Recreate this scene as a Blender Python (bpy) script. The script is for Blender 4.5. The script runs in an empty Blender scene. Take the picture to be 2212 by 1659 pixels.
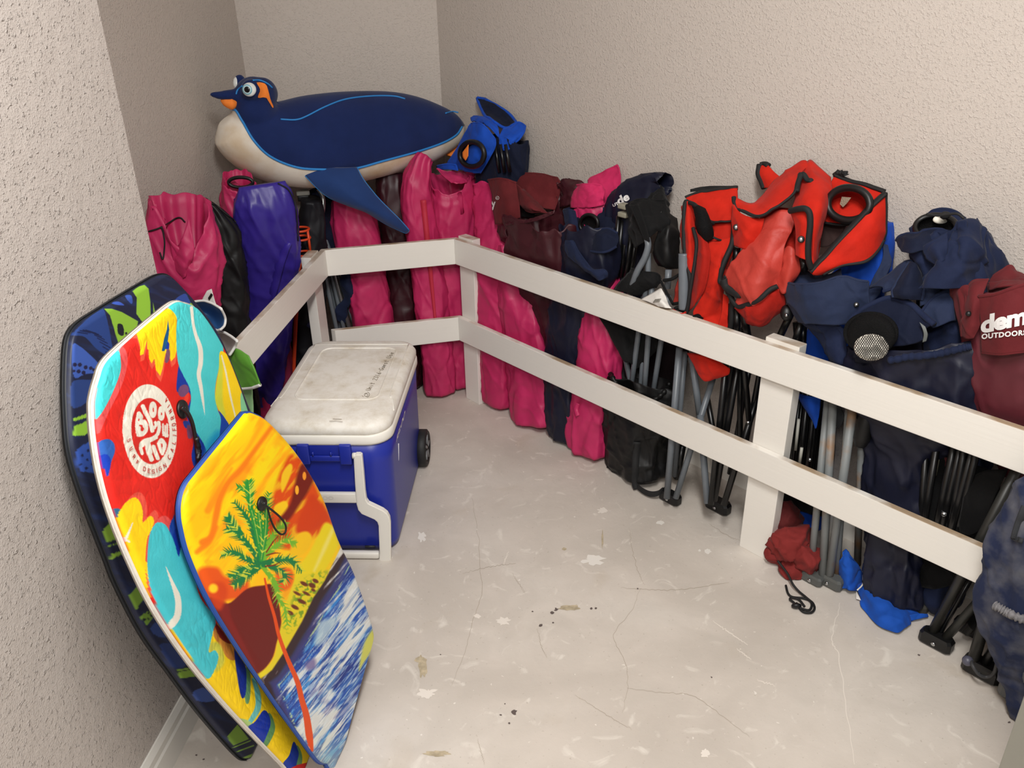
import bpy, bmesh, math, random
import numpy as np
from mathutils import Vector, Matrix
from mathutils.bvhtree import BVHTree

# ------------------------------------------------------------------ camera
SC = bpy.context.scene
COL = SC.collection
CAMH, FPX, PITCH, ROLL = 1.55, 1785.7, math.radians(26.407), math.radians(-1.217)
CX, CY = 1106.0, 829.5
_f = np.array([0, math.cos(PITCH), -math.sin(PITCH)])
_r0 = np.array([1.0, 0, 0]); _u0 = np.array([0, math.sin(PITCH), math.cos(PITCH)])
_r = math.cos(ROLL)*_r0 + math.sin(ROLL)*_u0
_u = -math.sin(ROLL)*_r0 + math.cos(ROLL)*_u0
EYE = np.array([0, 0, CAMH])
cam = bpy.data.cameras.new('camera'); cam.sensor_width = 36; cam.sensor_fit = 'HORIZONTAL'
cam.lens = FPX/2212*36; cam.clip_start = .05
camo = bpy.data.objects.new('camera', cam); COL.objects.link(camo)
camo.matrix_world = Matrix(((_r[0], _u[0], -_f[0], 0), (_r[1], _u[1], -_f[1], 0), (_r[2], _u[2], -_f[2], CAMH), (0, 0, 0, 1)))
SC.camera = camo
# ------------------------------------------------------------------ light and exposure
W = bpy.data.worlds.new('world'); SC.world = W; W.use_nodes = True
W.node_tree.nodes['Background'].inputs[0].default_value = (1.0, .99, .975, 1)
W.node_tree.nodes['Background'].inputs[1].default_value = .44
def area(name, loc, target, sx, sy, power, col):
    l = bpy.data.lights.new(name, 'AREA'); l.shape = 'RECTANGLE'; l.size = sx; l.size_y = sy; l.energy = power; l.color = col
    o = bpy.data.objects.new(name, l); COL.objects.link(o); o.location = loc
    o.rotation_euler = (Vector(target)-Vector(loc)).to_track_quat('-Z', 'Y').to_euler()
    return o
area('overhead_light', (.12, .5, 2.5), (.12, 1.2, 0), .25, .9, 50, (1, .988, .965))
area('overhead_light', (-.3, -.9, 2.58), (0, 1.5, .5), .9, .3, 48, (1, .988, .965))  # fill lamp added behind the camera, no fixture seen there
SC.view_settings.view_transform = 'Standard'; SC.view_settings.look = 'None'
SC.view_settings.exposure = -0.06; SC.view_settings.gamma = 1.0; SC.view_settings.use_curve_mapping = False
# ------------------------------------------------------------------ picture geometry: points of the photograph to places in the room
def nz(v): return v/np.linalg.norm(v)
def ray(x, y): return _f + _r*(x-CX)/FPX - _u*(y-CY)/FPX
def proj(P):
    P = np.asarray(P, float)-EYE; z = P@_f
    return CX+FPX*(P@_r)/z, CY-FPX*(P@_u)/z
def zdist(P): return float((np.asarray(P)-EYE)@_f)
def onpl(x, y, p0, n):
    d = ray(x, y); return EYE+d*(((p0-EYE)@n)/(d@n))
def FZ(x, y, z=0.0):
    d = ray(x, y); return EYE+d*((z-CAMH)/d[2])
def FY(x, y, yy):
    d = ray(x, y); return EYE+d*(yy/d[1])
aL, aR, aB = math.radians(5.097), math.radians(-40.5117), math.radians(76.9)
dL = np.array([math.sin(aL), math.cos(aL), 0]); nL = np.array([-dL[1], dL[0], 0])      # left rail: direction away, normal to the wall
dR = np.array([math.sin(aR), math.cos(aR), 0]); nR = np.array([dR[1], -dR[0], 0])      # right rail
dB = np.array([math.sin(aB), math.cos(aB), 0]); nB = np.array([-dB[1], dB[0], 0])      # back rail
KR = np.array([-.203, 2.988, 0]); KL = np.array([-.6615, 2.8805, 0])                   # rail corners
def FR(x, y, o=0.): return onpl(x, y, KR+nR*o, nR)
def FB(x, y, o=0.): return onpl(x, y, KR+nB*o, nB)
def FL(x, y, o=0.): return onpl(x, y, KL+nL*o, nL)
def zm(x0, y0, s): return lambda x, y: (x0+x/s, y0+y/s)
ID = lambda x, y: (x, y)
# ------------------------------------------------------------------ numpy noise
_rs = np.random.RandomState(7)
_perm = np.concatenate([_rs.permutation(256)]*3)
_grad = _rs.normal(size=(256, 3)); _grad /= np.linalg.norm(_grad, axis=1)[:, None]
def perlin(P):
    P = np.asarray(P, float); i = np.floor(P).astype(int); f = P-i; w = f*f*f*(f*(f*6-15)+10); i &= 255
    out = np.zeros(P.shape[:-1])
    for dx in (0, 1):
        for dy in (0, 1):
            for dz in (0, 1):
                h = _perm[_perm[_perm[i[..., 0]+dx]+i[..., 1]+dy]+i[..., 2]+dz]
                g = _grad[h]
                d = g[..., 0]*(f[..., 0]-dx)+g[..., 1]*(f[..., 1]-dy)+g[..., 2]*(f[..., 2]-dz)
                out += d*(w[..., 0] if dx else 1-w[..., 0])*(w[..., 1] if dy else 1-w[..., 1])*(w[..., 2] if dz else 1-w[..., 2])
    return out*1.6
def fbm(P, o=3):
    s = 0; a = 1.
    for k in range(o): s = s+a*perlin(np.asarray(P)*2**k+k*17.3); a *= .5
    return s
def ridge(P): return 1-2*np.abs(perlin(P))
def crs(P, t=.72): return np.clip((ridge(P)-t)/(1-t), 0, 1)**1.3
# ------------------------------------------------------------------ materials
def lin(c):
    out = []
    for v in c[:3]:
        v /= 255.; out.append(v/12.92 if v <= .04045 else ((v+.055)/1.055)**2.4)
    return out
MATS = {}
def M(name, col=(128, 128, 128), rough=.55, metal=0., spec=.5, var=0., vscale=8., bump=0., bscale=40., bdist=.004, btype='NOISE', bdetail=3., attr=None, sheen=0., alpha=None):
    if name in MATS: return MATS[name]
    m = bpy.data.materials.new(name); m.use_nodes = True; nt = m.node_tree; b = nt.nodes['Principled BSDF']
    c = (*lin(col), 1)
    b.inputs['Base Color'].default_value = c; b.inputs['Roughness'].default_value = rough; b.inputs['Metallic'].default_value = metal
    b.inputs['Specular IOR Level'].default_value = spec
    if sheen: b.inputs['Sheen Weight'].default_value = sheen
    tc = nt.nodes.new('ShaderNodeTexCoord')
    if attr:
        a = nt.nodes.new('ShaderNodeVertexColor'); a.layer_name = attr; nt.links.new(a.outputs[0], b.inputs['Base Color'])
    elif var:
        n = nt.nodes.new('ShaderNodeTexNoise'); n.inputs['Scale'].default_value = vscale; n.inputs['Detail'].default_value = 5
        nt.links.new(tc.outputs['Object'], n.inputs['Vector'])
        r = nt.nodes.new('ShaderNodeValToRGB'); r.color_ramp.elements[0].position = .32; r.color_ramp.elements[1].position = .7
        r.color_ramp.elements[0].color = (*[v*(1-var) for v in c[:3]], 1); r.color_ramp.elements[1].color = (*[min(1, v*(1+var)) for v in c[:3]], 1)
        nt.links.new(n.outputs['Fac'], r.inputs['Fac']); nt.links.new(r.outputs[0], b.inputs['Base Color'])
    if bump:
        n = nt.nodes.new('ShaderNodeTexNoise'); n.inputs['Scale'].default_value = bscale; n.inputs['Detail'].default_value = bdetail
        if btype == 'RIDGE':
            n.noise_type = 'RIDGED_MULTIFRACTAL'; n.normalize = True
        nt.links.new(tc.outputs['Object'], n.inputs['Vector'])
        bp = nt.nodes.new('ShaderNodeBump'); bp.inputs['Strength'].default_value = bump; bp.inputs['Distance'].default_value = bdist
        nt.links.new(n.outputs['Fac'], bp.inputs['Height']); nt.links.new(bp.outputs[0], b.inputs['Normal'])
    MATS[name] = m
    return m
def NY(name, col, rough=.42, spec=.38):    # coated nylon cloth
    return M(name, col, rough+.08, spec=spec, var=.10, vscale=14, bump=.32, bscale=24, bdist=.005, bdetail=4, btype='RIDGE')
def CV(name, col, rough=.8):              # canvas
    return M(name, col, rough, spec=.16, var=.14, vscale=16, bump=.5, bscale=60, bdist=.003, bdetail=4, sheen=.04)
# ------------------------------------------------------------------ objects
def wl(o):
    p = np.zeros(3)
    while o is not None: p = p+np.array(o.location); o = o.parent
    return p
def tag(o, label=None, cat=None, group=None, kind=None):
    if label: o['label'] = label
    if cat: o['category'] = cat
    if group: o['group'] = group
    if kind: o['kind'] = kind
    return o
def thing(name, label, cat, loc, group=None):
    o = bpy.data.objects.new(name, None); COL.objects.link(o); o.location = tuple(float(v) for v in loc); o.empty_display_size = .05
    return tag(o, label, cat, group)
def mk(name, V, Fc, mats, parent=None, smooth=True, fm=None, label=None):
    V = np.asarray(V, float)
    if parent is not None: V = V-wl(parent)
    me = bpy.data.meshes.new(name); me.from_pydata(V.tolist(), [], Fc)
    if not isinstance(mats, (list, tuple)): mats = [mats]
    for m in mats: me.materials.append(m)
    if fm is not None: me.polygons.foreach_set('material_index', np.asarray(fm, dtype=np.int32))
    me.polygons.foreach_set('use_smooth', np.full(len(me.polygons), bool(smooth)))
    me.update()
    o = bpy.data.objects.new(name, me); COL.objects.link(o)
    if parent is not None: o.parent = parent
    if label: o['label'] = label
    return o
def joinm(*parts):
    V = []; Fc = []; fm = []; n = 0
    for k, (v, f) in enumerate(parts):
        V.append(np.asarray(v, float)); Fc += [tuple(i+n for i in q) for q in f]; fm += [k]*len(f); n += len(v)
    return np.concatenate(V), Fc, fm
def catmull(P, n):
    P = np.asarray(P, float); m = len(P)
    if m == 1: return np.repeat(P, n, 0)
    t = np.linspace(0, m-1, n); i = np.minimum(t.astype(int), m-2); f = (t-i)[:, None]
    g = lambda k: P[np.clip(k, 0, m-1)]
    p0 = np.where((i == 0)[:, None], 2*P[0]-P[1], g(i-1)); p1 = g(i); p2 = g(i+1); p3 = np.where((i+2 > m-1)[:, None], 2*P[-1]-P[-2], g(i+2))
    return .5*((2*p1)+(-p0+p2)*f+(2*p0-5*p1+4*p2-p3)*f*f+(-p0+3*p1-3*p2+p3)*f**3)
def catclosed(P, n):
    P = np.asarray(P, float); m = len(P); t = np.linspace(0, m, n, endpoint=False); i = t.astype(int); f = (t-i)[:, None]
    g = lambda k: P[k % m]
    p0, p1, p2, p3 = g(i-1), g(i), g(i+1), g(i+2)
    return .5*((2*p1)+(-p0+p2)*f+(2*p0-5*p1+4*p2-p3)*f*f+(-p0+3*p1-3*p2+p3)*f**3)
def frames(P, closed=False):
    P = np.asarray(P, float); T = np.gradient(P, axis=0)
    if closed: T = np.roll(P, -1, 0)-np.roll(P, 1, 0)
    T /= np.maximum(np.linalg.norm(T, axis=1), 1e-9)[:, None]
    a = np.array([0, 0, 1.]) if abs(T[0][2]) < .9 else np.array([1., 0, 0])
    N = np.zeros_like(P); n = nz(np.cross(T[0], a))
    for k in range(len(P)):
        n = n-T[k]*(n@T[k]); n = nz(n); N[k] = n
    return T, N, np.cross(T, N)
def tube(P, r, seg=10, closed=False, flat=1.):
    P = np.asarray(P, float); T, N, B = frames(P, closed); n = len(P); r = np.broadcast_to(np.asarray(r, float), (n,))
    a = np.linspace(0, 2*math.pi, seg, endpoint=False)
    V = (P[:, None]+r[:, None, None]*(np.cos(a)[None, :, None]*N[:, None]+flat*np.sin(a)[None, :, None]*B[:, None])).reshape(-1, 3)
    Fc = []
    for i in range(n if closed else n-1):
        j = (i+1) % n
        for k in range(seg): Fc.append((i*seg+k, i*seg+(k+1) % seg, j*seg+(k+1) % seg, j*seg+k))
    if not closed:
        Fc.append(tuple(range(seg-1, -1, -1))); Fc.append(tuple((n-1)*seg+k for k in range(seg)))
    return V, Fc
def box(o, ax, ay, az, bev=0.):
    """box from corner o with edge vectors; bev chamfers every edge"""
    o, ax, ay, az = (np.asarray(v, float) for v in (o, ax, ay, az))
    bm = bmesh.new(); vs = {}
    for i in (0, 1):
        for j in (0, 1):
            for k in (0, 1): vs[i, j, k] = bm.verts.new(o+ax*i+ay*j+az*k)
    for q in (((0,0,0),(0,1,0),(1,1,0),(1,0,0)), ((0,0,1),(1,0,1),(1,1,1),(0,1,1)), ((0,0,0),(1,0,0),(1,0,1),(0,0,1)),
              ((0,1,0),(0,1,1),(1,1,1),(1,1,0)), ((0,0,0),(0,0,1),(0,1,1),(0,1,0)), ((1,0,0),(1,1,0),(1,1,1),(1,0,1))):
        bm.faces.new([vs[p] for p in q])
    bmesh.ops.recalc_face_normals(bm, faces=bm.faces)
    if bev: bmesh.ops.bevel(bm, geom=bm.edges[:], offset=bev, segments=2, profile=.6, affect='EDGES')
    bm.verts.index_update()
    V = np.array([v.co[:] for v in bm.verts]); Fc = [tuple(v.index for v in f.verts) for f in bm.faces]; bm.free()
    return V, Fc
def extrude(poly, n, t):
    """planar 3D polygon extruded along n*t"""
    P = np.asarray(poly, float); m = len(P); n = np.asarray(n, float)
    V = np.concatenate([P, P+n*t]); Fc = [tuple(range(m-1, -1, -1)), tuple(range(m, 2*m))]
    for i in range(m): j = (i+1) % m; Fc.append((i, j, j+m, i+m))
    return V, Fc
def lathe(c, axis, prof, seg=32, ref=(0, 0, 1)):
    c = np.asarray(c, float); axis = nz(np.asarray(axis, float)); ref = np.asarray(ref, float)
    if abs(axis@nz(ref)) > .95: ref = np.array([1., 0, 0])
    e1 = nz(np.cross(axis, ref)); e2 = np.cross(axis, e1); a = np.linspace(0, 2*math.pi, seg, endpoint=False)
    V = np.concatenate([c+axis*h+r*(np.cos(a)[:, None]*e1+np.sin(a)[:, None]*e2) for r, h in prof]); Fc = []
    for i in range(len(prof)-1):
        for k in range(seg): Fc.append((i*seg+k, i*seg+(k+1) % seg, (i+1)*seg+(k+1) % seg, (i+1)*seg+k))
    Fc.append(tuple(range(seg-1, -1, -1))); Fc.append(tuple((len(prof)-1)*seg+k for k in range(seg)))
    return V, Fc
# -------- surface lookup (for straps, prints and piping laid on a shape)
_bv = {}
def bvh(o):
    if o.name not in _bv:
        w = wl(o); me = o.data
        _bv[o.name] = BVHTree.FromPolygons([tuple(np.array(v.co)+w) for v in me.vertices], [tuple(p.vertices) for p in me.polygons])
    return _bv[o.name]
def hit(os_, x, y, lift=.002, back=None):
    d = ray(x, y); d = d/np.linalg.norm(d); best = None
    for o in (os_ if isinstance(os_, (list, tuple)) else [os_]):
        h = bvh(o).ray_cast(Vector(EYE), Vector(d))
        if h[0] is not None and (best is None or h[3] < best[3]): best = h
    if best is None: return back
    n = np.array(best[1]); n = n if n@d < 0 else -n
    return np.array(best[0])+(n*.5-d*.5)*lift
def surf_path(os_, pts, n=40, lift=.003):
    P = catmull([(p[0], p[1], 0) for p in pts], n)[:, :2]; out = []; last = None
    for x, y in P:
        h = hit(os_, x, y, lift)
        if h is None:
            if last is None: continue
            h = EYE+ray(x, y)*zdist(last)
        out.append(h); last = h
    if len(out) < 2: return catmull(np.array([FR(p[0], p[1], .1) for p in pts]), n)
    return np.array(out) if len(out) == n else catmull(np.array(out), n)
def smooth_path(P, it=2):
    P = P.copy()
    for _ in range(it): P[1:-1] = .25*P[:-2]+.5*P[1:-1]+.25*P[2:]
    return P
def piping(name, os_, pts, r, mat, parent, n=50, lift=.002, it=2):
    P = smooth_path(surf_path(os_, pts, n, lift), it); return mk(name, *tube(P, r, 8), mat, parent)
def sribbon(name, os_, pts, wpx, mat, parent, n=30, lift=.004, th=.002, label=None):
    P2 = catmull([(p[0], p[1], 0) for p in pts], n)[:, :2]; d = np.gradient(P2, axis=0); d /= np.linalg.norm(d, axis=1)[:, None]
    nn = np.stack([-d[:, 1], d[:, 0]], 1); wp = np.broadcast_to(np.asarray(wpx, float), (n,)) if np.ndim(wpx) == 0 else np.interp(np.linspace(0, 1, n), np.linspace(0, 1, len(wpx)), wpx)
    base = smooth_path(surf_path(os_, pts, n, lift), 3)
    if len(base) != n: base = catmull(base, n)
    V = []
    for k in range(n):
        z = zdist(base[k])
        for s in (-.5, .5): V.append(EYE+ray(*(P2[k]+nn[k]*s*wp[k]))*z)
    V = np.array(V); back = V+nz(_f)*th
    Fc = [(2*k, 2*k+1, 2*k+3, 2*k+2) for k in range(n-1)]
    m = 2*n; Fc2 = [(m+2*k+2, m+2*k+3, m+2*k+1, m+2*k) for k in range(n-1)]
    sd = [(2*k+2, m+2*k+2, m+2*k, 2*k) for k in range(n-1)]+[(2*k+1, m+2*k+1, m+2*k+3, 2*k+3) for k in range(n-1)]
    return mk(name, np.concatenate([V, back]), Fc+Fc2+sd+[(0, m, m+1, 1), (m-2, m-1, 2*m-1, 2*m-2)], mat, parent, label=label)
# -------- cloth sheets
def grid3(fr, zf, rows): return [[fr(*zf(p[0], p[1]), p[2]) for p in r] for r in rows]
def patch(name, rows, mat, parent, nu=30, nv=34, th=.003, wr=.006, ws=11., seed=0, pillow=0., label=None):
    """cloth sheet through a grid of 3D points, with folds and thickness; returns object and its grid"""
    n = max(len(r) for r in rows); R = np.array([catmull(r, nu) for r in rows])
    G = np.array([catmull(R[:, k], nv) for k in range(nu)]).transpose(1, 0, 2)        # nv x nu x 3
    du = np.gradient(G, axis=1); dv = np.gradient(G, axis=0); N = np.cross(du, dv); N /= np.maximum(np.linalg.norm(N, axis=2), 1e-9)[..., None]
    to = EYE-G; s = np.sign((N*to).sum(2).mean()); N = N*(s if s else 1)
    q = G*ws+seed*3.7
    q2 = np.stack([q[..., 0]*.8+q[..., 2]*.5, q[..., 1]*.8, q[..., 2]*.45], -1)
    G = G+N*(wr*(.65*ridge(q2)-.2+.5*perlin(q*.6)+.2*ridge(q*2.3)+.55*crs(np.stack([q2[..., 0]*1.1+q2[..., 2], q2[..., 1]*1.1-q2[..., 0]*.5, q2[..., 2]+7], -1))-.4*crs(q*.9+31)))[..., None]
    e = np.full(G.shape[:2], th)
    if pillow:
        a = np.sin(np.linspace(0, math.pi, nv))[:, None]**.6*np.sin(np.linspace(0, math.pi, nu))[None]**.6; e = e+pillow*a
    F1 = G+N*(e/2)[..., None]; F2 = G-N*(e/2)[..., None]
    V = np.concatenate([F1.reshape(-1, 3), F2.reshape(-1, 3)]); m = nu*nv; Fc = []
    I = lambda j, i: j*nu+i
    for j in range(nv-1):
        for i in range(nu-1):
            Fc.append((I(j, i), I(j, i+1), I(j+1, i+1), I(j+1, i))); Fc.append((m+I(j+1, i), m+I(j+1, i+1), m+I(j, i+1), m+I(j, i)))
    for i in range(nu-1):
        Fc.append((I(0, i+1), I(0, i), m+I(0, i), m+I(0, i+1))); Fc.append((I(nv-1, i), I(nv-1, i+1), m+I(nv-1, i+1), m+I(nv-1, i)))
    for j in range(nv-1):
        Fc.append((I(j, 0), I(j+1, 0), m+I(j+1, 0), m+I(j, 0))); Fc.append((I(j+1, nu-1), I(j, nu-1), m+I(j, nu-1), m+I(j+1, nu-1)))
    o = mk(name, V, Fc, mat, parent, label=label)
    return o, G
def edge(G, which):
    return {'t': G[0], 'b': G[-1], 'l': G[:, 0], 'r': G[:, -1]}[which]
def hem(name, G, whichs, r, mat, parent, flat=1.):
    for w in whichs: mk(name, *tube(smooth_path(np.asarray(edge(G, w)), 1), r, 8, flat=flat), mat, parent)
def spine3(fr, zf, pts): return np.array([fr(*zf(p[0], p[1]), p[2]) for p in pts])
def bagmesh(C, hw, hd, seed=0, top='open', amp=1., nst=104, nseg=96, indepth=.10, rim=.014, bot=.86, pleat=0., tilt=0., along=None, notch=None):
    """cloth bag swept along the line C (bottom to top) with half widths hw and half depths hd"""
    C = np.asarray(C, float); t0 = np.concatenate([[0], np.cumsum(np.linalg.norm(np.diff(C, axis=0), axis=1))]); L = t0[-1]
    s = np.linspace(0, 1, nst); S = catmull(C, nst*2); ts = np.concatenate([[0], np.cumsum(np.linalg.norm(np.diff(S, axis=0), axis=1))]); ts /= ts[-1]
    P = np.stack([np.interp(s, ts, S[:, k]) for k in range(3)], 1)
    HW = np.interp(s, t0/L, hw); HD = np.interp(s, t0/L, hd)
    k = 5; ker = np.ones(k)/k
    HW = np.convolve(np.pad(HW, k//2, 'edge'), ker, 'valid'); HD = np.convolve(np.pad(HD, k//2, 'edge'), ker, 'valid')
    T = np.gradient(P, axis=0); T /= np.linalg.norm(T, axis=1)[:, None]
    v = P-EYE; v[:, 2] *= .3; v /= np.linalg.norm(v, axis=1)[:, None]
    A = np.cross(T, v); A /= np.linalg.norm(A, axis=1)[:, None]
    if along is not None:
        A1 = along[None]-T*(T@along)[:, None]; A1 /= np.linalg.norm(A1, axis=1)[:, None]; HW = HW/np.maximum(.55, np.abs((A1*A).sum(1))); A = A1
    B = np.cross(A, T)
    a = np.linspace(0, 2*math.pi, nseg, endpoint=False); ex = .82
    ca = np.sign(np.cos(a))*np.abs(np.cos(a))**ex; sa = np.sign(np.sin(a))*np.abs(np.sin(a))**ex
    br = np.clip(s/.035, 0, 1); end = bot+(1-bot)*np.sqrt(1-(1-br)**2)
    q = P[:, None]+HW[:, None, None]*end[:, None, None]*ca[None, :, None]*A[:, None]+HD[:, None, None]*end[:, None, None]*sa[None, :, None]*B[:, None]
    O = ca[None, :, None]*A[:, None]*.8+sa[None, :, None]*B[:, None]; O /= np.maximum(np.linalg.norm(O, axis=2), 1e-6)[..., None]
    arc = a[None]/(2*math.pi)*6*(HW.mean()+HD.mean())/.2; ln = (s*L)[:, None]
    sd = seed*5.31
    w1 = np.stack([arc*1.5+0*ln+sd, ln*2.2+arc*.25, 0*arc+0*ln+sd], -1); w2 = np.stack([arc*2.2+ln*5, ln*5-arc*1.2, 0*arc+0*ln+sd*1.7], -1)
    blend = np.minimum(np.minimum(a, 2*math.pi-a)/.5, 1)[None]      # hides the seam of the unrolled coordinates
    w3 = np.stack([q[..., 0]*8+q[..., 2]*3.4, q[..., 1]*8, q[..., 2]*1.5-q[..., 0]*2+sd], -1); w4 = np.stack([q[..., 0]*7-q[..., 2]*4+sd, q[..., 1]*7+3, q[..., 2]*1.8+q[..., 0]*2], -1)
    m = amp*(.0065*ridge(w1)*blend+.0022*ridge(w2)*blend+.0015*ridge(q*9+sd)+.0055*crs(w3, .62)-.004*crs(w4, .66)+.0032*crs(w3*2.1+11, .7)+.0016*crs(q*13+sd*2, .7)-.005)
    sc = np.clip(np.minimum(HW, HD*1.6)/.05, .15, 1.2)[:, None]
    if pleat: m = m+pleat*np.sin(a*11+3*perlin(np.stack([a*2, a*0+sd, a*0], -1)))[None]*np.clip((s-.86)/.14, 0, 1)[:, None]
    q = q+O*(m*sc)[..., None]
    up = T[-1]
    if notch:
        da = (a-notch[0]+math.pi) % (2*math.pi)-math.pi; q = q-(np.clip((s-.62)/.38, 0, 1)[:, None]*(notch[2]*np.clip(1-np.abs(da)/notch[1], 0, 1)**.8)[None])[..., None]*up
    if top == 'open':
        wv = rim*(perlin(np.stack([np.cos(a)*1.5+sd, np.sin(a)*1.5, a*0+sd], -1))+.7*perlin(np.stack([np.cos(a)*3+sd, np.sin(a)*3, a*0], -1)))-tilt*sa
        ww = np.clip((s-.88)/.12, 0, 1)**1.5
        q = q+ww[:, None, None]*wv[None, :, None]*up
        hm = ((s > 1-.028/L)*.0022)[:, None, None]; q = q+O*hm
        rows = [q]; top_ = q[-1]; c = top_.mean(0)
        for dd, ff in ((.004, .975), (.03, .93), (indepth*.55, .84), (indepth, .7), (indepth*1.02, .25)):
            rr = c+(top_-c)*ff-up*dd*(1 if dd > .005 else 0)
            rr = rr+((perlin(rr*16+sd)*.007)*(dd > .01))[:, None]*O[-1]
            rows.append(rr[None])
        q = np.concatenate(rows)
    n = len(q); V = q.reshape(-1, 3); Fc = []
    for i in range(n-1):
        for k2 in range(nseg): Fc.append((i*nseg+k2, i*nseg+(k2+1) % nseg, (i+1)*nseg+(k2+1) % nseg, (i+1)*nseg+k2))
    Fc.append(tuple(range(nseg-1, -1, -1))); Fc.append(tuple((n-1)*nseg+k2 for k2 in range(nseg)))
    return V, Fc
def bag(fr, pts, mat, dep, seed=0, zf=ID, drop=True, name='bag_body', parent=None, lean=.0, **kw):
    """pts: (x, y, off, width in px[, half depth]) bottom to top"""
    C = [fr(*zf(p[0], p[1]), p[2]) for p in pts]; sc = abs(zf(1, 0)[0]-zf(0, 0)[0])
    hw = [p[3]*sc/2*zdist(c)/FPX for p, c in zip(pts, C)]; hd = [(p[4] if len(p) > 4 else dep) for p in pts]
    if drop and C[0][2] > .03:
        d = nz(C[0]-C[1]) if len(C) > 1 else np.array([0, 0, -1.]); d = nz(d*.5+np.array([0, 0, -.8]))
        k = (C[0][2]-.012)/-d[2]; C = [C[0]+d*k]+C; hw = [hw[0]*1.02]+hw; hd = [hd[0]]+hd
    elif drop: C[0][2] = .012
    if 'along' not in kw: kw['along'] = dR if fr is FR else (-dB if fr is FB else None)
    V, Fc = bagmesh(C, hw, hd, seed, **kw)
    V[:, 2] = np.maximum(V[:, 2], .003)
    return V, Fc, C
# -------- lettering from the built-in font, laid on a surface
def textmesh(s, offset=0., cut=None, space=1.):
    cu = bpy.data.curves.new('t', 'FONT'); cu.body = s; cu.size = 1; cu.offset = offset; cu.resolution_u = 4; cu.space_character = space
    o = bpy.data.objects.new('t', cu); COL.objects.link(o)
    dg = bpy.context.evaluated_depsgraph_get(); dg.update()
    me = bpy.data.meshes.new_from_object(o.evaluated_get(dg)); bm = bmesh.new(); bm.from_mesh(me)
    if cut:
        xs = [v.co.x for v in bm.verts]; ys = [v.co.y for v in bm.verts]
        for ax, lo, hi in ((0, min(xs), max(xs)), (1, min(ys), max(ys))):
            p = lo+cut
            while p < hi:
                no = Vector((1, 0, 0)) if ax == 0 else Vector((0, 1, 0))
                bmesh.ops.bisect_plane(bm, geom=bm.verts[:]+bm.edges[:]+bm.faces[:], plane_co=no*p, plane_no=no); p += cut
    bm.verts.index_update()
    V = np.array([v.co[:2] for v in bm.verts]); Fc = [tuple(v.index for v in f.verts) for f in bm.faces]; bm.free()
    bpy.data.objects.remove(o); bpy.data.meshes.remove(me); bpy.data.curves.remove(cu)
    return V, Fc
def surftext(name, os_, s, org, ex, ey, mat, parent, offset=.02, lift=.003, space=1., fb=None, keep=None):
    V2, Fc = textmesh(s, offset, .12, space); org, ex, ey = (np.array(v, float) for v in (org, ex, ey)); V = []; ok = []
    for x, y in V2:
        p = org+ex*x+ey*y; h = hit(os_, p[0], p[1], lift)
        ok.append(h is not None and (keep is None or keep(p))); V.append(h if h is not None else EYE+ray(*p)*2)
    Fc = [f for f in Fc if all(ok[i] for i in f)]
    if not Fc: return None
    o = mk(name, V, Fc, mat, parent, smooth=False); o['kind'] = 'stuff'; return o
# -------- flat strokes on a plane (lettering and thin print)
def strokes(pl, lines, wpx, lift):
    """polylines in px laid as ribbons with round ends on plane pl=(p0,n)"""
    parts = []
    for ln in lines:
        P = np.asarray(ln, float); w = wpx
        for a, b in zip(P[:-1], P[1:]):
            d = b-a; L = np.hypot(*d)
            if L < 1e-6: continue
            d = d/L; nn = np.array([-d[1], d[0]])*w/2; ring = []
            for k in range(7): t = math.pi*(k/6); ring.append(b+nn*math.cos(t)+d*w/2*math.sin(t))
            for k in range(7): t = math.pi*(k/6); ring.append(a-nn*math.cos(t)-d*w/2*math.sin(t))
            parts.append((np.array([onpl(*p, pl[0]+pl[1]*lift, pl[1]) for p in ring]), [tuple(range(14))]))
    V, Fc, _ = joinm(*parts); return V, Fc
# ================================================================== setting
def wallmat(name, col, bs, bump, dist, lo=.5, hi=.72, fine=.35):
    m = M(name, col, .6, spec=.3); nt = m.node_tree; b = nt.nodes['Principled BSDF']
    tc = nt.nodes.new('ShaderNodeTexCoord'); h = None
    for sc, w, l, u in ((bs, 1., lo, hi), (bs*2.3, fine, .45, .75), (bs*.18, .3, .3, .8)):
        n = nt.nodes.new('ShaderNodeTexNoise'); n.inputs['Scale'].default_value = sc; n.inputs['Detail'].default_value = 3; n.inputs['Roughness'].default_value = .55
        nt.links.new(tc.outputs['Object'], n.inputs['Vector'])
        r = nt.nodes.new('ShaderNodeMapRange'); r.interpolation_type = 'SMOOTHSTEP'
        r.inputs['From Min'].default_value = l; r.inputs['From Max'].default_value = u; r.inputs['To Max'].default_value = w
        nt.links.new(n.outputs['Fac'], r.inputs['Value'])
        if h is None: h = r.outputs[0]
        else:
            a = nt.nodes.new('ShaderNodeMath'); a.operation = 'ADD'; nt.links.new(h, a.inputs[0]); nt.links.new(r.outputs[0], a.inputs[1]); h = a.outputs[0]
    bp = nt.nodes.new('ShaderNodeBump'); bp.inputs['Strength'].default_value = bump; bp.inputs['Distance'].default_value = dist
    nt.links.new(h, bp.inputs['Height']); nt.links.new(bp.outputs[0], b.inputs['Normal'])
    return m
m_wall = wallmat('wall_paint', (200, 190, 181), 150, .5, .003)
m_wall_near = wallmat('wall_texture', (190, 181, 174), 125, .85, .0045, .56, .80, .16)
m_white = M('white_paint', (228, 224, 216), .38, spec=.45, var=.03, vscale=6, bump=.12, bscale=30, bdist=.002)
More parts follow.
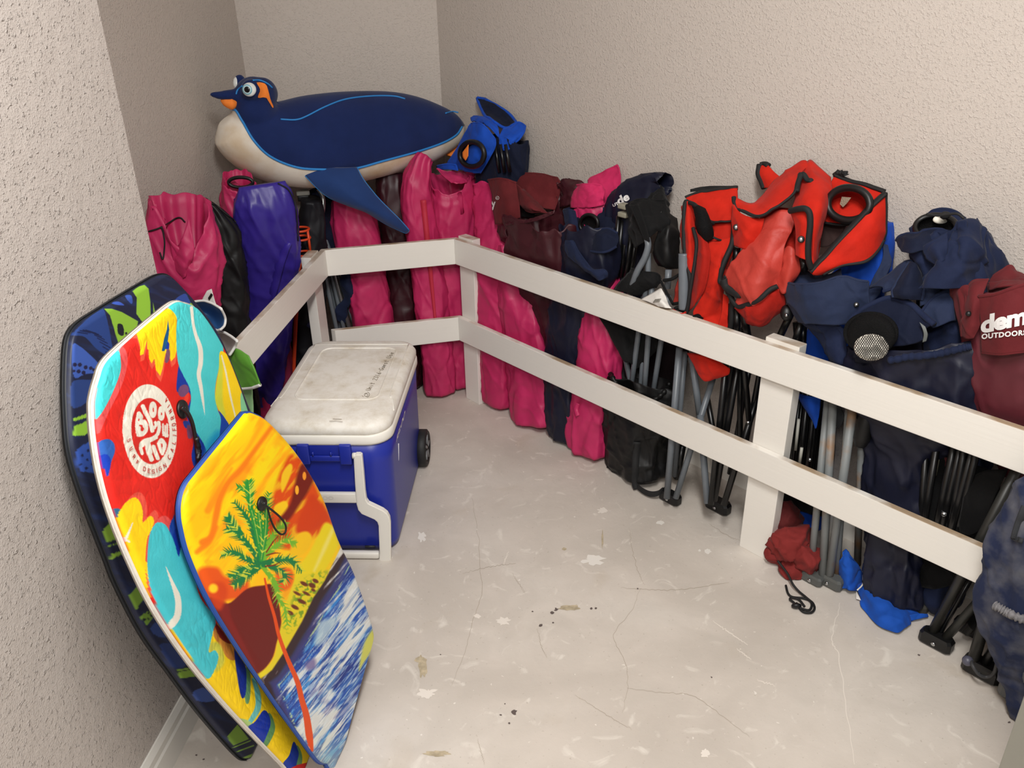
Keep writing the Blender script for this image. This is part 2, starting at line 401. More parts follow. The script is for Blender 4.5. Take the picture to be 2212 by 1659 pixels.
# white painted board with wood grain and worn top edges
def railmat():
    m = M('painted_board', (231, 227, 219), .36, spec=.45); nt = m.node_tree; b = nt.nodes['Principled BSDF']
    g = nt.nodes.new('ShaderNodeNewGeometry'); mp = nt.nodes.new('ShaderNodeMapping'); mp.vector_type = 'TEXTURE'
    mp.inputs['Scale'].default_value = (1, 1, .028); nt.links.new(g.outputs['Position'], mp.inputs['Vector'])
    n = nt.nodes.new('ShaderNodeTexNoise'); n.inputs['Scale'].default_value = 3.2; n.inputs['Detail'].default_value = 5; n.inputs['Distortion'].default_value = .5
    nt.links.new(mp.outputs[0], n.inputs['Vector'])
    bp = nt.nodes.new('ShaderNodeBump'); bp.inputs['Strength'].default_value = .14; bp.inputs['Distance'].default_value = .003
    nt.links.new(n.outputs['Fac'], bp.inputs['Height']); nt.links.new(bp.outputs[0], b.inputs['Normal'])
    # dust and bare wood on faces that look up
    sx = nt.nodes.new('ShaderNodeSeparateXYZ'); nt.links.new(g.outputs['True Normal'], sx.inputs[0])
    n2 = nt.nodes.new('ShaderNodeTexNoise'); n2.inputs['Scale'].default_value = 9; n2.inputs['Detail'].default_value = 6; nt.links.new(g.outputs['Position'], n2.inputs['Vector'])
    r = nt.nodes.new('ShaderNodeMapRange'); r.inputs['From Min'].default_value = .38; r.inputs['From Max'].default_value = .62; nt.links.new(n2.outputs['Fac'], r.inputs['Value'])
    mu = nt.nodes.new('ShaderNodeMath'); mu.operation = 'MULTIPLY'; nt.links.new(sx.outputs[2], mu.inputs[0]); nt.links.new(r.outputs[0], mu.inputs[1]); mu.use_clamp = True
    mx = nt.nodes.new('ShaderNodeMix'); mx.data_type = 'RGBA'; mx.inputs[6].default_value = (*lin((231, 227, 219)), 1); mx.inputs[7].default_value = (*lin((168, 146, 120)), 1)
    nt.links.new(mu.outputs[0], mx.inputs[0]); nt.links.new(mx.outputs[2], b.inputs['Base Color'])
    return m
m_rail = railmat()
def floormat():
    m = M('concrete', (200, 190, 178), .62, spec=.35); nt = m.node_tree; b = nt.nodes['Principled BSDF']; L = nt.links
    tc = nt.nodes.new('ShaderNodeTexCoord')
    def noise(s, d, dist=0., typ=None):
        n = nt.nodes.new('ShaderNodeTexNoise'); n.inputs['Scale'].default_value = s; n.inputs['Detail'].default_value = d; n.inputs['Distortion'].default_value = dist
        L.new(tc.outputs['Object'], n.inputs['Vector']); return n.outputs['Fac']
    def ramp(f, stops):
        r = nt.nodes.new('ShaderNodeValToRGB'); e = r.color_ramp.elements
        while len(e) < len(stops): e.new(.5)
        for k, (p, c) in enumerate(stops): e[k].position = p; e[k].color = (*lin(c), 1)
        L.new(f, r.inputs['Fac']); return r.outputs[0]
    def mix(f, a, c, typ='MIX'):
        x = nt.nodes.new('ShaderNodeMix'); x.data_type = 'RGBA'; x.blend_type = typ
        if isinstance(f, float): x.inputs[0].default_value = f
        else: L.new(f, x.inputs[0])
        L.new(a, x.inputs[6])
        if isinstance(c, tuple): x.inputs[7].default_value = (*lin(c), 1)
        else: L.new(c, x.inputs[7])
        return x.outputs[2]
    def rng(f, lo, hi, a=0., c=1.):
        r = nt.nodes.new('ShaderNodeMapRange'); r.inputs['From Min'].default_value = lo; r.inputs['From Max'].default_value = hi; r.inputs['To Min'].default_value = a; r.inputs['To Max'].default_value = c
        L.new(f, r.inputs['Value']); return r.outputs[0]
    col = ramp(noise(1.6, 6, .6), [(.3, (178, 169, 159)), (.5, (201, 192, 182)), (.7, (212, 205, 196))])
    col = mix(rng(noise(7, 8, 1.2), .35, .75, 0, .55), col, (186, 178, 168))
    col = mix(rng(noise(11, 10, 2.0), .60, .72, 0, .55), col, (228, 222, 212))
    col = mix(rng(noise(3.1, 6, 1.), .62, .76, 0, .6), col, (180, 166, 146))
    col = mix(rng(noise(120, 3), .66, .72, 0, .35), col, (150, 138, 122))
    col = mix(rng(noise(70, 4), .70, .74, 0, .6), col, (238, 233, 224))
    L.new(col, b.inputs['Base Color'])
    bp = nt.nodes.new('ShaderNodeBump'); bp.inputs['Strength'].default_value = .35; bp.inputs['Distance'].default_value = .002
    L.new(noise(60, 8), bp.inputs['Height']); L.new(bp.outputs[0], b.inputs['Normal'])
    return m
m_floor = floormat()
def struct(name, V, Fc, mat, smooth=False, parent=None):
    o = mk(name, V, Fc, mat, parent, smooth); o['kind'] = 'structure'; return o
HT = 2.62
floor_ = struct('floor', *box((-1.9, -1.6, -.08), (4.6, 0, 0), (0, 6.0, 0), (0, 0, .08)), m_floor)
struct('ceiling', *box((-1.9, -1.6, HT), (4.6, 0, 0), (0, 6.0, 0), (0, 0, .08)), m_wall)
PA = np.array([-.7765, 1.2597, 0])
def hiso(px, p0, dr):
    d = ray(*px)[:2]; t = np.linalg.solve(np.array([d, -dr[:2]]).T, p0[:2]); return np.array([*(d*t[0]), 0])
pe = onpl(211, 0, PA, nL); pe[2] = 0                                   # free edge of the near wall
WL0 = KL+nL*.38; WR0 = KR+nR*.30
CL_ = hiso((527.5, 140), WL0, dL); CR_ = hiso((955, 233), WR0, dR); dW = nz(CR_-CL_); nW = np.array([-dW[1], dW[0], 0])
UP = np.array([0, 0, 1.])
struct('wall_left', *box(pe-dL*2.9, dL*2.9, nL*.62, UP*HT, .004), m_wall_near)
struct('wall_alcove', *box(CL_-dL*2.0, dL*2.2, nL*.1, UP*HT), m_wall)
struct('wall_back', *box(CL_-dW*.1, (CR_-CL_)+dW*.1, nW*.1, UP*HT), m_wall)
struct('wall_right', *box(CR_+dR*.12, -dR*3.9, nR*.1, UP*HT), m_wall)
def skirting(name, a, d, n, L, h=.088, t=.013):
    prof = [(0, 0), (t, 0), (t, h*.62), (t*.75, h*.68), (t*.8, h*.86), (t*.3, h), (0, h)]
    V = np.array([a+n*x+UP*z+d*s for s in (0, L) for x, z in prof]); m = len(prof)
    Fc = [(i, (i+1) % m, m+(i+1) % m, m+i) for i in range(m)]+[tuple(range(m-1, -1, -1)), tuple(range(m, 2*m))]
    return struct(name, V, Fc, m_white)
skirting('baseboard_left', pe-dL*2.8, dL, -nL, 2.8, .098)
skirting('baseboard_alcove', CL_-dL*1.7, dL, -nL, 1.7)
skirting('baseboard_back', CL_, dW, -nW, np.linalg.norm(CR_-CL_))
skirting('baseboard_right', CR_-dR*3.6, dR, -nR, 3.6)
jb = FZ(2156, 1659, .22); jb[2] = 0
struct('trim_1', *box(jb, (.14, .02, 0), (-.01, -.16, 0), UP*1.1, .003), M('grey_jamb', (150, 150, 140), .5, var=.08, vscale=3, bump=.2, bscale=20))
# cracks, paint splashes and stains on the floor
def mark(name, poly, mat, h=.0007, zf=ID, n=None):
    P = [zf(*p) for p in poly]
    if n: P = catclosed(np.array([(*p, 0) for p in P]), n)[:, :2]
    V = np.array([FZ(p[0], p[1], h) for p in P]); mk(name, V, [tuple(range(len(V)))], mat, floor_, False)
def blot(cx, cy, rx, ry, mat, name, seed, n=26, rough=.5, h=.0007):
    a = np.linspace(0, 2*math.pi, n, endpoint=False); r = 1+rough*perlin(np.stack([np.cos(a)*2.2+seed, np.sin(a)*2.2, a*0+seed*.7], -1))
    mark(name, [(cx+rx*r[k]*math.cos(a[k]), cy+ry*r[k]*math.sin(a[k])) for k in range(n)], mat, h)
m_crack = M('crack_dark', (164, 152, 136), .9, spec=.1); m_splash = M('white_splash', (224, 219, 211), .6); m_stain = M('brown_stain', (178, 164, 138), .7, var=.25, vscale=60)
m_spot = M('dark_spot', (92, 80, 76), .8); m_scuff = M('pale_scuff', (222, 214, 204), .7)
zk = zm(900, 1000, 2.5175)
def crack(pts, w=1.1, seed=0, mat=None, zf=zk):
    P = catmull([(*zf(*p), 0) for p in pts], 70)[:, :2]; d = np.gradient(P, axis=0); d /= np.linalg.norm(d, axis=1)[:, None]; nn = np.stack([-d[:, 1], d[:, 0]], 1)
    j = perlin(np.stack([np.arange(70)*.35, np.full(70, seed*1.3), np.zeros(70)], -1)); P = P+nn*(j*3.2)[:, None]
    ww = w*(.35+.65*np.abs(np.sin(np.linspace(.1, 3.0, 70))))
    V = [FZ(*(P[k]+nn[k]*s*ww[k]*.5), .0006) for k in range(70) for s in (-1, 1)]
    mk('crack', V, [(2*k, 2*k+1, 2*k+3, 2*k+2) for k in range(69)], mat or m_crack, floor_, False)
for k, c in enumerate([[(300, 190), (335, 400), (345, 580), (355, 700), (300, 880), (265, 1020), (190, 1210)], [(1155, 350), (1175, 480), (1210, 600), (1240, 665)],
                       [(1220, 680), (1170, 800), (1070, 935), (1110, 1030), (1140, 1120), (1145, 1220), (1120, 1360)], [(1145, 1225), (1350, 1250), (1500, 1265), (1640, 1360), (1810, 1490)],
                       [(655, 900), (680, 1000), (710, 1060)], [(860, 1260), (1050, 1380), (1170, 1450)], [(250, 600), (400, 565), (540, 545)], [(1110, 680), (1400, 690), (1700, 650)],
                       [(1590, 330), (1700, 400), (1760, 420)], [(520, 600), (590, 710)], [(330, 1500), (370, 1640)]]): crack(c, .8, k)
crack([(2305, 760), (2260, 960), (2300, 1080), (2380, 1640)], 2.2, 31, m_scuff)
for k, c in enumerate([[(1610, 860), (1800, 990)], [(1740, 1010), (1820, 1070)], [(1850, 1180), (1950, 1210)], [(640, 90), (690, 92)], [(500, 480), (470, 560)]]): crack(c, 2.2, 40+k, m_scuff)
blot(*zk(955, 527), 22, 10, m_splash, 'paint_splash', 1, rough=.9); blot(*zk(1325, 325), 8, 4.5, m_splash, 'paint_splash', 2); blot(*zk(30, 400), 9, 10, m_splash, 'paint_splash', 3, rough=.9)
blot(*zk(1582, 480), 7, 5, m_splash, 'paint_splash', 4); blot(*zk(1538, 476), 3, 2.5, m_splash, 'paint_splash', 5); blot(*zk(1570, 1580), 9, 9, m_scuff, 'paint_splash', 6); blot(*zk(470, 860), 12, 8, m_scuff, 'paint_splash', 7, rough=.9)
blot(*zk(60, 1250), 16, 9, m_scuff, 'paint_splash', 8, rough=.9); blot(*zk(330, 832), 7, 5, m_scuff, 'paint_splash', 9); blot(*zk(1010, 258), 10, 6, m_scuff, 'paint_splash', 10, rough=.9)
blot(*zk(830, 788), 19, 6, m_stain, 'stain', 11); blot(*zk(35, 1105), 10, 23, m_stain, 'stain', 12, rough=.5); blot(*zk(20, 1070), 13, 6, m_stain, 'stain', 13, rough=.4, h=.0009); blot(*zk(802, 468), 5, 3, m_stain, 'stain', 14)
blot(*zk(1010, 415), 2, 18, m_stain, 'stain', 15); blot(*zk(110, 1580), 26, 6, m_stain, 'stain', 16, rough=.5)
for k, (x, y, r) in enumerate([(737, 815, 4), (676, 884, 4), (760, 795, 4), (950, 792, 3), (975, 790, 2.5), (530, 1355, 6), (457, 1370, 2.5), (503, 1415, 2.5), (1202, 683, 2), (130, 1042, 1.6), (630, 808, 2), (480, 1310, 1.5), (1604, 1165, 2)]): blot(*zk(x, y), r, r*.8, m_spot, 'spot', 20+k, 12, .8)
for k, (x, y) in enumerate([(424, 1631), (395, 1600), (440, 1640), (1195, 1345), (2180, 1560), (1985, 1415)]): blot(x, y, 2.5, 2, m_spot, 'spot', 50+k, 10, .8)
# ------------------------------------------------------------------ white board railing
RT, RB_, LT, LB = .672, .574, .360, .262; TH = .02
rail = thing('board_railing', 'low white painted board railing with worn top edges enclosing the chair bags', 'railing', (KR+nR*.03)*np.array([1, 1, 0]))
def mitre(a, b, na, nb_, z0, z1, ta=None, tb=None):
    """board from corner a to b, outer face through a-b, thickness inwards to mitred points"""
    P = [a, b, tb, ta]; V = [np.array([p[0], p[1], z]) for z in (z0, z1) for p in P]
    bm = bmesh.new(); vs = [bm.verts.new(v) for v in V]
    for q in ((3, 2, 1, 0), (4, 5, 6, 7), (0, 1, 5, 4), (1, 2, 6, 5), (2, 3, 7, 6), (3, 0, 4, 7)): bm.faces.new([vs[i] for i in q])
    bmesh.ops.recalc_face_normals(bm, faces=bm.faces); bmesh.ops.bevel(bm, geom=bm.edges[:], offset=.0022, segments=2, profile=.6, affect='EDGES'); bm.verts.index_update()
    r = np.array([v.co[:] for v in bm.verts]), [tuple(v.index for v in f.verts) for f in bm.faces]; bm.free(); return r
def lx(p, d, q, e): t = np.linalg.solve(np.array([d[:2], -e[:2]]).T, (q-p)[:2]); return p+d*t[0]
KRi = lx(KR+nR*TH, dR, KR+nB*TH, dB); KLi = lx(KL+nL*TH, dL, KL+nB*TH, dB)
endR = KR-dR*2.35; endL = KL-dL*((KL-pe)@dL-.012)
for z0, z1 in ((RB_, RT), (LB, LT)):
    mk('rail_board', *mitre(KR, endR, 0, 0, z0, z1, KRi, endR+nR*TH), m_rail, rail, False)
    mk('rail_board', *mitre(KL, KR, 0, 0, z0, z1, KLi, KRi), m_rail, rail, False)
mk('rail_board', *mitre(endL, KL, 0, 0, RB_, RT, endL+nL*TH, KLi), m_rail, rail, False)
def post(a, b, n, top):
    w = nz(b-a)*np.linalg.norm(b-a); mk('post', *box(a+n*.0005, w, n*.036, UP*top, .002), m_rail, rail, False)
p2a, p2b = FR(1597, 1179, .02), FR(1661, 1213, .02); p2a = FZ(1597, 1179); p2a += nR*(.0205-(p2a-KR)@nR); p2b = p2a-dR*.099; p2a[2] = p2b[2] = 0
post(p2b, p2a, nR, .682)
p1a = FZ(1013, 857); p1a += nR*(.0205-(p1a-KR)@nR); p1a[2] = 0; post(p1a-dR*.085, p1a, nR, .68)
pl = KL-dL*.012+nL*.0205; post(pl-dL*.09, pl, nL, .676)
p3 = p2a-dR*.98; post(p3-dR*.099, p3, nR, .68)
a = FB(988, 836, .10); mk('foot_block', *box(np.array([a[0], a[1], .002]), dB*.09, nB*.03, UP*.03, .004), m_rail, rail, False)
# ================================================================== body boards
class Paint:
    """flat print built up in photograph coordinates over the points of a board's face"""
    def __init__(s, X, Y, base): s.X, s.Y = X, Y; s.C = np.tile(np.array(base, float), (len(X), 1))
    def put(s, m, col, a=1.):
        m = (m*a)[:, None]; s.C = s.C*(1-m)+np.asarray(col, float)*m
    def sd(s, P, sel):
        x, y = s.X[sel], s.Y[sel]; d = np.full(len(x), 1e9); ins = np.zeros(len(x), bool); n = len(P)
        for i in range(n):
            ax, ay = P[i]; bx, by = P[(i+1) % n]; ex, ey = bx-ax, by-ay; L = ex*ex+ey*ey+1e-9
            t = np.clip(((x-ax)*ex+(y-ay)*ey)/L, 0, 1); d = np.minimum(d, (x-ax-t*ex)**2+(y-ay-t*ey)**2)
            c = ((ay > y) != (by > y)) & (x < ex*(y-ay)/(ey if abs(ey) > 1e-9 else 1e-9)+ax); ins ^= c
        return np.where(ins, 1, -1)*np.sqrt(d)
    def fill(s, P, col, soft=.8, a=1., zf=ID, curve=True, shift=(0, 0)):
        P = np.array([zf(*p) for p in P], float)+np.array(shift)
        if curve: P = catclosed(P, max(24, 6*len(P)))
        sel = np.where((s.X > P[:, 0].min()-4-soft*2) & (s.X < P[:, 0].max()+4+soft*2) & (s.Y > P[:, 1].min()-4-soft*2) & (s.Y < P[:, 1].max()+4+soft*2))[0]
        if not len(sel): return
        m = np.zeros(len(s.X)); m[sel] = np.clip(s.sd(P, sel)/soft+.5, 0, 1); s.put(m, col, a)
    def line(s, P, w, col, soft=.8, a=1., zf=ID, curve=True):
        P = np.array([zf(*p) for p in P], float)
        n = len(P)
        if curve and n > 2: P = catmull(np.c_[P, np.zeros(n)], 8*n)[:, :2]
        W = np.interp(np.linspace(0, 1, len(P)), np.linspace(0, 1, np.size(w)), np.atleast_1d(w))
        mx = W.max()+3; sel = np.where((s.X > P[:, 0].min()-mx) & (s.X < P[:, 0].max()+mx) & (s.Y > P[:, 1].min()-mx) & (s.Y < P[:, 1].max()+mx))[0]
        if not len(sel): return
        x, y = s.X[sel], s.Y[sel]; b = np.full(len(x), -1e9)
        for i in range(len(P)-1):
            ex, ey = P[i+1]-P[i]; L = ex*ex+ey*ey+1e-9; t = np.clip(((x-P[i, 0])*ex+(y-P[i, 1])*ey)/L, 0, 1)
            b = np.maximum(b, (W[i]*(1-t)+W[i+1]*t)/2-np.hypot(x-P[i, 0]-t*ex, y-P[i, 1]-t*ey))
        m = np.zeros(len(s.X)); m[sel] = np.clip(b/soft+.5, 0, 1); s.put(m, col, a)
    def ell(s, cx, cy, rx, ry, col, soft=.8, a=1., ang=0.):
        c, k = math.cos(ang), math.sin(ang); x, y = s.X-cx, s.Y-cy; u, v = x*c+y*k, -x*k+y*c
        s.put(np.clip((1-np.hypot(u/rx, v/ry))*min(rx, ry)/soft+.5, 0, 1), col, a)
def board(name, label, org, n, Lpx, Rpx, th, mat_face, mat_edge, paint, du, dv, sym=None, edge_round=.012, crease=None, n_edge=None, group=None):
    """org, n: point and normal of the deck; Lpx, Rpx: outline in the photo from nose to tail; Rpx None mirrors the left about sym"""
    n = nz(np.array(n)); toL = lambda p: onpl(p[0], p[1], org, n)
    a0, a1 = toL(Lpx[0]), toL(sym[1] if sym else Rpx[0])
    A_ = nz(toL(sym[1])-toL(sym[0])) if sym else None
    if A_ is None: A_ = nz(np.cross(UP, n))
    X_ = np.cross(n, A_); X_ = X_ if X_[2] > 0 else -X_
    O_ = toL(sym[0]); loc = lambda P: np.array([[(p-O_)@A_, (p-O_)@X_] for p in P])
    Lc = loc([toL(p) for p in Lpx]); uc = sym[2]
    Rc = loc([toL(p) for p in Rpx]) if Rpx else np.c_[2*uc-Lc[:, 0], Lc[:, 1]]
    def chain(c):
        c = catmull(np.c_[c, np.zeros(len(c))], 200)[:, :2]; v = np.minimum.accumulate(c[:, 1]-np.arange(len(c))*1e-7); return v[::-1], c[::-1, 0]
    vL, uL = chain(Lc); vR, uR = chain(Rc)
    top = max(vL[-1], vR[-1]); bot = min(vL[0], vR[0]); nv = int((top-bot)/dv); w = np.max(np.interp(vL, vR, uR)-uL); nu = int(abs(w)/du)
    k = np.linspace(0, 1, nv); k = k-.75*np.sin(2*math.pi*k)/(2*math.pi); V_ = top+(bot-top)*k
    a, b = np.interp(V_, vL, uL), np.interp(V_, vR, uR)
    t = np.linspace(0, 1, nu); U = a[:, None]+(b-a)[:, None]*t[None]; VV = np.repeat(V_[:, None], nu, 1)
    ed = np.minimum(np.minimum(U-a[:, None], b[:, None]-U), np.minimum(top-VV, VV-bot)); ed = np.clip(ed/edge_round, 0, 1)
    dep = -(.010*(1-np.sqrt(1-(1-ed)**2)))
    P = O_+U[..., None]*A_+VV[..., None]*X_
    if crease is not None: dep = dep+crease(U, VV, P)*np.clip(ed*1.3, 0, 1)
    P = (P+dep[..., None]*n).reshape(-1, 3)
    root = thing(name, label, 'bodyboard', P[np.argmin(P[:, 2])], group)
    I = np.arange(nv*nu).reshape(nv, nu); F4 = np.stack([I[:-1, :-1], I[:-1, 1:], I[1:, 1:], I[1:, :-1]], -1).reshape(-1, 4)
    me = bpy.data.meshes.new('deck'); me.from_pydata((P-wl(root)).tolist(), [], F4.tolist()); me.materials.append(mat_face)
    z = (P-EYE)@_f; X = CX+FPX*((P-EYE)@_r)/z; Y = CY-FPX*((P-EYE)@_u)/z
    col = paint(X, Y, U.ravel(), VV.ravel()); rgba = np.ones((len(P), 4), np.float32)
    c = np.clip(col, 0, 255)/255.; rgba[:, :3] = np.where(c < .04045, c/12.92, ((c+.055)/1.055)**2.4)
    at = me.color_attributes.new('print', 'FLOAT_COLOR', 'POINT'); at.data.foreach_set('color', rgba.ravel())
    me.polygons.foreach_set('use_smooth', np.ones(len(me.polygons), bool)); me.update()
    o = bpy.data.objects.new('deck', me); COL.objects.link(o); o.parent = root
    # side and back
    ring = np.concatenate([np.c_[a, V_], np.c_[b, V_][::-1]]); keep = [0]
    for i in range(1, len(ring)):
        if np.hypot(*(ring[i]-ring[keep[-1]])) > .006: keep.append(i)
    ring = ring[keep]; c0 = np.array([uc, (top+bot)/2])
    pr = [(.0, -.0085), (.0025, -.012), (.0035, -.018), (.0035, -th+.008), (.001, -th+.002), (-.006, -th)]
    nx = np.roll(ring, -1, 0)-np.roll(ring, 1, 0); nx = np.stack([nx[:, 1], -nx[:, 0]], 1); nx /= np.maximum(np.linalg.norm(nx, axis=1), 1e-9)[:, None]
    if ((ring-c0)*nx).sum() < 0: nx = -nx
    for _ in range(3): nx = (np.roll(nx, 1, 0)+nx*2+np.roll(nx, -1, 0)); nx /= np.linalg.norm(nx, axis=1)[:, None]
    Vr = np.concatenate([O_+(ring+nx*q)[:, :1]*A_+(ring+nx*q)[:, 1:]*X_+n*d for q, d in pr]); m = len(ring); Fr = []
    for i in range(len(pr)-1):
        for j in range(m): Fr.append((i*m+j, i*m+(j+1) % m, (i+1)*m+(j+1) % m, (i+1)*m+j))
    Fr.append(tuple((len(pr)-1)*m+j for j in range(m)))
    mk('side_rail', Vr, Fr, mat_edge, root)
    return root, o, (org, n)
m_print = M('foam_print', rough=.62, spec=.3, bump=.35, bscale=260, bdist=.0012, attr='print')
m_print_slick = M('slick_print', rough=.42, spec=.3, attr='print', bump=.08, bscale=30, bdist=.002)
m_black = M('black_plastic', (13, 13, 14), .45); m_bk_soft = M('black_cord', (12, 12, 13), .7)
E1 = 3.19
# ---- navy board with lime bands, at the back against the wall
zN = zm(140, 580, 5.53); zM = zm(140, 860, 4.147); zB = zm(150, 1080, 2.865)
def paint_navy(X, Y, U, V):
    p = Paint(X, Y, (32, 37, 60)); q = np.stack([X/60, Y/60, X*0], -1)
    p.put(np.clip(fbm(np.stack([X/70+Y/200, Y/16-X/40, X*0], -1), 3)*1.6-.1, 0, 1), (38, 58, 110), .55)
    p.fill([(90, 780), (250, 620), (400, 500), (480, 520), (570, 960), (520, 1040), (380, 960), (240, 820), (110, 800)], (40, 66, 128), zf=zN)
    for k in range(11):
        x, y = 150+k*34, 760-k*22+(k*k*4.6); p.line([(x, y), (x+120, y+20+k*6)], 2.2, (24, 34, 70), zf=lambda a, b: zN(a, b), curve=False)
    p.fill([(95, 920), (180, 930), (300, 1030), (400, 1130), (440, 1190), (420, 1240), (250, 1260), (110, 1290)], (62, 92, 172), zf=zN)
    for x, y, r in [(120, 1150, 24), (180, 1150, 24), (250, 1180, 24), (310, 1190, 22), (345, 1210, 18), (165, 1230, 24), (225, 1245, 24), (390, 1230, 16), (110, 1225, 16)]: p.ell(*zN(x, y), r/5.5, r/5.5, (36, 36, 66))
    p.fill([(90, 1360), (300, 1330), (400, 1340), (390, 1480), (200, 1640), (80, 1640)], (44, 68, 128), zf=zN, a=.9)
    p.fill([(470, 480), (560, 480), (680, 520), (875, 630), (860, 720), (700, 830), (640, 900), (600, 760), (540, 560)], (140, 186, 60), zf=zN, curve=False)
    p.fill([(630, 670), (680, 665), (705, 720), (700, 800), (640, 780)], (28, 32, 40), zf=zN); p.ell(*zN(732, 775), 2.4, 3, (28, 32, 40))
    p.fill([(810, 270), (880, 215), (950, 195), (1000, 240), (1022, 400), (1025, 590), (940, 660), (855, 540), (860, 350)], (142, 190, 60), zf=zN, curve=False)
    p.fill([(1052, 400), (1080, 530), (1060, 560)], (140, 186, 60), zf=zN, curve=False)
    p.fill([(560, 410), (640, 395), (710, 440), (600, 430)], (58, 88, 180), zf=zN); p.fill([(720, 330), (790, 320), (810, 390), (790, 420)], (58, 88, 170), zf=zN)
    p.fill([(1310, 380), (1430, 300), (1480, 360), (1500, 430), (1400, 400)], (48, 74, 150), zf=zN)
    p.fill([(1520, 420), (1650, 640), (1640, 680), (1500, 470)], (130, 175, 60), zf=zN)
    p.fill([(75, 185), (270, 110), (270, 145), (160, 185), (80, 208)], (140, 186, 60), zf=zM, curve=False)
    p.fill([(78, 250), (160, 225), (280, 150), (280, 260), (180, 335), (78, 338)], (140, 186, 60), zf=zM, curve=False)
    p.fill([(100, 480), (200, 400), (290, 350), (330, 660), (200, 660), (130, 640)], (50, 80, 158), zf=zM)
    for x, y in [(208, 470), (155, 512), (250, 508), (200, 552), (245, 592), (145, 592), (290, 470), (290, 550), (195, 630), (290, 630)]: p.ell(*zM(x, y), 3.2, 3, (30, 36, 66))
    p.fill([(335, 1200), (420, 1080), (460, 1180), (490, 1250), (370, 1300)], (136, 176, 64), zf=zM, curve=False); p.line([(385, 1330), (500, 1290)], 2.2, (136, 176, 64), zf=zM)
    p.fill([(410, 1400), (525, 1365), (530, 1390), (420, 1440)], (136, 176, 64), zf=zM, curve=False)
    p.fill([(365, 600), (430, 520), (470, 590), (410, 690)], (122, 160, 62), zf=zB, curve=False); p.fill([(435, 720), (520, 670), (530, 700), (480, 780)], (118, 156, 62), zf=zB, curve=False)
    for x, y in [(465, 740), (490, 700), (488, 735), (505, 715)]: p.ell(*zB(x, y), 2.6, 2.4, (28, 32, 44))
    p.fill([(500, 800), (560, 750), (630, 830), (560, 850)], (48, 70, 130), zf=zB); p.fill([(560, 900), (650, 900), (720, 1020), (640, 1030)], (42, 60, 112), zf=zB)
    p.fill([(660, 1050), (760, 1035), (790, 1090), (690, 1105)], (126, 162, 62), zf=zB, curve=False); p.line([(660, 1065), (770, 1045)], 1.5, (26, 30, 46), zf=zB)
    p.fill([(765, 1190), (840, 1165), (900, 1240), (800, 1245)], (60, 84, 150), zf=zB)
    p.fill([(975, 1465), (1040, 1390), (1110, 1480), (1015, 1520)], (124, 160, 64), zf=zB, curve=False)
    p.line([(1020, 1530), (1120, 1490)], 2.5, (124, 160, 64), zf=zB); p.line([(1045, 1555), (1140, 1520)], 3, (124, 160, 64), zf=zB); p.fill([(1080, 1590), (1200, 1545), (1190, 1580), (1090, 1600)], (124, 160, 64), zf=zB, curve=False)
    return p.C
Ln = [(250, 652), (190, 690), (165, 715), (156, 745), (153, 800), (153, 860), (158, 947), (168, 1000), (187, 1060), (209, 1120), (239, 1197), (264, 1261), (318, 1366), (377, 1450), (440, 1535), (500, 1606), (530, 1636), (545, 1640)]
board('bodyboard', 'navy and lime green patterned bodyboard, rearmost of three against the textured wall', FZ(545, 1640), (.985, -.13, .16), Ln, None, .017, m_print_slick, M('navy_rail', (30, 34, 40), .5), paint_navy, .003, .002, ((190, 690), (340, 598), .12))
# ---- red, yellow and turquoise board with the round logo
zA = zm(130, 580, E1); zl = zm(250, 820, 6.91)
LOGO = []
def bigs(lines, w, name, mat, lift): LOGO.append((lines, w, mat))
m_lw, m_lr_ = (226, 221, 206), (204, 40, 32)
cat2 = lambda pts, n=16: [tuple(p[:2]) for p in catmull(np.array([(*q, 0) for q in pts]), n)]
def ringpts(cx, cy, rx, ry, n=22): return [(cx+rx*math.cos(2*math.pi*k/n), cy+ry*math.sin(2*math.pi*k/n)) for k in range(n+1)]
bigs([[(345, 505), (325, 600), (318, 700), (335, 810)], cat2([(350, 510), (375, 555), (365, 620)], 8), cat2([(365, 625), (430, 630), (455, 700), (445, 770), (400, 815), (340, 825)], 12), [(330, 640), (400, 650)], [(330, 780), (390, 800)], [(318, 700), (330, 620)], [(345, 720), (340, 780)], [(430, 690), (440, 760)]], 8.6, 'logo_lettering', m_lw, .0010)
bigs([cat2([(405, 400), (445, 490), (505, 600), (530, 690), (545, 760)], 14)], 9.2, 'logo_lettering', m_lw, .0010)
bigs([cat2([(400, 405), (440, 500), (520, 640), (548, 740), (600, 680), (590, 640)], 14)], 6.4, 'logo_lettering', m_lw, .0011)
bigs([ringpts(555, 450, 33, 98)], 7.4, 'logo_lettering', m_lw, .0010); bigs([ringpts(680, 505, 26, 85)], 7.2, 'logo_lettering', m_lw, .0010)
bigs([ringpts(555, 450, 14, 60), ringpts(680, 505, 11, 50)], 4.2, 'logo_lettering', m_lw, .0010)
bigs([cat2([(640, 640), (650, 720), (620, 820), (540, 880), (440, 905), (385, 950), (372, 1020), (395, 1100)], 20)], 7.5, 'logo_lettering', m_lw, .0010)
bigs([cat2([(600, 860), (500, 910), (420, 935), (400, 980)], 10), [(455, 930), (480, 1050), (535, 1195)], [(490, 960), (520, 1080)]], 9, 'logo_lettering', m_lw, .0010)
bigs([[(470, 960), (490, 1080), (535, 1190)]], 9.8, 'logo_lettering', m_lw, .0012); bigs([[(565, 1000), (595, 1090), (628, 1175)]], 8.4, 'logo_lettering', m_lw, .0010)
bigs([cat2([(645, 950), (680, 900), (725, 950), (730, 1010), (695, 1100)], 14), [(640, 955), (665, 1040), (695, 1105)], [(690, 910), (720, 1030)]], 7.6, 'logo_lettering', m_lw, .0010)
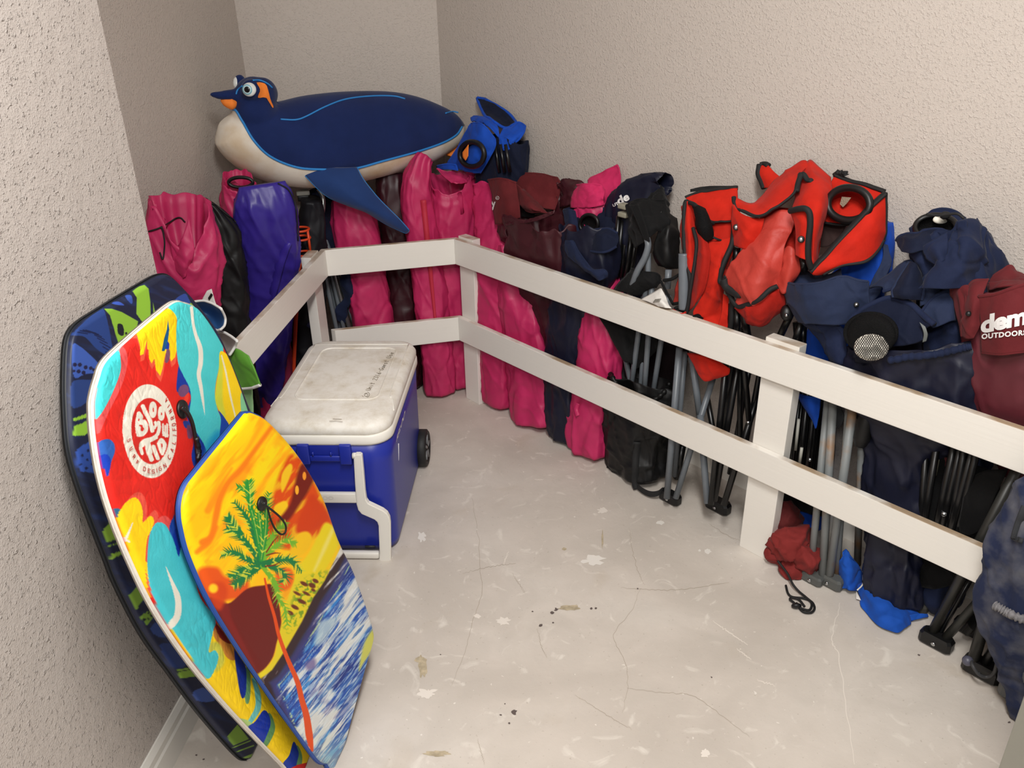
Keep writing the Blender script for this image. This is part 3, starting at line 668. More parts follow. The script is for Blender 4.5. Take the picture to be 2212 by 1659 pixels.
bigs([[(705, 665), (705, 800), (745, 850)], [(768, 665), (770, 850)], [(738, 690), (740, 830)], [(710, 830), (770, 840)]], 3.8, 'logo_lettering', m_lw, .0010); bigs([[(715, 800), (765, 835)]], 7, 'logo_lettering', m_lw, .0010)
bigs([[(345, 590), (343, 610)], cat2([(385, 730), (400, 715), (415, 740), (398, 755)], 8), [(560, 430), (562, 475)], [(682, 500), (685, 525)], [(690, 965), (692, 1000)]], 2.6, 'logo_counter', m_lr_, .0016)
WHT = (226, 221, 206); TEAL = (72, 198, 200); YEL = (246, 206, 14); RED = (216, 36, 26); BLU = (14, 52, 150)
def paint_bloo(X, Y, U, V):
    p = Paint(X, Y, RED); n = fbm(np.stack([X/40, Y/40, X*0], -1), 3)
    p.fill([(400, 535), (450, 560), (465, 640), (440, 760), (400, 860), (330, 1000), (265, 1140), (250, 1030), (330, 850), (390, 680)], (222, 88, 90), zf=zA, a=.85)
    p.fill([(250, 780), (300, 650), (395, 560), (418, 640), (415, 710), (385, 800), (330, 920), (275, 1010), (240, 1020)], (66, 204, 206), zf=zA)
    drip = [(480, 440), (600, 360), (690, 290), (760, 270), (803, 330), (803, 560), (792, 610), (765, 640), (752, 600), (748, 550), (725, 590), (705, 690), (690, 740), (660, 700), (650, 620), (630, 655), (612, 620), (610, 560), (600, 555), (598, 490), (575, 590), (550, 600), (552, 540), (525, 440)]
    p.fill(drip, (232, 96, 66), zf=zA, curve=False, shift=(1, 13), a=.8); p.fill(drip, YEL, zf=zA, curve=False)
    p.fill([(743, 355), (752, 420), (742, 500), (752, 520), (750, 560), (725, 555), (718, 570), (700, 568), (715, 490), (735, 420)], (14, 84, 130), zf=zA, curve=False)
    p.fill([(740, 500), (752, 520), (750, 560), (728, 555)], (10, 52, 160), zf=zA, curve=False); p.fill([(735, 555), (755, 565), (755, 615), (738, 650), (722, 640), (728, 590)], (120, 76, 96), zf=zA)
    p.fill([(822, 665), (860, 740), (900, 830), (905, 1000), (990, 1110), (1030, 1280), (960, 1350), (925, 1370), (905, 1290), (920, 1190), (900, 1100), (870, 1000), (900, 880), (850, 830), (805, 850), (805, 760)], BLU, zf=zA)
    p.ell(*zA(850, 842), 11, 14, (112, 70, 108), ang=.5); p.fill([(860, 880), (885, 860), (880, 910), (860, 920)], (230, 60, 40), zf=zA)
    p.fill([(850, 1050), (900, 1060), (880, 1100), (855, 1090)], (34, 62, 150), zf=zA); p.fill([(875, 1080), (910, 1100), (910, 1165), (880, 1165)], (116, 66, 96), zf=zA)
    p.fill([(700, 260), (790, 215), (850, 215), (930, 235), (1040, 340), (1100, 430), (1125, 575), (1098, 680), (1075, 780), (1068, 870), (1085, 970), (1108, 1040), (1105, 1150), (1070, 1230), (1030, 1300), (990, 1210), (930, 1110), (892, 1000), (902, 900), (890, 820), (850, 740), (815, 660), (803, 560), (800, 430), (803, 340), (760, 282)], TEAL, zf=zA)
    p.fill([(1030, 1180), (1090, 1120), (1110, 1200), (1020, 1330), (1000, 1280)], (20, 150, 196), zf=zA, soft=14)
    p.line([(905, 270), (915, 370), (932, 450), (965, 550), (968, 650), (955, 730), (970, 820), (985, 920), (997, 1010)], [7, 6, 7, 10, 10, 9, 8, 5, .5], WHT, zf=zA)
    p.fill([(1105, 570), (1190, 630), (1280, 740), (1320, 860), (1300, 990), (1230, 1050), (1165, 1105), (1138, 1040), (1095, 980), (1070, 900), (1075, 800), (1095, 690)], (246, 208, 20), zf=zA)
    p.fill([(1105, 590), (1120, 700), (1120, 900), (1140, 1020), (1095, 980), (1070, 900), (1075, 800), (1095, 690)], (206, 210, 60), zf=zA, soft=5)
    p.line([(1112, 600), (1138, 700), (1158, 800), (1178, 900), (1212, 1040)], [3, 4, 4, 4, 3], (232, 226, 190), zf=zA)
    p.fill([(1092, 980), (1138, 1035), (1165, 1100), (1100, 1180), (1108, 1040)], (12, 64, 160), zf=zA); p.fill([(1245, 860), (1285, 900), (1290, 1000), (1250, 1000)], (130, 200, 150), zf=zA)
    # lower half
    p.fill([(265, 1200), (330, 1175), (370, 1205), (377, 1260), (350, 1340), (330, 1430), (300, 1350), (265, 1280)], (42, 92, 172), zf=zA); p.fill([(270, 1300), (320, 1280), (350, 1330), (328, 1430), (300, 1380)], (14, 56, 170), zf=zA)
    p.fill([(270, 60), (310, 55), (320, 100), (290, 110)], (40, 96, 130), zf=zB)
    h = [(300, 95), (330, 40), (370, -2), (410, -14), (440, 20), (455, 80), (455, 140), (500, 98), (525, 130), (505, 190), (480, 250), (470, 420), (490, 620), (420, 520), (340, 260), (305, 150)]
    p.fill(h, (228, 92, 74), zf=zB, shift=(9, -12), a=.75); p.ell(*zB(585, 150), 16, 18, (226, 96, 92), a=.75)
    p.fill([(450, 330), (490, 400), (900, 820), (980, 800), (1030, 900), (1200, 1120), (1360, 1320), (1530, 1540), (1520, 1659), (1330, 1659), (1180, 1540), (1000, 1340), (800, 1060), (640, 820), (520, 600)], YEL, zf=zB)
    p.fill(h, YEL, zf=zB)
    p.line([(392, 140), (372, 190), (352, 240), (372, 260)], [2, 4, 6, 3], WHT, zf=zB)
    p.fill([(618, 170), (660, 80), (720, 60), (760, 120), (770, 280), (720, 270), (695, 290), (675, 350), (640, 250)], (26, 70, 160), zf=zB); p.fill([(640, 220), (690, 150), (740, 180), (740, 270), (695, 290), (675, 345)], (8, 48, 150), zf=zB)
    p.fill([(930, 760), (1010, 860), (1030, 980), (980, 980), (930, 900), (890, 830)], (206, 130, 50), zf=zB); p.fill([(900, 760), (990, 860), (990, 890), (930, 850)], (120, 26, 22), zf=zB)
    p.fill([(860, 900), (930, 890), (960, 1000), (900, 1060)], (200, 196, 70), zf=zB, soft=6)
    p.fill([(482, 400), (490, 250), (508, 185), (540, 140), (590, 150), (622, 200), (652, 270), (676, 350), (692, 290), (722, 258), (752, 330), (800, 580), (900, 730), (888, 820), (862, 940), (900, 930), (922, 970), (900, 1050), (848, 1105), (750, 970), (640, 810), (555, 680), (500, 540)], (66, 190, 200), zf=zB)
    p.fill([(597, 408), (640, 500), (685, 590), (694, 680), (680, 740), (630, 800), (612, 762), (645, 720), (655, 640), (640, 560), (612, 470)], WHT, zf=zB)
    p.fill([(1095, 1030), (1118, 1070), (1120, 1200), (1105, 1262), (1085, 1225)], (92, 140, 92), zf=zB); p.fill([(1020, 920), (1060, 960), (1092, 1040), (1095, 1150), (1085, 1218), (1062, 1215), (1038, 1090)], (10, 42, 140), zf=zB)
    p.line([(1140, 1110), (1165, 1200), (1165, 1290), (1110, 1385)], [8, 12, 13, 10], (106, 190, 184), zf=zB); p.fill([(1035, 1355), (1100, 1362), (1140, 1400), (1100, 1425)], (170, 200, 120), zf=zB)
    p.fill([(1230, 1320), (1272, 1395), (1255, 1470), (1200, 1550), (1170, 1500)], (96, 146, 90), zf=zB); p.fill([(1095, 1418), (1150, 1370), (1200, 1303), (1232, 1325), (1245, 1385), (1222, 1455), (1190, 1515), (1150, 1480)], (12, 48, 160), zf=zB, curve=True)
    p.fill([(1405, 1520), (1440, 1580), (1430, 1659), (1390, 1659)], (96, 146, 90), zf=zB); p.fill([(1388, 1496), (1418, 1560), (1410, 1615), (1385, 1680), (1320, 1640), (1360, 1580)], (14, 50, 150), zf=zB)
    p.fill([(1370, 1659), (1410, 1640), (1500, 1618), (1510, 1680), (1380, 1690)], (206, 32, 26), zf=zB, curve=False)
    # round logo
    on, nn_ = bloo_pl; ce = onpl(326.5, 931, on, nn_); e1 = nz(np.cross(UP, nn_)); e2 = np.cross(nn_, e1)
    PP = np.array([onpl(326.5, 931, on, nn_)]); cu = np.array([ray(x, y) for x, y in ()]) if False else None
    D = _f[None]+_r[None]*((X-CX)/FPX)[:, None]-_u[None]*((Y-CY)/FPX)[:, None]; t = ((on-EYE)@nn_)/(D@nn_); Q = EYE+D*t[:, None]-ce
    r = np.hypot(Q@e1, Q@e2); k = zdist(ce)/FPX
    p.put(np.clip((logoR-r)/k+.5, 0, 1), WHT); p.put(np.clip((logoR*.705-r)/k+.5, 0, 1), (204, 38, 30))
    for ls, w_, c_ in LOGO:
        for l in ls: p.line(l, w_, c_, zf=zl, curve=False)
    p.C += (n*5)[:, None]
    return p.C
bloo_n = nz(np.array((.989, -.101, .112))); bloo_o = FZ(658, 1668, 0.0); bloo_pl = (bloo_o, bloo_n)
logoR = np.mean([np.linalg.norm(onpl(*q, *bloo_pl)-onpl(326.5, 931, *bloo_pl)) for q in ((268.2, 928), (384.5, 931), (324.4, 831), (330.6, 1033))])
def crease_bloo(U, V, P):
    z = np.stack([U*34+V*20, V*9-U*6, U*0], -1); z2 = np.stack([U*60-V*25, V*30+U*10, U*0+4], -1)
    m = np.clip((.16-np.abs(U+.0-.02))/.1, 0, 1)*np.clip((.36+V)/.1, 0, 1)*np.clip((.10-U)/.1, 0, 1)+np.clip((-V-.42)/.1, 0, 1)*np.clip((.12-U)/.12, 0, 1)+np.clip((V+.10)/.06, 0, 1)
    r = np.clip(ridge(z), .55, 1)-.55; r2 = np.clip(ridge(z2), .6, 1)-.6
    return -(.0032*r+.0018*r2)*np.clip(m, 0, 1)
Lb = [(302, 722), (243, 778), (226, 818), (217, 852), (214, 880), (218, 940), (231, 1020), (253, 1100), (292, 1200), (345, 1310), (417, 1420), (490, 1510), (563, 1590), (620, 1650), (636, 1668), (660, 1668)]
rb, ob, _ = board('bodyboard', 'red, yellow and turquoise bodyboard with a round white surf logo, middle of the three', bloo_o, bloo_n, Lb, None, .019, m_print, M('white_foam_rail', (222, 214, 202), .6, bump=.5, bscale=30, bdist=.004), paint_bloo, .0017, .00125, ((240, 775), (375, 658), .1135), crease=crease_bloo)
m_lr = M('logo_red', (196, 44, 36), .6, spec=.3)
# letters round the ring: simple stroke capitals
GL = {'S': [[(1, .9), (.8, 1), (.2, 1), (0, .85), (0, .6), (.2, .5), (.8, .5), (1, .35), (1, .12), (.8, 0), (.2, 0), (0, .1)]], 'U': [[(0, 1), (0, .15), (.2, 0), (.8, 0), (1, .15), (1, 1)]], 'R': [[(0, 0), (0, 1), (.85, 1), (1, .85), (1, .6), (.85, .48), (0, .48)], [(.5, .48), (1, 0)]],
      'F': [[(0, 0), (0, 1), (1, 1)], [(0, .5), (.8, .5)]], 'D': [[(0, 0), (0, 1), (.7, 1), (1, .8), (1, .2), (.7, 0), (0, 0)]], 'E': [[(1, 1), (0, 1), (0, 0), (1, 0)], [(0, .5), (.8, .5)]], 'I': [[(.5, 0), (.5, 1)]], 'G': [[(1, 1), (.2, 1), (0, .8), (0, .2), (.2, 0), (.8, 0), (1, .2), (1, .5), (.55, .5)]],
      'N': [[(0, 0), (0, 1), (1, 0), (1, 1)]], 'C': [[(1, 1), (.2, 1), (0, .8), (0, .2), (.2, 0), (1, 0)]], 'A': [[(0, 0), (.5, 1), (1, 0)], [(.2, .38), (.8, .38)]], 'L': [[(0, 1), (0, 0), (1, 0)]], 'O': [[(.2, 0), (.8, 0), (1, .2), (1, .8), (.8, 1), (.2, 1), (0, .8), (0, .2), (.2, 0)]]}
def ringword(s, pts, hgt):
    n = len(s); P = catmull(np.array([(*zl(*p), 0) for p in pts]), n)[:, :2]; ce = np.array([326.5, 931.])
    T = np.gradient(catmull(np.array([(*zl(*p), 0) for p in pts]), n)[:, :2], axis=0); out = []
    for k, ch in enumerate(s):
        if ch == ' ': continue
        t = T[k]/np.linalg.norm(T[k]); w = hgt*.62*min(1, np.linalg.norm(T[k])/(hgt*.8)); up = ce-P[k]; up = up/np.linalg.norm(up)*hgt
        for l in GL[ch]: out.append([tuple(P[k]+t*(x-.5)*w+up*(y-.5)) for x, y in l])
    mk('logo_lettering', *strokes(bloo_pl, out, 1.25, .0010), m_lr, rb, False)['kind'] = 'stuff'
ringword('SURF', [(200, 905), (232, 1030), (275, 1150), (325, 1238)], 7.5)
ringword('DESIGN', [(430, 1333), (500, 1362), (560, 1372), (615, 1355), (665, 1330), (735, 1285)], 8)
ringword('CALIFORNIA', [(800, 1160), (842, 1050), (868, 940), (880, 830), (876, 740), (868, 670), (848, 570), (818, 470), (790, 395), (755, 310)], 7.5)
# leash plug, cord
def plug(root, pl, x, y, r):
    n = pl[1]; c = onpl(x, y, *pl); k = r*zdist(c)/FPX
    V, Fc = lathe(c, n, [(k, .0), (k, .003), (k*.92, .005), (k*.3, .006), (k*.28, .010), (k*.1, .011)], 32); return mk('leash_plug', V, Fc, m_black, root)
def cord(name, pl, pts, r, root, mat=None, n=40, bumps=0., lifts=None):
    P = catmull(np.array([(*p[:2], p[2] if len(p) > 2 else .008) for p in pts]), n)
    V3 = np.array([onpl(p[0], p[1], pl[0]+pl[1]*p[2], pl[1]) for p in P]); rr = r*(1+bumps*np.sin(np.arange(n)*2.2))
    return mk(name, *tube(V3, rr, 8), mat or m_bk_soft, root)
plug(rb, bloo_pl, 392, 884, 20.5)
cord('leash', bloo_pl, [(392, 880, .012), (404, 890, .016), (414, 910, .014), (420, 935, .01), (425, 965, .008), (427, 985, .008)], .0036, rb, m_black, 40, .0)
cord('leash', bloo_pl, [(424, 945, .012), (430, 975, .01), (428, 990, .01), (434, 1000, .008)], .0046, rb, m_black, 20, .15)
# ---- sunset board with palm tree
zS = zm(390, 880, 4.2545); zT = zm(430, 1250, 4.055)
sun_n = nz(np.array((.95, -.28, .12))); sun_o = FZ(705, 1652, .036); sun_pl = (sun_o, sun_n)
def paint_sun(X, Y, U, V):
    q = lambda a, b, c, d, e=0: np.stack([(X*a+Y*b)/100, (X*c+Y*d)/100, X*0+e], -1)
    # picture axes: along the horizon (up right) and across it
    p = Paint(X, Y, (250, 190, 8)); al, ac = (X*.62-Y*.78), (X*.78+Y*.62)
    w = lambda s1, s2, e, o=4: fbm(np.stack([al/s1, ac/s2, X*0+e], -1), o)
    sm = lambda v, lo, hi: np.clip((v-lo)/(hi-lo), 0, 1)
    p.put(sm(w(160, 30, 1), -.25, .45), (240, 214, 12), .8); p.put(sm(w(110, 22, 5), .15, .7), (246, 150, 10), .75)
    p.put(sm(w(60, 60, 9), .35, .8), (238, 130, 14), .5)
    for P, wd, c in (([(830, 190), (720, 340), (560, 560), (440, 690), (360, 840), (330, 980), (280, 1180), (200, 1240)], [9, 9, 12, 12, 14, 14, 10, 14], (236, 112, 14)), ([(750, 150), (600, 400), (430, 560), (300, 780), (240, 950)], [10, 6, 6, 5, 4], (246, 160, 10)),
                     ([(470, 560), (380, 700), (280, 900), (250, 950)], [4, 8, 14, 14], (240, 140, 14)), ([(150, 1330), (260, 1230), (330, 1100)], [10, 14, 8], (240, 120, 14))): p.line(P, wd, c, soft=6, a=.85, zf=zS)
    # orange band and dark red streak at the right
    p.fill([(1020, 430), (1110, 480), (1200, 640), (1320, 900), (1430, 1120), (1250, 1180), (1060, 1300), (900, 1280), (780, 1160), (820, 1000), (850, 820), (900, 640), (960, 500)], (216, 74, 6), soft=9, zf=zS)
    p.put(sm(w(60, 16, 21), .05, .5)*sm(X, 575, 600)*sm(1250-Y, 0, 60), (240, 196, 20), .75)
    p.fill([(930, 620), (1000, 520), (1030, 560), (980, 700), (930, 780)], (238, 190, 26), soft=4, zf=zS); p.fill([(870, 900), (960, 860), (990, 920), (930, 1000), (860, 960)], (244, 196, 20), soft=4, zf=zS)
    p.fill([(1080, 590), (1130, 520), (1220, 640), (1180, 760), (1090, 900), (1000, 1030), (930, 1060), (900, 1040), (1000, 900), (1040, 760)], (112, 22, 8), soft=7, zf=zS); p.fill([(1110, 960), (1200, 800), (1300, 900), (1350, 1040), (1150, 1160), (1060, 1130)], (206, 60, 4), soft=8, zf=zS)
    p.ell(*zS(1138, 630), 4, 9, (240, 150, 40)); p.ell(*zS(1070, 760), 4, 10, (244, 170, 40))
    p.fill([(1040, 1200), (1150, 1140), (1210, 1200), (1160, 1320), (1060, 1400), (1040, 1520), (1000, 1420)], (242, 190, 16), soft=5, zf=zS)
    p.fill([(1330, 1060), (1430, 1110), (1480, 1200), (1420, 1330), (1330, 1500), (1230, 1640), (1060, 1640), (1060, 1500), (1180, 1340), (1260, 1180)], (232, 208, 22), soft=6, zf=zS)
    p.line([(1400, 1120), (1330, 1280), (1230, 1500)], [8, 10, 6], (236, 222, 120), soft=6, a=.8, zf=zS)
    p.fill([(880, 1500), (1000, 1480), (1040, 1560), (1000, 1659), (900, 1680)], (232, 96, 14), soft=7, zf=zS)
    # dark headland at left
    p.fill([(160, 1500), (330, 1470), (420, 1560), (620, 1600), (560, 1750), (180, 1750)], (226, 84, 16), soft=10, zf=zS)
    p.fill([(90, 170), (250, 220), (420, 90), (560, 60), (640, 60), (700, 230), (720, 420), (680, 560), (640, 700), (540, 830), (480, 870), (330, 640), (180, 370)], (104, 18, 14), soft=3, zf=zT)
    p.fill([(90, 170), (250, 220), (280, 330), (340, 460), (500, 800), (470, 850), (150, 360)], (126, 26, 24), soft=5, a=.7, zf=zT)
    p.fill([(90, 60), (200, 30), (250, 120), (190, 270), (110, 230)], (206, 62, 14), soft=9, a=.8, zf=zT); p.ell(*zT(125, 85), 10, 10, (250, 196, 30), soft=6)
    # yellow beach edge, green bank
    p.fill([(720, 400), (850, 0), (1060, -40), (1140, -60), (900, 400), (760, 640), (640, 820), (530, 885), (500, 850), (600, 770), (660, 680), (690, 540)], (226, 204, 30), soft=4, zf=zT)
    g = sm(fbm(q(8, 6, -5, 7, 3), 3), .0, .35)*sm(p_in(X, Y, [(780, 470), (720, 380), (810, 230), (850, 60), (1040, -60), (1120, -60), (960, 300)], zT), -6, 6)
    p.put(g, (106, 150, 28), .9)
    for x, y, a_, b_ in [(920, 45, 9, 4), (990, 60, 8, 5), (1020, 20, 7, 4), (900, 200, 10, 4), (860, 130, 9, 3), (940, 130, 9, 3), (840, 250, 9, 4), (1000, 100, 5, 3), (800, 300, 7, 4)]: p.ell(*zT(x, y), a_, b_, (104, 44, 18), ang=.5, soft=2)
    # sea
    sea = p_in(X, Y, [(530, 885), (640, 800), (760, 620), (900, 380), (1000, 170), (1100, 20), (1290, -380), (1900, -300), (1900, 900), (1300, 1800), (900, 1800), (560, 960)], zT)
    msk = sm(sea, -1.5, 1.5); c2 = p.C.copy(); dpt = np.clip(sea, 0, 400)
    S = Paint(X, Y, (22, 76, 172)); S.put(sm(w(120, 16, 31), -.2, .35), (14, 40, 122), .85); S.put(sm(w(80, 9, 33), .1, .5), (46, 138, 214), .9)
    S.put(1-sm(dpt, 14, 30), (48, 26, 34), 1.); S.put(sm(dpt, 16, 24)*(1-sm(dpt, 26, 40)), (58, 52, 110), .9)
    S.put(sm(w(150, 4, 40, 3)+.9-np.abs(dpt-34)/5, .75, 1.1), (190, 214, 150), .8)
    foam = sm(dpt, 40, 150)*.75
    S.put(sm(w(150, 20, 51, 5)+foam, .28, .55), (224, 224, 216), .95); S.put(sm(w(70, 7, 55, 4)-.0+foam*.4, .2, .5)*sm(dpt, 30, 60), (216, 226, 230), .7)
    S.put(sm(w(90, 10, 61, 4), .18, .4)*sm(dpt, 60, 90), (26, 84, 168), .7); S.put(sm(w(60, 14, 66, 3), .3, .6)*sm(dpt, 50, 100), (96, 92, 150), .45)
    S.put(sm(w(30, 3.0, 71, 3), .12, .4)*sm(dpt, 26, 50), (235, 240, 240), .55)
    S.fill([(1060, 380), (1180, 340), (1200, 400), (1080, 560), (1010, 580), (1030, 460)], (196, 214, 216), soft=10, a=.8, zf=zT); S.fill([(930, 740), (1010, 700), (1020, 780), (950, 800)], (110, 96, 150), soft=9, a=.8, zf=zT)
    S.put(sm(Y, 1560, 1640), (206, 214, 190), .55)
    S.fill([(1450, 560), (1540, 430), (1560, 540), (1440, 740), (1400, 800)], (206, 206, 96), soft=5, zf=zT)
    p.C = c2*(1-msk[:, None])+S.C*msk[:, None]
    # palm trunk and fronds
    p.line([(575, 0), (610, 160), (660, 330), (700, 500), (770, 690), (860, 900), (900, 1060), (940, 1200), (965, 1370), (985, 1500)], [4, 6, 7, 8, 9, 11, 12, 14, 16, 9], (222, 74, 10), zf=zT)
    cx, cy = zS(745, 1440); rs = np.random.RandomState(3)
    fr = [([(730, 1400), (680, 1180), (600, 1000), (500, 880)], 0), ([(740, 1380), (690, 1100), (640, 900), (600, 760), (535, 740)], 1), ([(730, 1420), (600, 1240), (500, 1150), (430, 1115)], 0), ([(745, 1400), (740, 1150), (720, 980), (740, 900)], 1), ([(640, 930), (640, 780), (630, 680)], 1), ([(560, 1160), (490, 1080), (430, 1000)], 0),
          ([(730, 1440), (600, 1390), (480, 1330), (385, 1350)], 0), ([(730, 1460), (620, 1480), (540, 1510), (460, 1560)], 0), ([(740, 1460), (640, 1530), (560, 1580), (490, 1640)], 0), ([(750, 1400), (820, 1230), (900, 1120), (960, 1060)], 2), ([(760, 1400), (860, 1290), (970, 1220), (1050, 1250)], 2), ([(760, 1430), (900, 1400), (1020, 1400), (1110, 1500)], 0), ([(750, 1460), (830, 1560), (880, 1650), (900, 1740), (960, 1860), (980, 1990)], 2), ([(760, 1450), (860, 1470), (960, 1540), (940, 1600)], 0), ([(740, 1400), (780, 1150), (790, 950), (815, 800)], 1)]
    gr = [(14, 116, 62), (34, 140, 54), (110, 176, 44)]
    for P, kk in fr:
        Q = catmull(np.array([(*zS(*a), 0) for a in P]), 34)[:, :2]; T = np.gradient(Q, axis=0); T /= np.linalg.norm(T, axis=1)[:, None]; N = np.stack([-T[:, 1], T[:, 0]], 1)
        p.line([tuple(a) for a in Q[::3]], [9, 11, 8, 2], gr[kk], soft=1.5, a=.95)
        for k in range(3, 34, 2):
            for s in (-1, 1):
                L = (7+11*math.sin(math.pi*k/36))*(.7+.6*rs.rand()); e = Q[k]+N[k]*s*L*.75+T[k]*L*.7
                p.line([tuple(Q[k]), tuple((Q[k]+e)/2), tuple(e)], [3.2, 2.6, .5], gr[kk] if rs.rand() < .7 else (200, 204, 60), curve=False, a=.95)
        if kk == 1: p.line([tuple(a) for a in Q[::3]], [1, 1.4, .6], (216, 216, 90), a=.8)
    for P in ([(780, 1460), (860, 1450), (920, 1420)], [(790, 1330), (840, 1250), (900, 1180)], [(790, 1360), (860, 1340), (920, 1340)]): p.line(P, [3, 3, 1], (124, 32, 16), zf=zS)
    return p.C
def p_in(X, Y, P, zf):
    h = Paint(X, Y, (0, 0, 0)); return h.sd(np.array([zf(*a) for a in P], float), np.arange(len(X)))
Ls = [(478, 965), (425, 1030), (408, 1058), (401, 1085), (400, 1110), (404, 1140), (420, 1200), (460, 1290), (520, 1390), (600, 1510), (660, 1595), (690, 1637), (703, 1649), (714, 1651)]
Rs = [(478, 965), (530, 900), (542, 893), (556, 894), (590, 915), (650, 985), (700, 1070), (735, 1165), (770, 1240), (800, 1325), (809, 1358), (810, 1378), (795, 1430), (765, 1540), (744, 1620), (732, 1640), (714, 1651)]
rs_, os_, _ = board('bodyboard', 'yellow sunset bodyboard with a green palm tree and blue waves, frontmost of the three', sun_o, sun_n, Ls, Rs, .021, m_print_slick, M('blue_rail', (34, 74, 152), .5), paint_sun, .0012, .00125, ((425, 1030), (530, 900), .0985), edge_round=.016)
plug(rs_, sun_pl, 564, 1088, 16)
cord('leash', sun_pl, [(566, 1087, .012), (585, 1100, .018), (606, 1118, .016), (617, 1135, .01), (616, 1150, .008), (607, 1154, .008), (594, 1142, .008), (584, 1120, .010), (578, 1098, .012)], .0020, rs_, m_bk_soft, 60)
# ================================================================== wheeled cooler
cyv = nz(np.array([.05, 1, 0])); cxv = np.array([cyv[1], -cyv[0], 0]); c0 = np.array([-.3525, 1.985, 0])      # front right foot of the cooler
cool = thing('wheeled_cooler', 'blue wheeled cooler with a dirty white lid and folded white pull handle', 'cooler', c0-cxv*.17+cyv*.28)
def cp(x, y, z): return c0+cxv*x+cyv*y+UP*z          # x from right side (negative = left), y from front
CWd, CLn = .352, .58
def rrect(x0, x1, y0, y1, r, z, n=8):
    out = []
    for cx_, cy_, a0 in ((x1-r, y0+r, -90), (x1-r, y1-r, 0), (x0+r, y1-r, 90), (x0+r, y0+r, 180)):
        for k in range(n+1): a = math.radians(a0+90*k/n); out.append(cp(cx_+r*math.cos(a), cy_+r*math.sin(a), z))
    return out
def rloft(secs, cap=True):
    V = []; 
    for s in secs: V += rrect(*s)
    m = 36; Fc = [(i*m+j, i*m+(j+1) % m, (i+1)*m+(j+1) % m, (i+1)*m+j) for i in range(len(secs)-1) for j in range(m)]
    if cap: Fc += [tuple(range(m-1, -1, -1)), tuple((len(secs)-1)*m+j for j in range(m))]
    return np.array(V), Fc
m_blue = M('cooler_blue', (28, 44, 150), .36, spec=.5, bump=.05, bscale=200, bdist=.001)
m_lid = M('cooler_white', (232, 228, 219), .42, spec=.4, bump=.05, bscale=90, bdist=.002)
def dirtylid():
    m = M('dirty_lid', (226, 221, 211), .5, spec=.35); nt = m.node_tree; b = nt.nodes['Principled BSDF']; tc = nt.nodes.new('ShaderNodeTexCoord')
    n = nt.nodes.new('ShaderNodeTexNoise'); n.inputs['Scale'].default_value = 14; n.inputs['Detail'].default_value = 9; n.inputs['Roughness'].default_value = .7; nt.links.new(tc.outputs['Object'], n.inputs['Vector'])
    r = nt.nodes.new('ShaderNodeValToRGB'); e = r.color_ramp.elements; e[0].position = .44; e[0].color = (*lin((234, 230, 222)), 1); e[1].position = .80; e[1].color = (*lin((178, 162, 132)), 1)
    k = e.new(.60); k.color = (*lin((220, 213, 200)), 1)
    nt.links.new(n.outputs['Fac'], r.inputs['Fac']); nt.links.new(r.outputs[0], b.inputs['Base Color']); return m
m_dlid = dirtylid()
x0, x1, y0, y1 = -CWd, 0.004, .0, CLn
body = mk('body', *rloft([(x0+.018, x1-.010, .018, y1-.01, .05, .012), (x0+.014, x1-.006, .014, y1-.006, .055, .03), (x0+.004, x1-.001, .004, y1, .06, .315), (x0, x1+.003, 0, y1, .065, .390)]), m_blue, cool)
mk('rim', *rloft([(x0-.004, x1+.006, -.004, y1+.004, .068, .384), (x0-.006, x1+.008, -.006, y1+.006, .07, .390), (x0-.006, x1+.008, -.006, y1+.006, .07, .410), (x0-.002, x1+.004, -.002, y1+.002, .068, .414)]), m_lid, cool)
lidy1 = y1+.004
lid = mk('lid', *rloft([(x0, x1+.002, .0, lidy1, .066, .413), (x0-.004, x1+.006, -.004, lidy1+.004, .07, .420), (x0-.004, x1+.006, -.004, lidy1+.004, .07, .434), (x0+.004, x1-.002, .006, lidy1-.004, .062, .446), (x0+.022, x1-.020, .03, lidy1-.02, .045, .452)]), m_dlid, cool)
zt = .452
def rring(ax0, ax1, ay0, ay1, r, rad, z=zt): return tube(np.array(rrect(ax0, ax1, ay0, ay1, r, z)), rad, 8, closed=True, flat=1.)
mk('lid_ridge', *rring(x0+.058, x1-.050, .142, lidy1-.075, .035, .004, zt-.0012), m_dlid, lid)
gl = [cp(x0+.022, lidy1-.045, zt), cp(x0+.022, .19, zt), cp(x0+.010, .155, zt-.002), cp(x0-.002, .12, zt-.012)]
gr_ = [cp(x1-.020, lidy1-.045, zt), cp(x1-.020, .20, zt), cp(x1-.008, .155, zt-.003), cp(x1+.005, .10, zt-.014)]
for g in (gl, gr_): mk('hinge_line', *tube(catmull(g, 24), .0016, 6), m_lid, lid)
mk('hinge_line', *tube([cp(x0+.022, lidy1-.045, zt), cp(x1-.020, lidy1-.045, zt)], .0022, 6), m_lid, lid)
# front: latch pocket, handle
fo = cp(0, -.001, 0); fn = -cyv
zc = zm(560, 860, 4.384)
def fp(x, y, o=0.): return onpl(*zc(x, y), fo+fn*o, fn)
def mirror(P): cxm = (x0+x1)/2; return [p-cxv*2*(((p-c0)@cxv)-cxm) for p in P]
def fblock(name, xa, ya, xb, yb, d, mat, mir=False, bev=.003):
    a, b, c = fp(xa, yb), fp(xb, yb), fp(xa, ya)
    P = [a, b, c]
    if mir: P = mirror(P); P = [P[1], P[0], P[2]-(P[0]-P[1])*0]; 
    o = P[0]; ex = P[1]-P[0]; ez = np.array([0, 0, c[2]-a[2]])
    return mk(name, *box(o-fn*.004, ex, fn*(d+.004), ez, bev), mat, cool)
fblock('latch_block', 782, 425, 890, 605, .016, m_blue); fblock('latch_block', 782, 425, 890, 605, .016, m_blue, True)
P_ = mirror([fp(782, 590), fp(782, 548)]); a = fp(782, 590); 
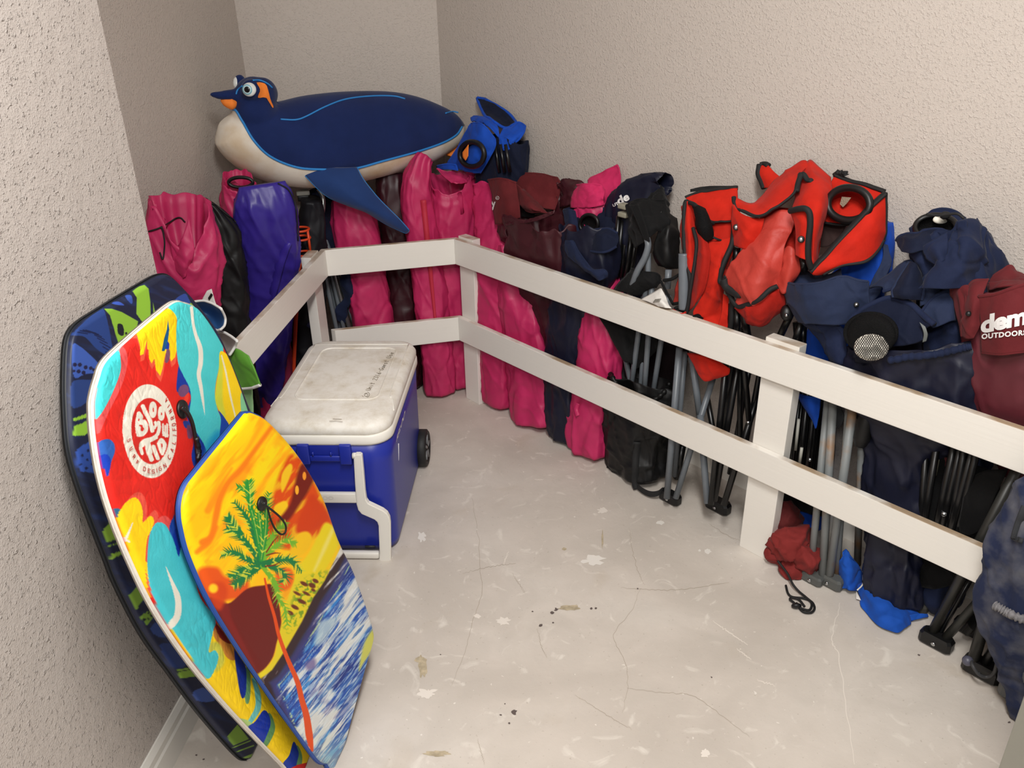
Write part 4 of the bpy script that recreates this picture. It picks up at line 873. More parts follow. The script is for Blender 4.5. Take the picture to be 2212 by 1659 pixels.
mk('latch_ledge', *box(P_[0]-fn*.004, a-P_[0], fn*.012, UP*.018, .003), m_blue, cool); mk('latch_plate', *box(P_[0]-fn*.004+UP*.018, a-P_[0], fn*.007, UP*.045, .002), m_blue, cool)
for xx in (510, 680): q = fp(xx, 535); mk('latch_rib', *box(q, cxv*.004, fn*.010, UP*.012), m_blue, cool)
bl = [(905, 520), (925, 503), (975, 503), (983, 520), (1000, 700), (1012, 860), (1024, 935), (1045, 965), (1180, 1030), (1220, 1062), (1242, 1105), (1250, 1160), (1255, 1525), (1145, 1525), (1150, 1440), (1140, 1180), (1128, 1145), (1100, 1120), (980, 1068), (948, 1030), (932, 970), (920, 800)]
pb = [fp(x, y, .004) for x, y in bl]
def arm(P):
    V, Fc = extrude(P, fn, .018); bm = bmesh.new(); vs = [bm.verts.new(v) for v in V]
    for f in Fc: bm.faces.new([vs[i] for i in f])
    bmesh.ops.recalc_face_normals(bm, faces=bm.faces); bm.normal_update()
    bmesh.ops.bevel(bm, geom=[e for e in bm.edges if e.calc_face_angle(0) > .9], offset=.003, segments=2, affect='EDGES'); bm.verts.index_update()
    r = np.array([v.co[:] for v in bm.verts]), [tuple(v.index for v in f.verts) for f in bm.faces]; bm.free(); return r
hdl = mk('pull_handle', *arm(pb), m_lid, cool, False); mk('pull_handle', *arm(mirror(pb)[::-1]), m_lid, cool, False)
a, b = fp(930, 970, .006), fp(930, 882, .006); ml = mirror([a])[0]
bar = mk('handle_crossbar', *box(ml, a-ml, fn*.014, UP*((b-a)[2]), .003), m_lid, cool)
a = fp(1150, 1520, .004); ml = mirror([a])[0]; mk('handle_grip', *box(np.array([*ml[:2], .004]), (a-ml)*np.array([1, 1, 0]), fn*.018, UP*.022, .006), m_lid, cool)
mk('handle_pivot', *tube([fp(885, 545, .012), fp(930, 545, .012)], .009, 12), m_lid, cool)
mk('base_clip', *box(fp(1005, 1415, .0), cxv*.03, fn*.003, UP*.008), M('dark_plastic', (40, 40, 44), .5), cool)
V2, F2 = textmesh('IGLOO', .01); ctr = mirror([fp(660, 945, .02)])[0]*.5+fp(660, 945, .02)*.5; s_ = .020
mk('handle_lettering', np.array([fp(640, 960, .0208)+cxv*((x-2.1)*s_)+UP*(y*s_*.75) for x, y in V2]), F2, M('embossed_white', (214, 210, 202), .5), bar, False)['kind'] = 'stuff'
m_let = M('white_print', (232, 230, 228), .5, spec=.3)
surftext('side_lettering', [body], 'IGLOO', (855.2, 956), (5.9, -18.4), (2.5, -23), m_let, cool, .03, .002)
sribbon('side_mark', [body], [(860.5, 958), (861, 975), (861.5, 995)], [2.8, 2.0, .6], m_let, cool, 14, .002, .0006)
wm = M('wheel_rubber', (26, 26, 27), .6); wg = M('wheel_hub', (120, 122, 124), .4)
for sx in (x1-.012, x0-.026):
    c = cp(sx, y1-.062, .066)
    wh = mk('wheel', *lathe(c, cxv, [(.02, .0), (.058, .0), (.0655, .005), (.0655, .030), (.058, .036), (.05, .034), (.047, .028), (.02, .028), (.012, .034)], 40), wm, cool)
    for k in range(5):
        a = 2*math.pi*k/5; d = cyv*math.cos(a)+UP*math.sin(a); mk('wheel_spoke', *tube([c+cxv*.031+d*.012, c+cxv*.031+d*.046], .0055, 6), wg, wh)
# handwriting on the lid
lp = (cp(0, 0, zt), UP); zq = zm(540, 680, 5.183)
GH = {'U': [[(0, 1), (0, .2), (.3, 0), (.7, .1), (.8, 1)]], 'n': [[(0, .6), (0, 0)], [(0, .45), (.35, .6), (.6, .4), (.6, 0)]], 'i': [[(.3, .6), (.3, 0)], [(.3, .85), (.32, .9)]], 't': [[(.3, 1), (.3, .05), (.5, 0)], [(0, .62), (.6, .62)]], '2': [[(0, .8), (.4, 1), (.7, .75), (0, 0), (.8, 0)]],
      '3': [[(0, .95), (.5, 1), (.6, .75), (.25, .55), (.65, .3), (.4, 0), (0, .08)]], '1': [[(.3, 1), (.3, 0)]], '6': [[(.6, 1), (.1, .5), (.1, .1), (.5, 0), (.65, .3), (.4, .5), (.12, .35)]], '-': [[(.1, .5), (.6, .5)]], 'G': [[(.8, .85), (.4, 1), (0, .6), (.1, .1), (.5, 0), (.85, .4), (.45, .42)]], 'u': [[(0, .6), (.05, .1), (.35, 0), (.6, .2), (.6, .6), (.62, 0)]],
      'e': [[(.05, .3), (.55, .35), (.4, .6), (.1, .5), (.05, .15), (.3, 0), (.6, .1)]], 's': [[(.5, .55), (.15, .6), (.1, .38), (.5, .25), (.4, 0), (.05, .05)]]}
out = []; s = 'Unit 2316-Guest Use'; A0, A1 = np.array(zq(1345, 845)), np.array(zq(1618, 415)); up_ = np.array([-9.5, -1.])
for k, ch in enumerate(s):
    if ch == ' ': continue
    o = A0+(A1-A0)*k/len(s); ex = (A1-A0)/len(s)*.95
    for l in GH[ch]: out.append([tuple(o+ex*x+up_*y) for x, y in l])
mk('lid_handwriting', *strokes(lp, out, .95, .0009), M('faded_ink', (160, 148, 130), .6), lid, False)['kind'] = 'stuff'
sm_ = [[zq(1300+38*math.cos(a), 892+30*math.sin(a)) for a in np.linspace(-1.2, 1.4, 10)], [zq(1300+20*math.cos(a), 895+18*math.sin(a)) for a in np.linspace(0, 6.3, 12)], [zq(1255, 905), zq(1270, 915)], [zq(1290, 890), zq(1310, 880)]]
mk('lid_drawing', *strokes(lp, sm_, .9, .0009), MATS['faded_ink'], lid, False)['kind'] = 'stuff'
mk('lid_scratch', *strokes(lp, [[zq(890, 1190), zq(960, 1185), zq(1035, 1195)], [zq(930, 1165), zq(1025, 1168)]], .8, .0009), MATS['faded_ink'], lid, False)['kind'] = 'stuff'
# ================================================================== folded water toy behind the boards
wt = thing('water_toy', 'folded blue, grey and green water toy with white edging wedged behind the bodyboards', 'water toy', FY(495, 770, 1.93)*np.array([1, 1, 0])+UP*.45)
m_wedge = M('white_binding', (224, 222, 218), .6)
fy = lambda x, y, o: FY(x, y, o)
o1, g1 = patch('blue_panel', grid3(fy, ID, [[(408, 653, 1.98), (445, 650, 1.97), (478, 666, 1.93)], [(425, 672, 2.01), (458, 676, 2.01), (487, 686, 1.95)], [(440, 690, 1.99), (468, 705, 1.98), (486, 703, 1.94)], [(452, 704, 1.95), (466, 714, 1.93), (478, 712, 1.92)]]), NY('toy_blue', (52, 96, 152), .4), wt, 20, 20, .004, .002, label='blue panel with white edge')
hem('edging', g1, 'rtb', .0032, m_wedge, wt)
o1, g1 = patch('grey_panel', grid3(fy, ID, [[(448, 722, 1.96), (482, 717, 1.95), (513, 736, 1.90)], [(462, 742, 1.97), (488, 745, 1.97), (509, 748, 1.91)], [(470, 770, 1.94), (486, 772, 1.93), (496, 768, 1.90)]]), NY('toy_grey', (172, 164, 162), .35), wt, 18, 18, .004, .002, label='grey panel with white edge')
hem('edging', g1, 'tr', .0036, m_wedge, wt)
o1, g1 = patch('green_panel', grid3(fy, ID, [[(478, 776, 1.95), (506, 752, 1.92), (538, 768, 1.90)], [(492, 800, 1.93), (522, 786, 1.90), (550, 796, 1.88)], [(505, 838, 1.92), (540, 838, 1.89), (561, 832, 1.87)]]), NY('toy_green', (92, 152, 52), .45), wt, 22, 22, .004, .004, label='green panel with white hem')
hem('edging', g1, 'b', .0045, m_wedge, wt)
o1, g1 = patch('pale_panel', grid3(fy, ID, [[(505, 838, 1.93), (545, 840, 1.91)], [(520, 880, 1.93), (548, 905, 1.91)]]), NY('toy_pale', (150, 196, 140), .5), wt, 8, 8, .004, .002)
# ================================================================== plush penguin
def poff(x): return np.interp(x, [480, 1000], [.07, .35])
def fb(x, y, o=None): return FB(x, y, poff(x) if o is None else o)
def solid(meshes, vox, smooth=8):
    V, Fc, _ = joinm(*meshes); me = bpy.data.meshes.new('tmp'); me.from_pydata(V.tolist(), [], Fc); o = bpy.data.objects.new('tmp', me); COL.objects.link(o)
    r = o.modifiers.new('r', 'REMESH'); r.mode = 'VOXEL'; r.voxel_size = vox
    s = o.modifiers.new('s', 'SMOOTH'); s.iterations = smooth; s.factor = .6
    dg = bpy.context.evaluated_depsgraph_get(); dg.update(); m2 = bpy.data.meshes.new_from_object(o.evaluated_get(dg))
    V = np.array([v.co[:] for v in m2.vertices]); Fc = [tuple(p.vertices) for p in m2.polygons]
    bpy.data.objects.remove(o); bpy.data.meshes.remove(me); bpy.data.meshes.remove(m2); return V, Fc
def sphere(c, ax, ay, az, n=20, m=28):
    V = []; 
    for i in range(n+1):
        t = math.pi*i/n
        for j in range(m): p = 2*math.pi*j/m; V.append(c+ax*math.sin(t)*math.cos(p)+ay*math.sin(t)*math.sin(p)+az*math.cos(t))
    return np.array(V), [(i*m+j, (i+1)*m+j, (i+1)*m+(j+1) % m, i*m+(j+1) % m) for i in range(n) for j in range(m)]
st = [(484, 262, 14, .03), (491, 270, 44, .065), (506, 280, 58, .095), (530, 292, 69, .115), (570, 306, 80, .13), (620, 311, 90, .14), (680, 307, 97, .15), (760, 297, 95, .15), (850, 286, 84, .14), (920, 284, 67, .115), (965, 280, 46, .08), (990, 276, 28, .05), (1001, 273, 8, .02)]
xs = np.linspace(484, 1001, 46); sp = catmull(np.array([(s[0], s[1], s[2]) for s in st]), 300); hdp = np.interp(xs, [s[0] for s in st], [s[3] for s in st])
cy_, hh_ = np.interp(xs, sp[:, 0], sp[:, 1]), np.interp(xs, sp[:, 0], sp[:, 2])
Cn = np.array([fb(x, y) for x, y in zip(xs, cy_)]); T = np.gradient(Cn, axis=0); T /= np.linalg.norm(T, axis=1)[:, None]
a = np.linspace(0, 2*math.pi, 40, endpoint=False); V = []
for k in range(46):
    u_ = nz(_u-T[k]*(_u@T[k])); d_ = np.cross(T[k], u_); z = zdist(Cn[k])
    for t in a: V.append(Cn[k]+u_*math.cos(t)*hh_[k]*z/FPX+d_*math.sin(t)*hdp[k])
V = np.array(V); m = 40; Fc = [(i*m+j, i*m+(j+1) % m, (i+1)*m+(j+1) % m, (i+1)*m+j) for i in range(45) for j in range(m)]+[tuple(range(m-1, -1, -1)), tuple(45*m+j for j in range(m))]
pxm = lambda p, c: p*zdist(c)/FPX
hc = fb(553, 207, .085); nc = fb(552, 245, .085)
dB_ = nz(dB*1+nB*.35)
head = sphere(hc, _r*pxm(43, hc), _f*.078, _u*pxm(38, hc)); neck = sphere(nc, _r*pxm(47, nc), _f*.085, _u*pxm(48, nc))
crest = sphere(fb(572, 198, .085), _r*pxm(26, hc), _f*.07, _u*pxm(27, hc))
brow = sphere(fb(543, 192, .02), _r*pxm(21, hc), _f*.024, _u*pxm(21, hc)); brow2 = sphere(fb(518, 178, .14), _r*pxm(14, hc), _f*.02, _u*pxm(18, hc))
bk = tube(catmull([fb(520, 208, .07), fb(500, 206, .05), fb(475, 206, .04), fb(453, 203, .035)], 14), np.interp(np.linspace(0, 1, 14), [0, .35, .8, 1], [.031, .024, .0145, .0095]), 14, flat=.8)
bodyV, bodyF = solid([(V, Fc), head, neck, crest, brow, brow2, bk], .006, 9)
pg = thing('plush_penguin', 'navy plush penguin toy with white belly lying across the tops of the pink bags', 'plush toy', fb(680, 405))
seam = np.array([(400, 238), (500, 237), (509, 238), (524, 262), (548, 303), (584, 338), (640, 361), (700, 366), (765, 364), (830, 347), (900, 328), (955, 309), (985, 293), (1000, 276), (1100, 276)])
fc = np.array([np.mean(bodyV[list(f)], 0) for f in bodyF]); z = (fc-EYE)@_f; fx = CX+FPX*((fc-EYE)@_r)/z; fyy = CY-FPX*((fc-EYE)@_u)/z
SEAM = [(500, 236), (510, 239), (524, 262), (548, 303), (584, 338), (640, 361), (700, 366), (765, 364), (830, 347), (900, 328), (955, 309), (985, 292), (998, 274)]
sc_ = catmull(np.array([(*p, 0) for p in SEAM]), 160); seam = np.concatenate([[(400, 238)], sc_[:, :2], [(1100, 274)]])
bel = fyy > np.interp(fx, seam[:, 0], seam[:, 1])-.6
m_pnavy = M('plush_navy', (27, 41, 86), .9, spec=.1, var=.16, vscale=7, bump=.35, bscale=420, bdist=.0014, sheen=.12)
m_pbel = M('plush_white', (226, 214, 196), .85, spec=.2, var=.10, vscale=7, bump=.3, bscale=420, bdist=.0012)
nt = m_pbel.node_tree; rr = [n for n in nt.nodes if n.type == 'VALTORGB'][0]; rr.color_ramp.elements[0].color = (*lin((230, 222, 208)), 1); rr.color_ramp.elements[1].color = (*lin((206, 178, 138)), 1); rr.color_ramp.elements[0].position = .5; rr.color_ramp.elements[1].position = .78
m_cyan = M('blue_piping', (38, 128, 200), .6); m_org = M('plush_orange', (246, 134, 46), .8, bump=.2, bscale=300, bdist=.001)
def sub(sel):
    idx = {}; F2 = []
    for f, s in zip(bodyF, sel):
        if s: F2.append(tuple(idx.setdefault(i, len(idx)) for i in f))
    return bodyV[list(idx.keys())], F2
pb_ = mk('body', *sub(~bel), m_pnavy, pg); pw_ = mk('belly', *sub(bel), m_pbel, pg); both = [pb_, pw_]
piping('piping', both, SEAM, .0042, m_cyan, pg, 160, .001, 1)
piping('piping', both, [(606, 258), (640, 259), (665, 250), (700, 232), (745, 215), (800, 208), (850, 208), (875, 214)], .0028, m_cyan, pg, 50)
piping('piping', both, [(962, 245), (978, 241), (990, 243)], .0026, m_cyan, pg, 12); piping('piping', both, [(510, 204), (514, 194), (524, 186)], .0026, m_cyan, pg, 14); piping('piping', both, [(546, 174), (562, 174), (578, 181), (588, 190)], .0026, m_cyan, pg, 20)
# flipper
m_fl = M('plush_flipper', (28, 54, 104), .85, spec=.2, var=.12, vscale=9, bump=.25, bscale=420, bdist=.0012, sheen=.2)
ffb = lambda x, y, o: FB(x, y, o)
fl, gf = patch('flipper', grid3(ffb, ID, [[(640, 358, .06), (705, 362, .05), (770, 362, .06)], [(668, 388, .035), (725, 392, .015), (783, 386, .035)], [(700, 419, .02), (755, 418, .0), (803, 412, .02)], [(734, 437, .02), (785, 440, .0), (822, 434, .02)], [(790, 457, .03), (824, 462, .015), (848, 460, .03)], [(836, 484, .04), (856, 484, .035), (869, 481, .04)], [(876, 503, .05), (880, 501, .05), (883, 497, .05)]]), m_fl, pg, 26, 44, .006, .003, 7., 3, .02)
hem('piping', gf, 'lrb', .0032, m_cyan, pg)
# face
ec = fb(538.5, 193.5, -.002); er = pxm(15, ec); eye = mk('eye', *sphere(ec, _r*er, _f*er*.6, _u*er), M('eye_white', (226, 228, 224), .25), pg)
def disc(c, n, r, mat, name, par, h=.0015): n = nz(n); return mk(name, *lathe(c, n, [(r, 0), (r, h*.5), (r*.8, h)], 28), mat, par)
ed_ = nz(nz(EYE-ec)*1.0-_r*.25); 
disc(ec+ed_*er*.62-_r*.003, ed_, er*.70, M('iris_ring', (120, 178, 196), .3), 'iris', eye); disc(ec+ed_*er*.67-_r*.003, ed_, er*.56, M('iris', (196, 222, 226), .3), 'iris', eye); disc(ec+ed_*er*.71-_r*.003, ed_, er*.42, M('pupil', (10, 10, 14), .2), 'pupil', eye)
ec2 = fb(511.5, 179, .135); e2 = mk('eye', *sphere(ec2, _r*er*.55, _f*er*.6, _u*er*.9), MATS['eye_white'], pg); disc(ec2-_r*er*.50, nz(-_r+.35*nz(EYE-ec2)), er*.38, MATS['pupil'], 'pupil', e2)
mk('lower_beak', *tube(catmull([fb(512, 220, .05), fb(500, 223, .045), fb(486, 219, .045), fb(477, 216, .045)], 14), np.interp(np.linspace(0, 1, 14), [0, .3, .7, 1], [.010, .021, .014, .004]), 14), m_org, pg)
def decal(name, os_, poly, mat, parent, lift=.003, n=26):
    """a thin shaped piece lying on the surface, outline in px"""
    P = np.array(poly, float); c = P.mean(0); V = []; Fc = []; R_ = catclosed(np.c_[P, np.zeros(len(P))], n)[:, :2]; ks = (0, .35, .7, 1.)
    for k in ks:
        for p in R_: q = c+(p-c)*k; h = hit(os_, q[0], q[1], lift); V.append(h if h is not None else EYE+ray(*q)*zdist(V[-1]))
    for i in range(len(ks)-1):
        for j in range(n): Fc.append((i*n+j, i*n+(j+1) % n, (i+1)*n+(j+1) % n, (i+1)*n+j))
    return mk(name, V, Fc, mat, parent)
decal('cheek_patch', both, [(554, 179), (566, 179), (575, 184), (580, 200), (584, 216), (590, 230), (588, 233), (583, 224), (578, 214), (570, 210), (558, 211), (557, 206), (561, 196), (559, 188)], m_org, pg)
patch('foot', grid3(lambda x, y, o: FB(x, y, o), ID, [[(950, 315, .30), (968, 300, .31), (992, 303, .33)], [(955, 325, .30), (975, 322, .31), (998, 326, .33)], [(968, 336, .30), (985, 342, .31), (1008, 350, .33)]]), m_org, pg, 14, 14, .012, .001, label='orange foot')
# ================================================================== bagged folding chairs: shared pieces
Z2, Z3, Z4, Z5, Z6, Z7 = (zm(*q, 3.95) for q in ((740, 180), (300, 380), (840, 330), (1200, 370), (1440, 330), (1652, 420)))
Z8, Z9, Z10, Z11, Z12 = (zm(*q, 3.95) for q in ((840, 560), (1150, 620), (1300, 800), (1652, 800), (1652, 1100)))
Z13, Z14, ZL = zm(1900, 1000, 5.03), zm(1900, 1250, 4.058), zm(560, 520, 5.027)
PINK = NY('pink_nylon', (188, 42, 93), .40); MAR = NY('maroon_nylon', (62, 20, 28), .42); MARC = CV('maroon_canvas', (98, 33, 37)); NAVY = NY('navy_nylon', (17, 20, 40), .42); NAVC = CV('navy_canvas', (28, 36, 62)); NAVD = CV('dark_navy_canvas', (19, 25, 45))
PURP = NY('purple_nylon', (52, 38, 134), .30); BLK = NY('black_nylon', (11, 11, 12), .42); BLKC = CV('black_canvas', (19, 19, 20)); BLUC = CV('blue_canvas', (24, 74, 178)); PNKC = CV('pink_canvas', (194, 43, 92))
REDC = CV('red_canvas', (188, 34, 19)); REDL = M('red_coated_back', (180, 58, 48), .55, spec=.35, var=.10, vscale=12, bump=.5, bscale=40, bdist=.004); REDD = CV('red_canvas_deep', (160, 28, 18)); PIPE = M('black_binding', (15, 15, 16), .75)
GREY = M('grey_tube', (104, 110, 116), .38, spec=.5, var=.08, vscale=20); BTUB = M('black_tube', (12, 12, 13), .32, spec=.55, var=.2, vscale=40); RUST = M('rusty_tube', (134, 138, 138), .5, var=.0); MESH = M('black_mesh', (10, 10, 11), .8, spec=.2, bump=1., bscale=420, bdist=.003)
nt = RUST.node_tree; tc = nt.nodes.new('ShaderNodeTexCoord'); n_ = nt.nodes.new('ShaderNodeTexNoise'); n_.inputs['Scale'].default_value = 9; n_.inputs['Detail'].default_value = 6; nt.links.new(tc.outputs['Object'], n_.inputs['Vector'])
r_ = nt.nodes.new('ShaderNodeValToRGB'); e = r_.color_ramp.elements; e[0].position = .52; e[0].color = (*lin((126, 130, 130)), 1); e[1].position = .68; e[1].color = (*lin((140, 96, 44)), 1); nt.links.new(n_.outputs['Fac'], r_.inputs['Fac']); nt.links.new(r_.outputs[0], nt.nodes['Principled BSDF'].inputs['Base Color'])
WHITEC = M('white_cloth', (236, 230, 216), .7, bump=.4, bscale=90, bdist=.002); PAPER = M('paper_label', (226, 222, 216), .6); RIV = M('steel_rivet', (190, 192, 194), .25, metal=1.)
def cbag(label, fr, pts, mat, dep, seed, group=None, name='chair_bag', **kw):
    V, Fc, C = bag(fr, pts, mat, dep, seed, **kw); root = thing(name, label, 'chair bag', np.array([*C[0][:2], 0.]), group)
    return root, mk('bag_body', V, Fc, mat, root)
def cordon(root, os_, pts, rpx=.0022, mat=None, n=40, lift=.004, name='drawcord'):
    P = smooth_path(surf_path(os_, pts, n, lift), 3); return mk(name, *tube(P, rpx, 7), mat or m_bk_soft, root)
def rod(root, fr, pts, r, mat, name='leg', zf=ID, n=None, seg=12):
    P = np.array([fr(*zf(p[0], p[1]), p[2]) for p in pts]); 
    if len(P) > 2: P = catmull(P, n or 10*len(P))
    return mk(name, *tube(P, r, seg), mat, root)
def torus(root, fr, zf, cx, cy, off, rx, ry, rad, mat, name='cup_ring', n=36, doff=0., flat=1.):
    P = np.array([fr(*zf(cx+rx*math.cos(t), cy+ry*math.sin(t)), off+doff*math.sin(t)) for t in np.linspace(0, 2*math.pi, n, endpoint=False)])
    return mk(name, *tube(P, rad, 8, closed=True, flat=flat), mat, root)
def cupdisc(root, fr, zf, cx, cy, off, rx, ry, depth, mat, name='cup_pocket', sag=(0, 0)):
    V = []; n = 30
    for k, f in enumerate((1, .98, .92, .75, .4, .05)):
        for t in np.linspace(0, 2*math.pi, n, endpoint=False): V.append(fr(*zf(cx+sag[0]*k/5+f*rx*math.cos(t), cy+sag[1]*k/5+f*ry*math.sin(t)), off+depth*[0, .35, .7, .95, 1., 1.][k]))
    return mk(name, V, [(i*n+j, i*n+(j+1) % n, (i+1)*n+(j+1) % n, (i+1)*n+j) for i in range(5) for j in range(n)], mat, root)
def snap(root, os_, x, y, r=.006):
    h = hit(os_, x, y, .004)
    if h is None: return
    d = nz(EYE-h); s = mk('snap_button', *lathe(h, d, [(r*1.55, 0), (r*1.5, .0015), (r, .002)], 20), m_black, root); mk('snap_stud', *lathe(h+d*.002, d, [(r, 0), (r*.9, .0015), (r*.3, .002)], 18), RIV, s)
def foot(root, P, axis=None, s=1., mat=None):
    P = np.array(P, float); a = nz(np.array([*(axis if axis is not None else -dR)[:2], 0.])); b = np.array([-a[1], a[0], 0]); L, w, h = .040*s, .018*s, .040*s
    prof = [(-L, -w*.6), (-L*.8, -w), (L*.8, -w), (L, -w*.6), (L, w*.6), (L*.8, w), (-L*.8, w), (-L, w*.6)]
    V = [np.array([*(P+a*x*k+b*y*k)[:2], z]) for z, k in ((.003, .82), (.008, 1), (h*.8, 1), (h, .86)) for x, y in prof]; m = 8
    Fc = [(i*m+j, i*m+(j+1) % m, (i+1)*m+(j+1) % m, (i+1)*m+j) for i in range(3) for j in range(m)]+[tuple(range(7, -1, -1)), tuple(24+j for j in range(8))]
    f = mk('foot_cap', V, Fc, mat or m_black, root, False); mk('foot_rivet', *lathe(P+b*-w*1.02*np.sign(b@(P-EYE))*np.array([1, 1, 0])+UP*h*.45-UP*P[2], -b*np.sign(b@(P-EYE)), [(.006, 0), (.005, .002), (.001, .003)], 12), RIV, f)
    return f
fY = lambda x, y, o: FY(x, y, o)
G1 = 'bagged folding chairs in the alcove at left'; G2 = 'bagged folding chairs along the back'; G3 = 'bagged folding chairs along the right wall'
# ------------------------------------------------------------------ alcove at left
r, b = cbag('crumpled pink chair bag with open mouth and black cord, leftmost beside the wall', fY, [(412, 720, 2.30, 112), (402, 640, 2.32, 128), (396, 560, 2.33, 150), (392, 490, 2.34, 154), (386, 434, 2.35, 116)], PINK, .085, 1, G1, rim=.012, amp=1.35, indepth=.16, pleat=.003, tilt=-.015, notch=(4.6, 1.0, .13))
cordon(r, b, [(322, 500), (350, 490), (385, 470), (400, 480)]); cordon(r, b, [(350, 490), (356, 520), (352, 560), (345, 545)], n=30)
o, g = patch('inner_fold', grid3(fY, ID, [[(332, 480, 2.30), (350, 470, 2.30), (352, 490, 2.29)], [(328, 520, 2.29), (352, 510, 2.27), (360, 540, 2.28)], [(335, 570, 2.29), (356, 600, 2.26), (374, 600, 2.27)], [(350, 620, 2.28), (372, 660, 2.25), (396, 650, 2.26)]]), PINK, r, 18, 26, .003, .008, 16, 4)
o, g = patch('inner_fold', grid3(fY, ID, [[(372, 540, 2.27), (390, 520, 2.25), (408, 470, 2.28)], [(370, 570, 2.26), (396, 570, 2.23), (420, 540, 2.25)], [(388, 610, 2.26), (398, 600, 2.24), (412, 580, 2.25)]]), PINK, r, 18, 18, .003, .006, 16, 9)
o, g = patch('care_label', grid3(fY, ID, [[(447, 628, 2.22), (457, 624, 2.22)], [(436, 652, 2.22), (466, 655, 2.22)], [(452, 665, 2.22), (473, 668, 2.22)]]), PAPER, r, 8, 8, .001, .001, label='white paper label')
mk('label_print', [fY(449, 644, 2.215), fY(456, 633, 2.215), fY(460, 637, 2.215), fY(452, 649, 2.215)], [(0, 1, 2, 3)], m_black, o, False)
r, b = cbag('black drawstring chair bag standing between the leftmost pink and the purple bag', fY, [(500, 740, 2.56, 78), (494, 640, 2.58, 84), (482, 560, 2.59, 92), (473, 505, 2.6, 88), (458, 462, 2.61, 50), (448, 444, 2.62, 16)], BLK, .065, 2, G1, top='closed', pleat=.006)
cordon(r, b, [(445, 443), (462, 442), (480, 456), (500, 472), (510, 480)], .0022); mk('cord_toggle', *lathe(fY(444, 443, 2.58), _u, [(.004, 0), (.009, .004), (.009, .018), (.005, .022)], 14), m_black, r)
r, b = cbag('pink chair bag with a black ring showing in its mouth, behind the purple bag', fY, [(530, 640, 2.79, 70), (524, 540, 2.79, 74), (518, 460, 2.79, 74), (516, 410, 2.80, 70), (516, 388, 2.80, 60)], PINK, .07, 3, G1, rim=.02, tilt=-.015)
torus(r, fY, ID, 520, 394, 2.75, 26, 11, .006, m_black, 'cup_ring'); 
o, g = patch('fold_flap', grid3(fY, ID, [[(483, 398, 2.80), (498, 384, 2.80), (517, 400, 2.78)], [(474, 430, 2.79), (492, 425, 2.77), (515, 440, 2.76)], [(484, 465, 2.78), (500, 480, 2.76), (512, 480, 2.75)]]), PINK, r, 18, 18, .003, .008, 14, 12)
r, b = cbag('tall shiny purple chair bag leaning in the left alcove behind the railing', fY, [(550, 930, 2.78, 96, .06), (556, 800, 2.78, 108, .065), (566, 700, 2.78, 124, .07), (572, 600, 2.76, 136, .07), (576, 500, 2.72, 138, .07), (573, 440, 2.70, 132, .055), (568, 408, 2.69, 112, .026), (566, 398, 2.69, 96, .012)], PURP, .07, 24, G1, top='closed', amp=1.15)
sribbon('strap', [b], [(625, 523), (612, 545), (600, 580), (592, 620), (584, 660)], [12, 20, 22, 18, 8], PURP, r, 30, .008, .003)
cordon(r, b, [(600, 396), (622, 410), (636, 440), (641, 480), (643, 520)], .0024)
r, b = cbag('dull pink chair bag seen low under the left rail beside the purple bag', fY, [(613, 850, 2.86, 46), (606, 760, 2.87, 44), (600, 690, 2.88, 44), (598, 640, 2.9, 40)], NY('dusty_pink_nylon', (140, 40, 72), .45), .05, 5, G1, top='closed')
o, g = patch('bag_label', grid3(fY, ID, [[(631, 573, 2.74), (643, 571, 2.74)], [(628, 588, 2.74), (640, 590, 2.74)], [(620, 610, 2.74), (632, 612, 2.74)]]), PAPER, r, 6, 8, .001, .001, label='white paper label')
r, b = cbag('black chair bag in the rear left corner behind the orange stake', fY, [(660, 800, 3.0, 76), (662, 720, 3.0, 80), (666, 640, 3.0, 76), (670, 560, 3.01, 66), (674, 470, 3.02, 56), (672, 430, 3.02, 40)], NY('ink_nylon', (14, 15, 22), .5), .06, 6, G1, top='closed')
sribbon('strap', [b], [(664, 700), (676, 708), (690, 720), (697, 730)], 10, NY('navy_strap', (34, 40, 76), .5), r, 14, .02, .003)
# orange drink holder on a stake
ORG = M('orange_wire', (224, 74, 34), .4); yS = 2.88
st_ = thing('drink_holder_stake', 'orange metal drink holder on a long stake behind the left rail', 'drink holder', np.array([*FY(633, 830, yS)[:2], 0.]))
P0 = FY(633, 830, yS); base_ = np.array([P0[0]-.004, P0[1]-.01, .004])
mk('stake', *tube([base_, P0, FY(639, 690, yS), FY(648, 558, yS)], .0075, 10), ORG, st_)
cc = FY(658, 549, yS+.03); rr_ = .033
for k, zz in enumerate((.0, .060, .092)):
    mk('hoop', *tube([cc+np.array([rr_*math.cos(t)-.006, rr_*math.sin(t), zz+(.0 if k else .002)]) for t in np.linspace(0, 2*math.pi, 28, endpoint=False)], .0042, 8, closed=True), ORG, st_)
for t in (-.35, 2.2, 4.2): mk('upright', *tube([cc+np.array([rr_*math.cos(t)-.006, rr_*math.sin(t), zz]) for zz in (0, .092)], .0046, 8), ORG, st_)
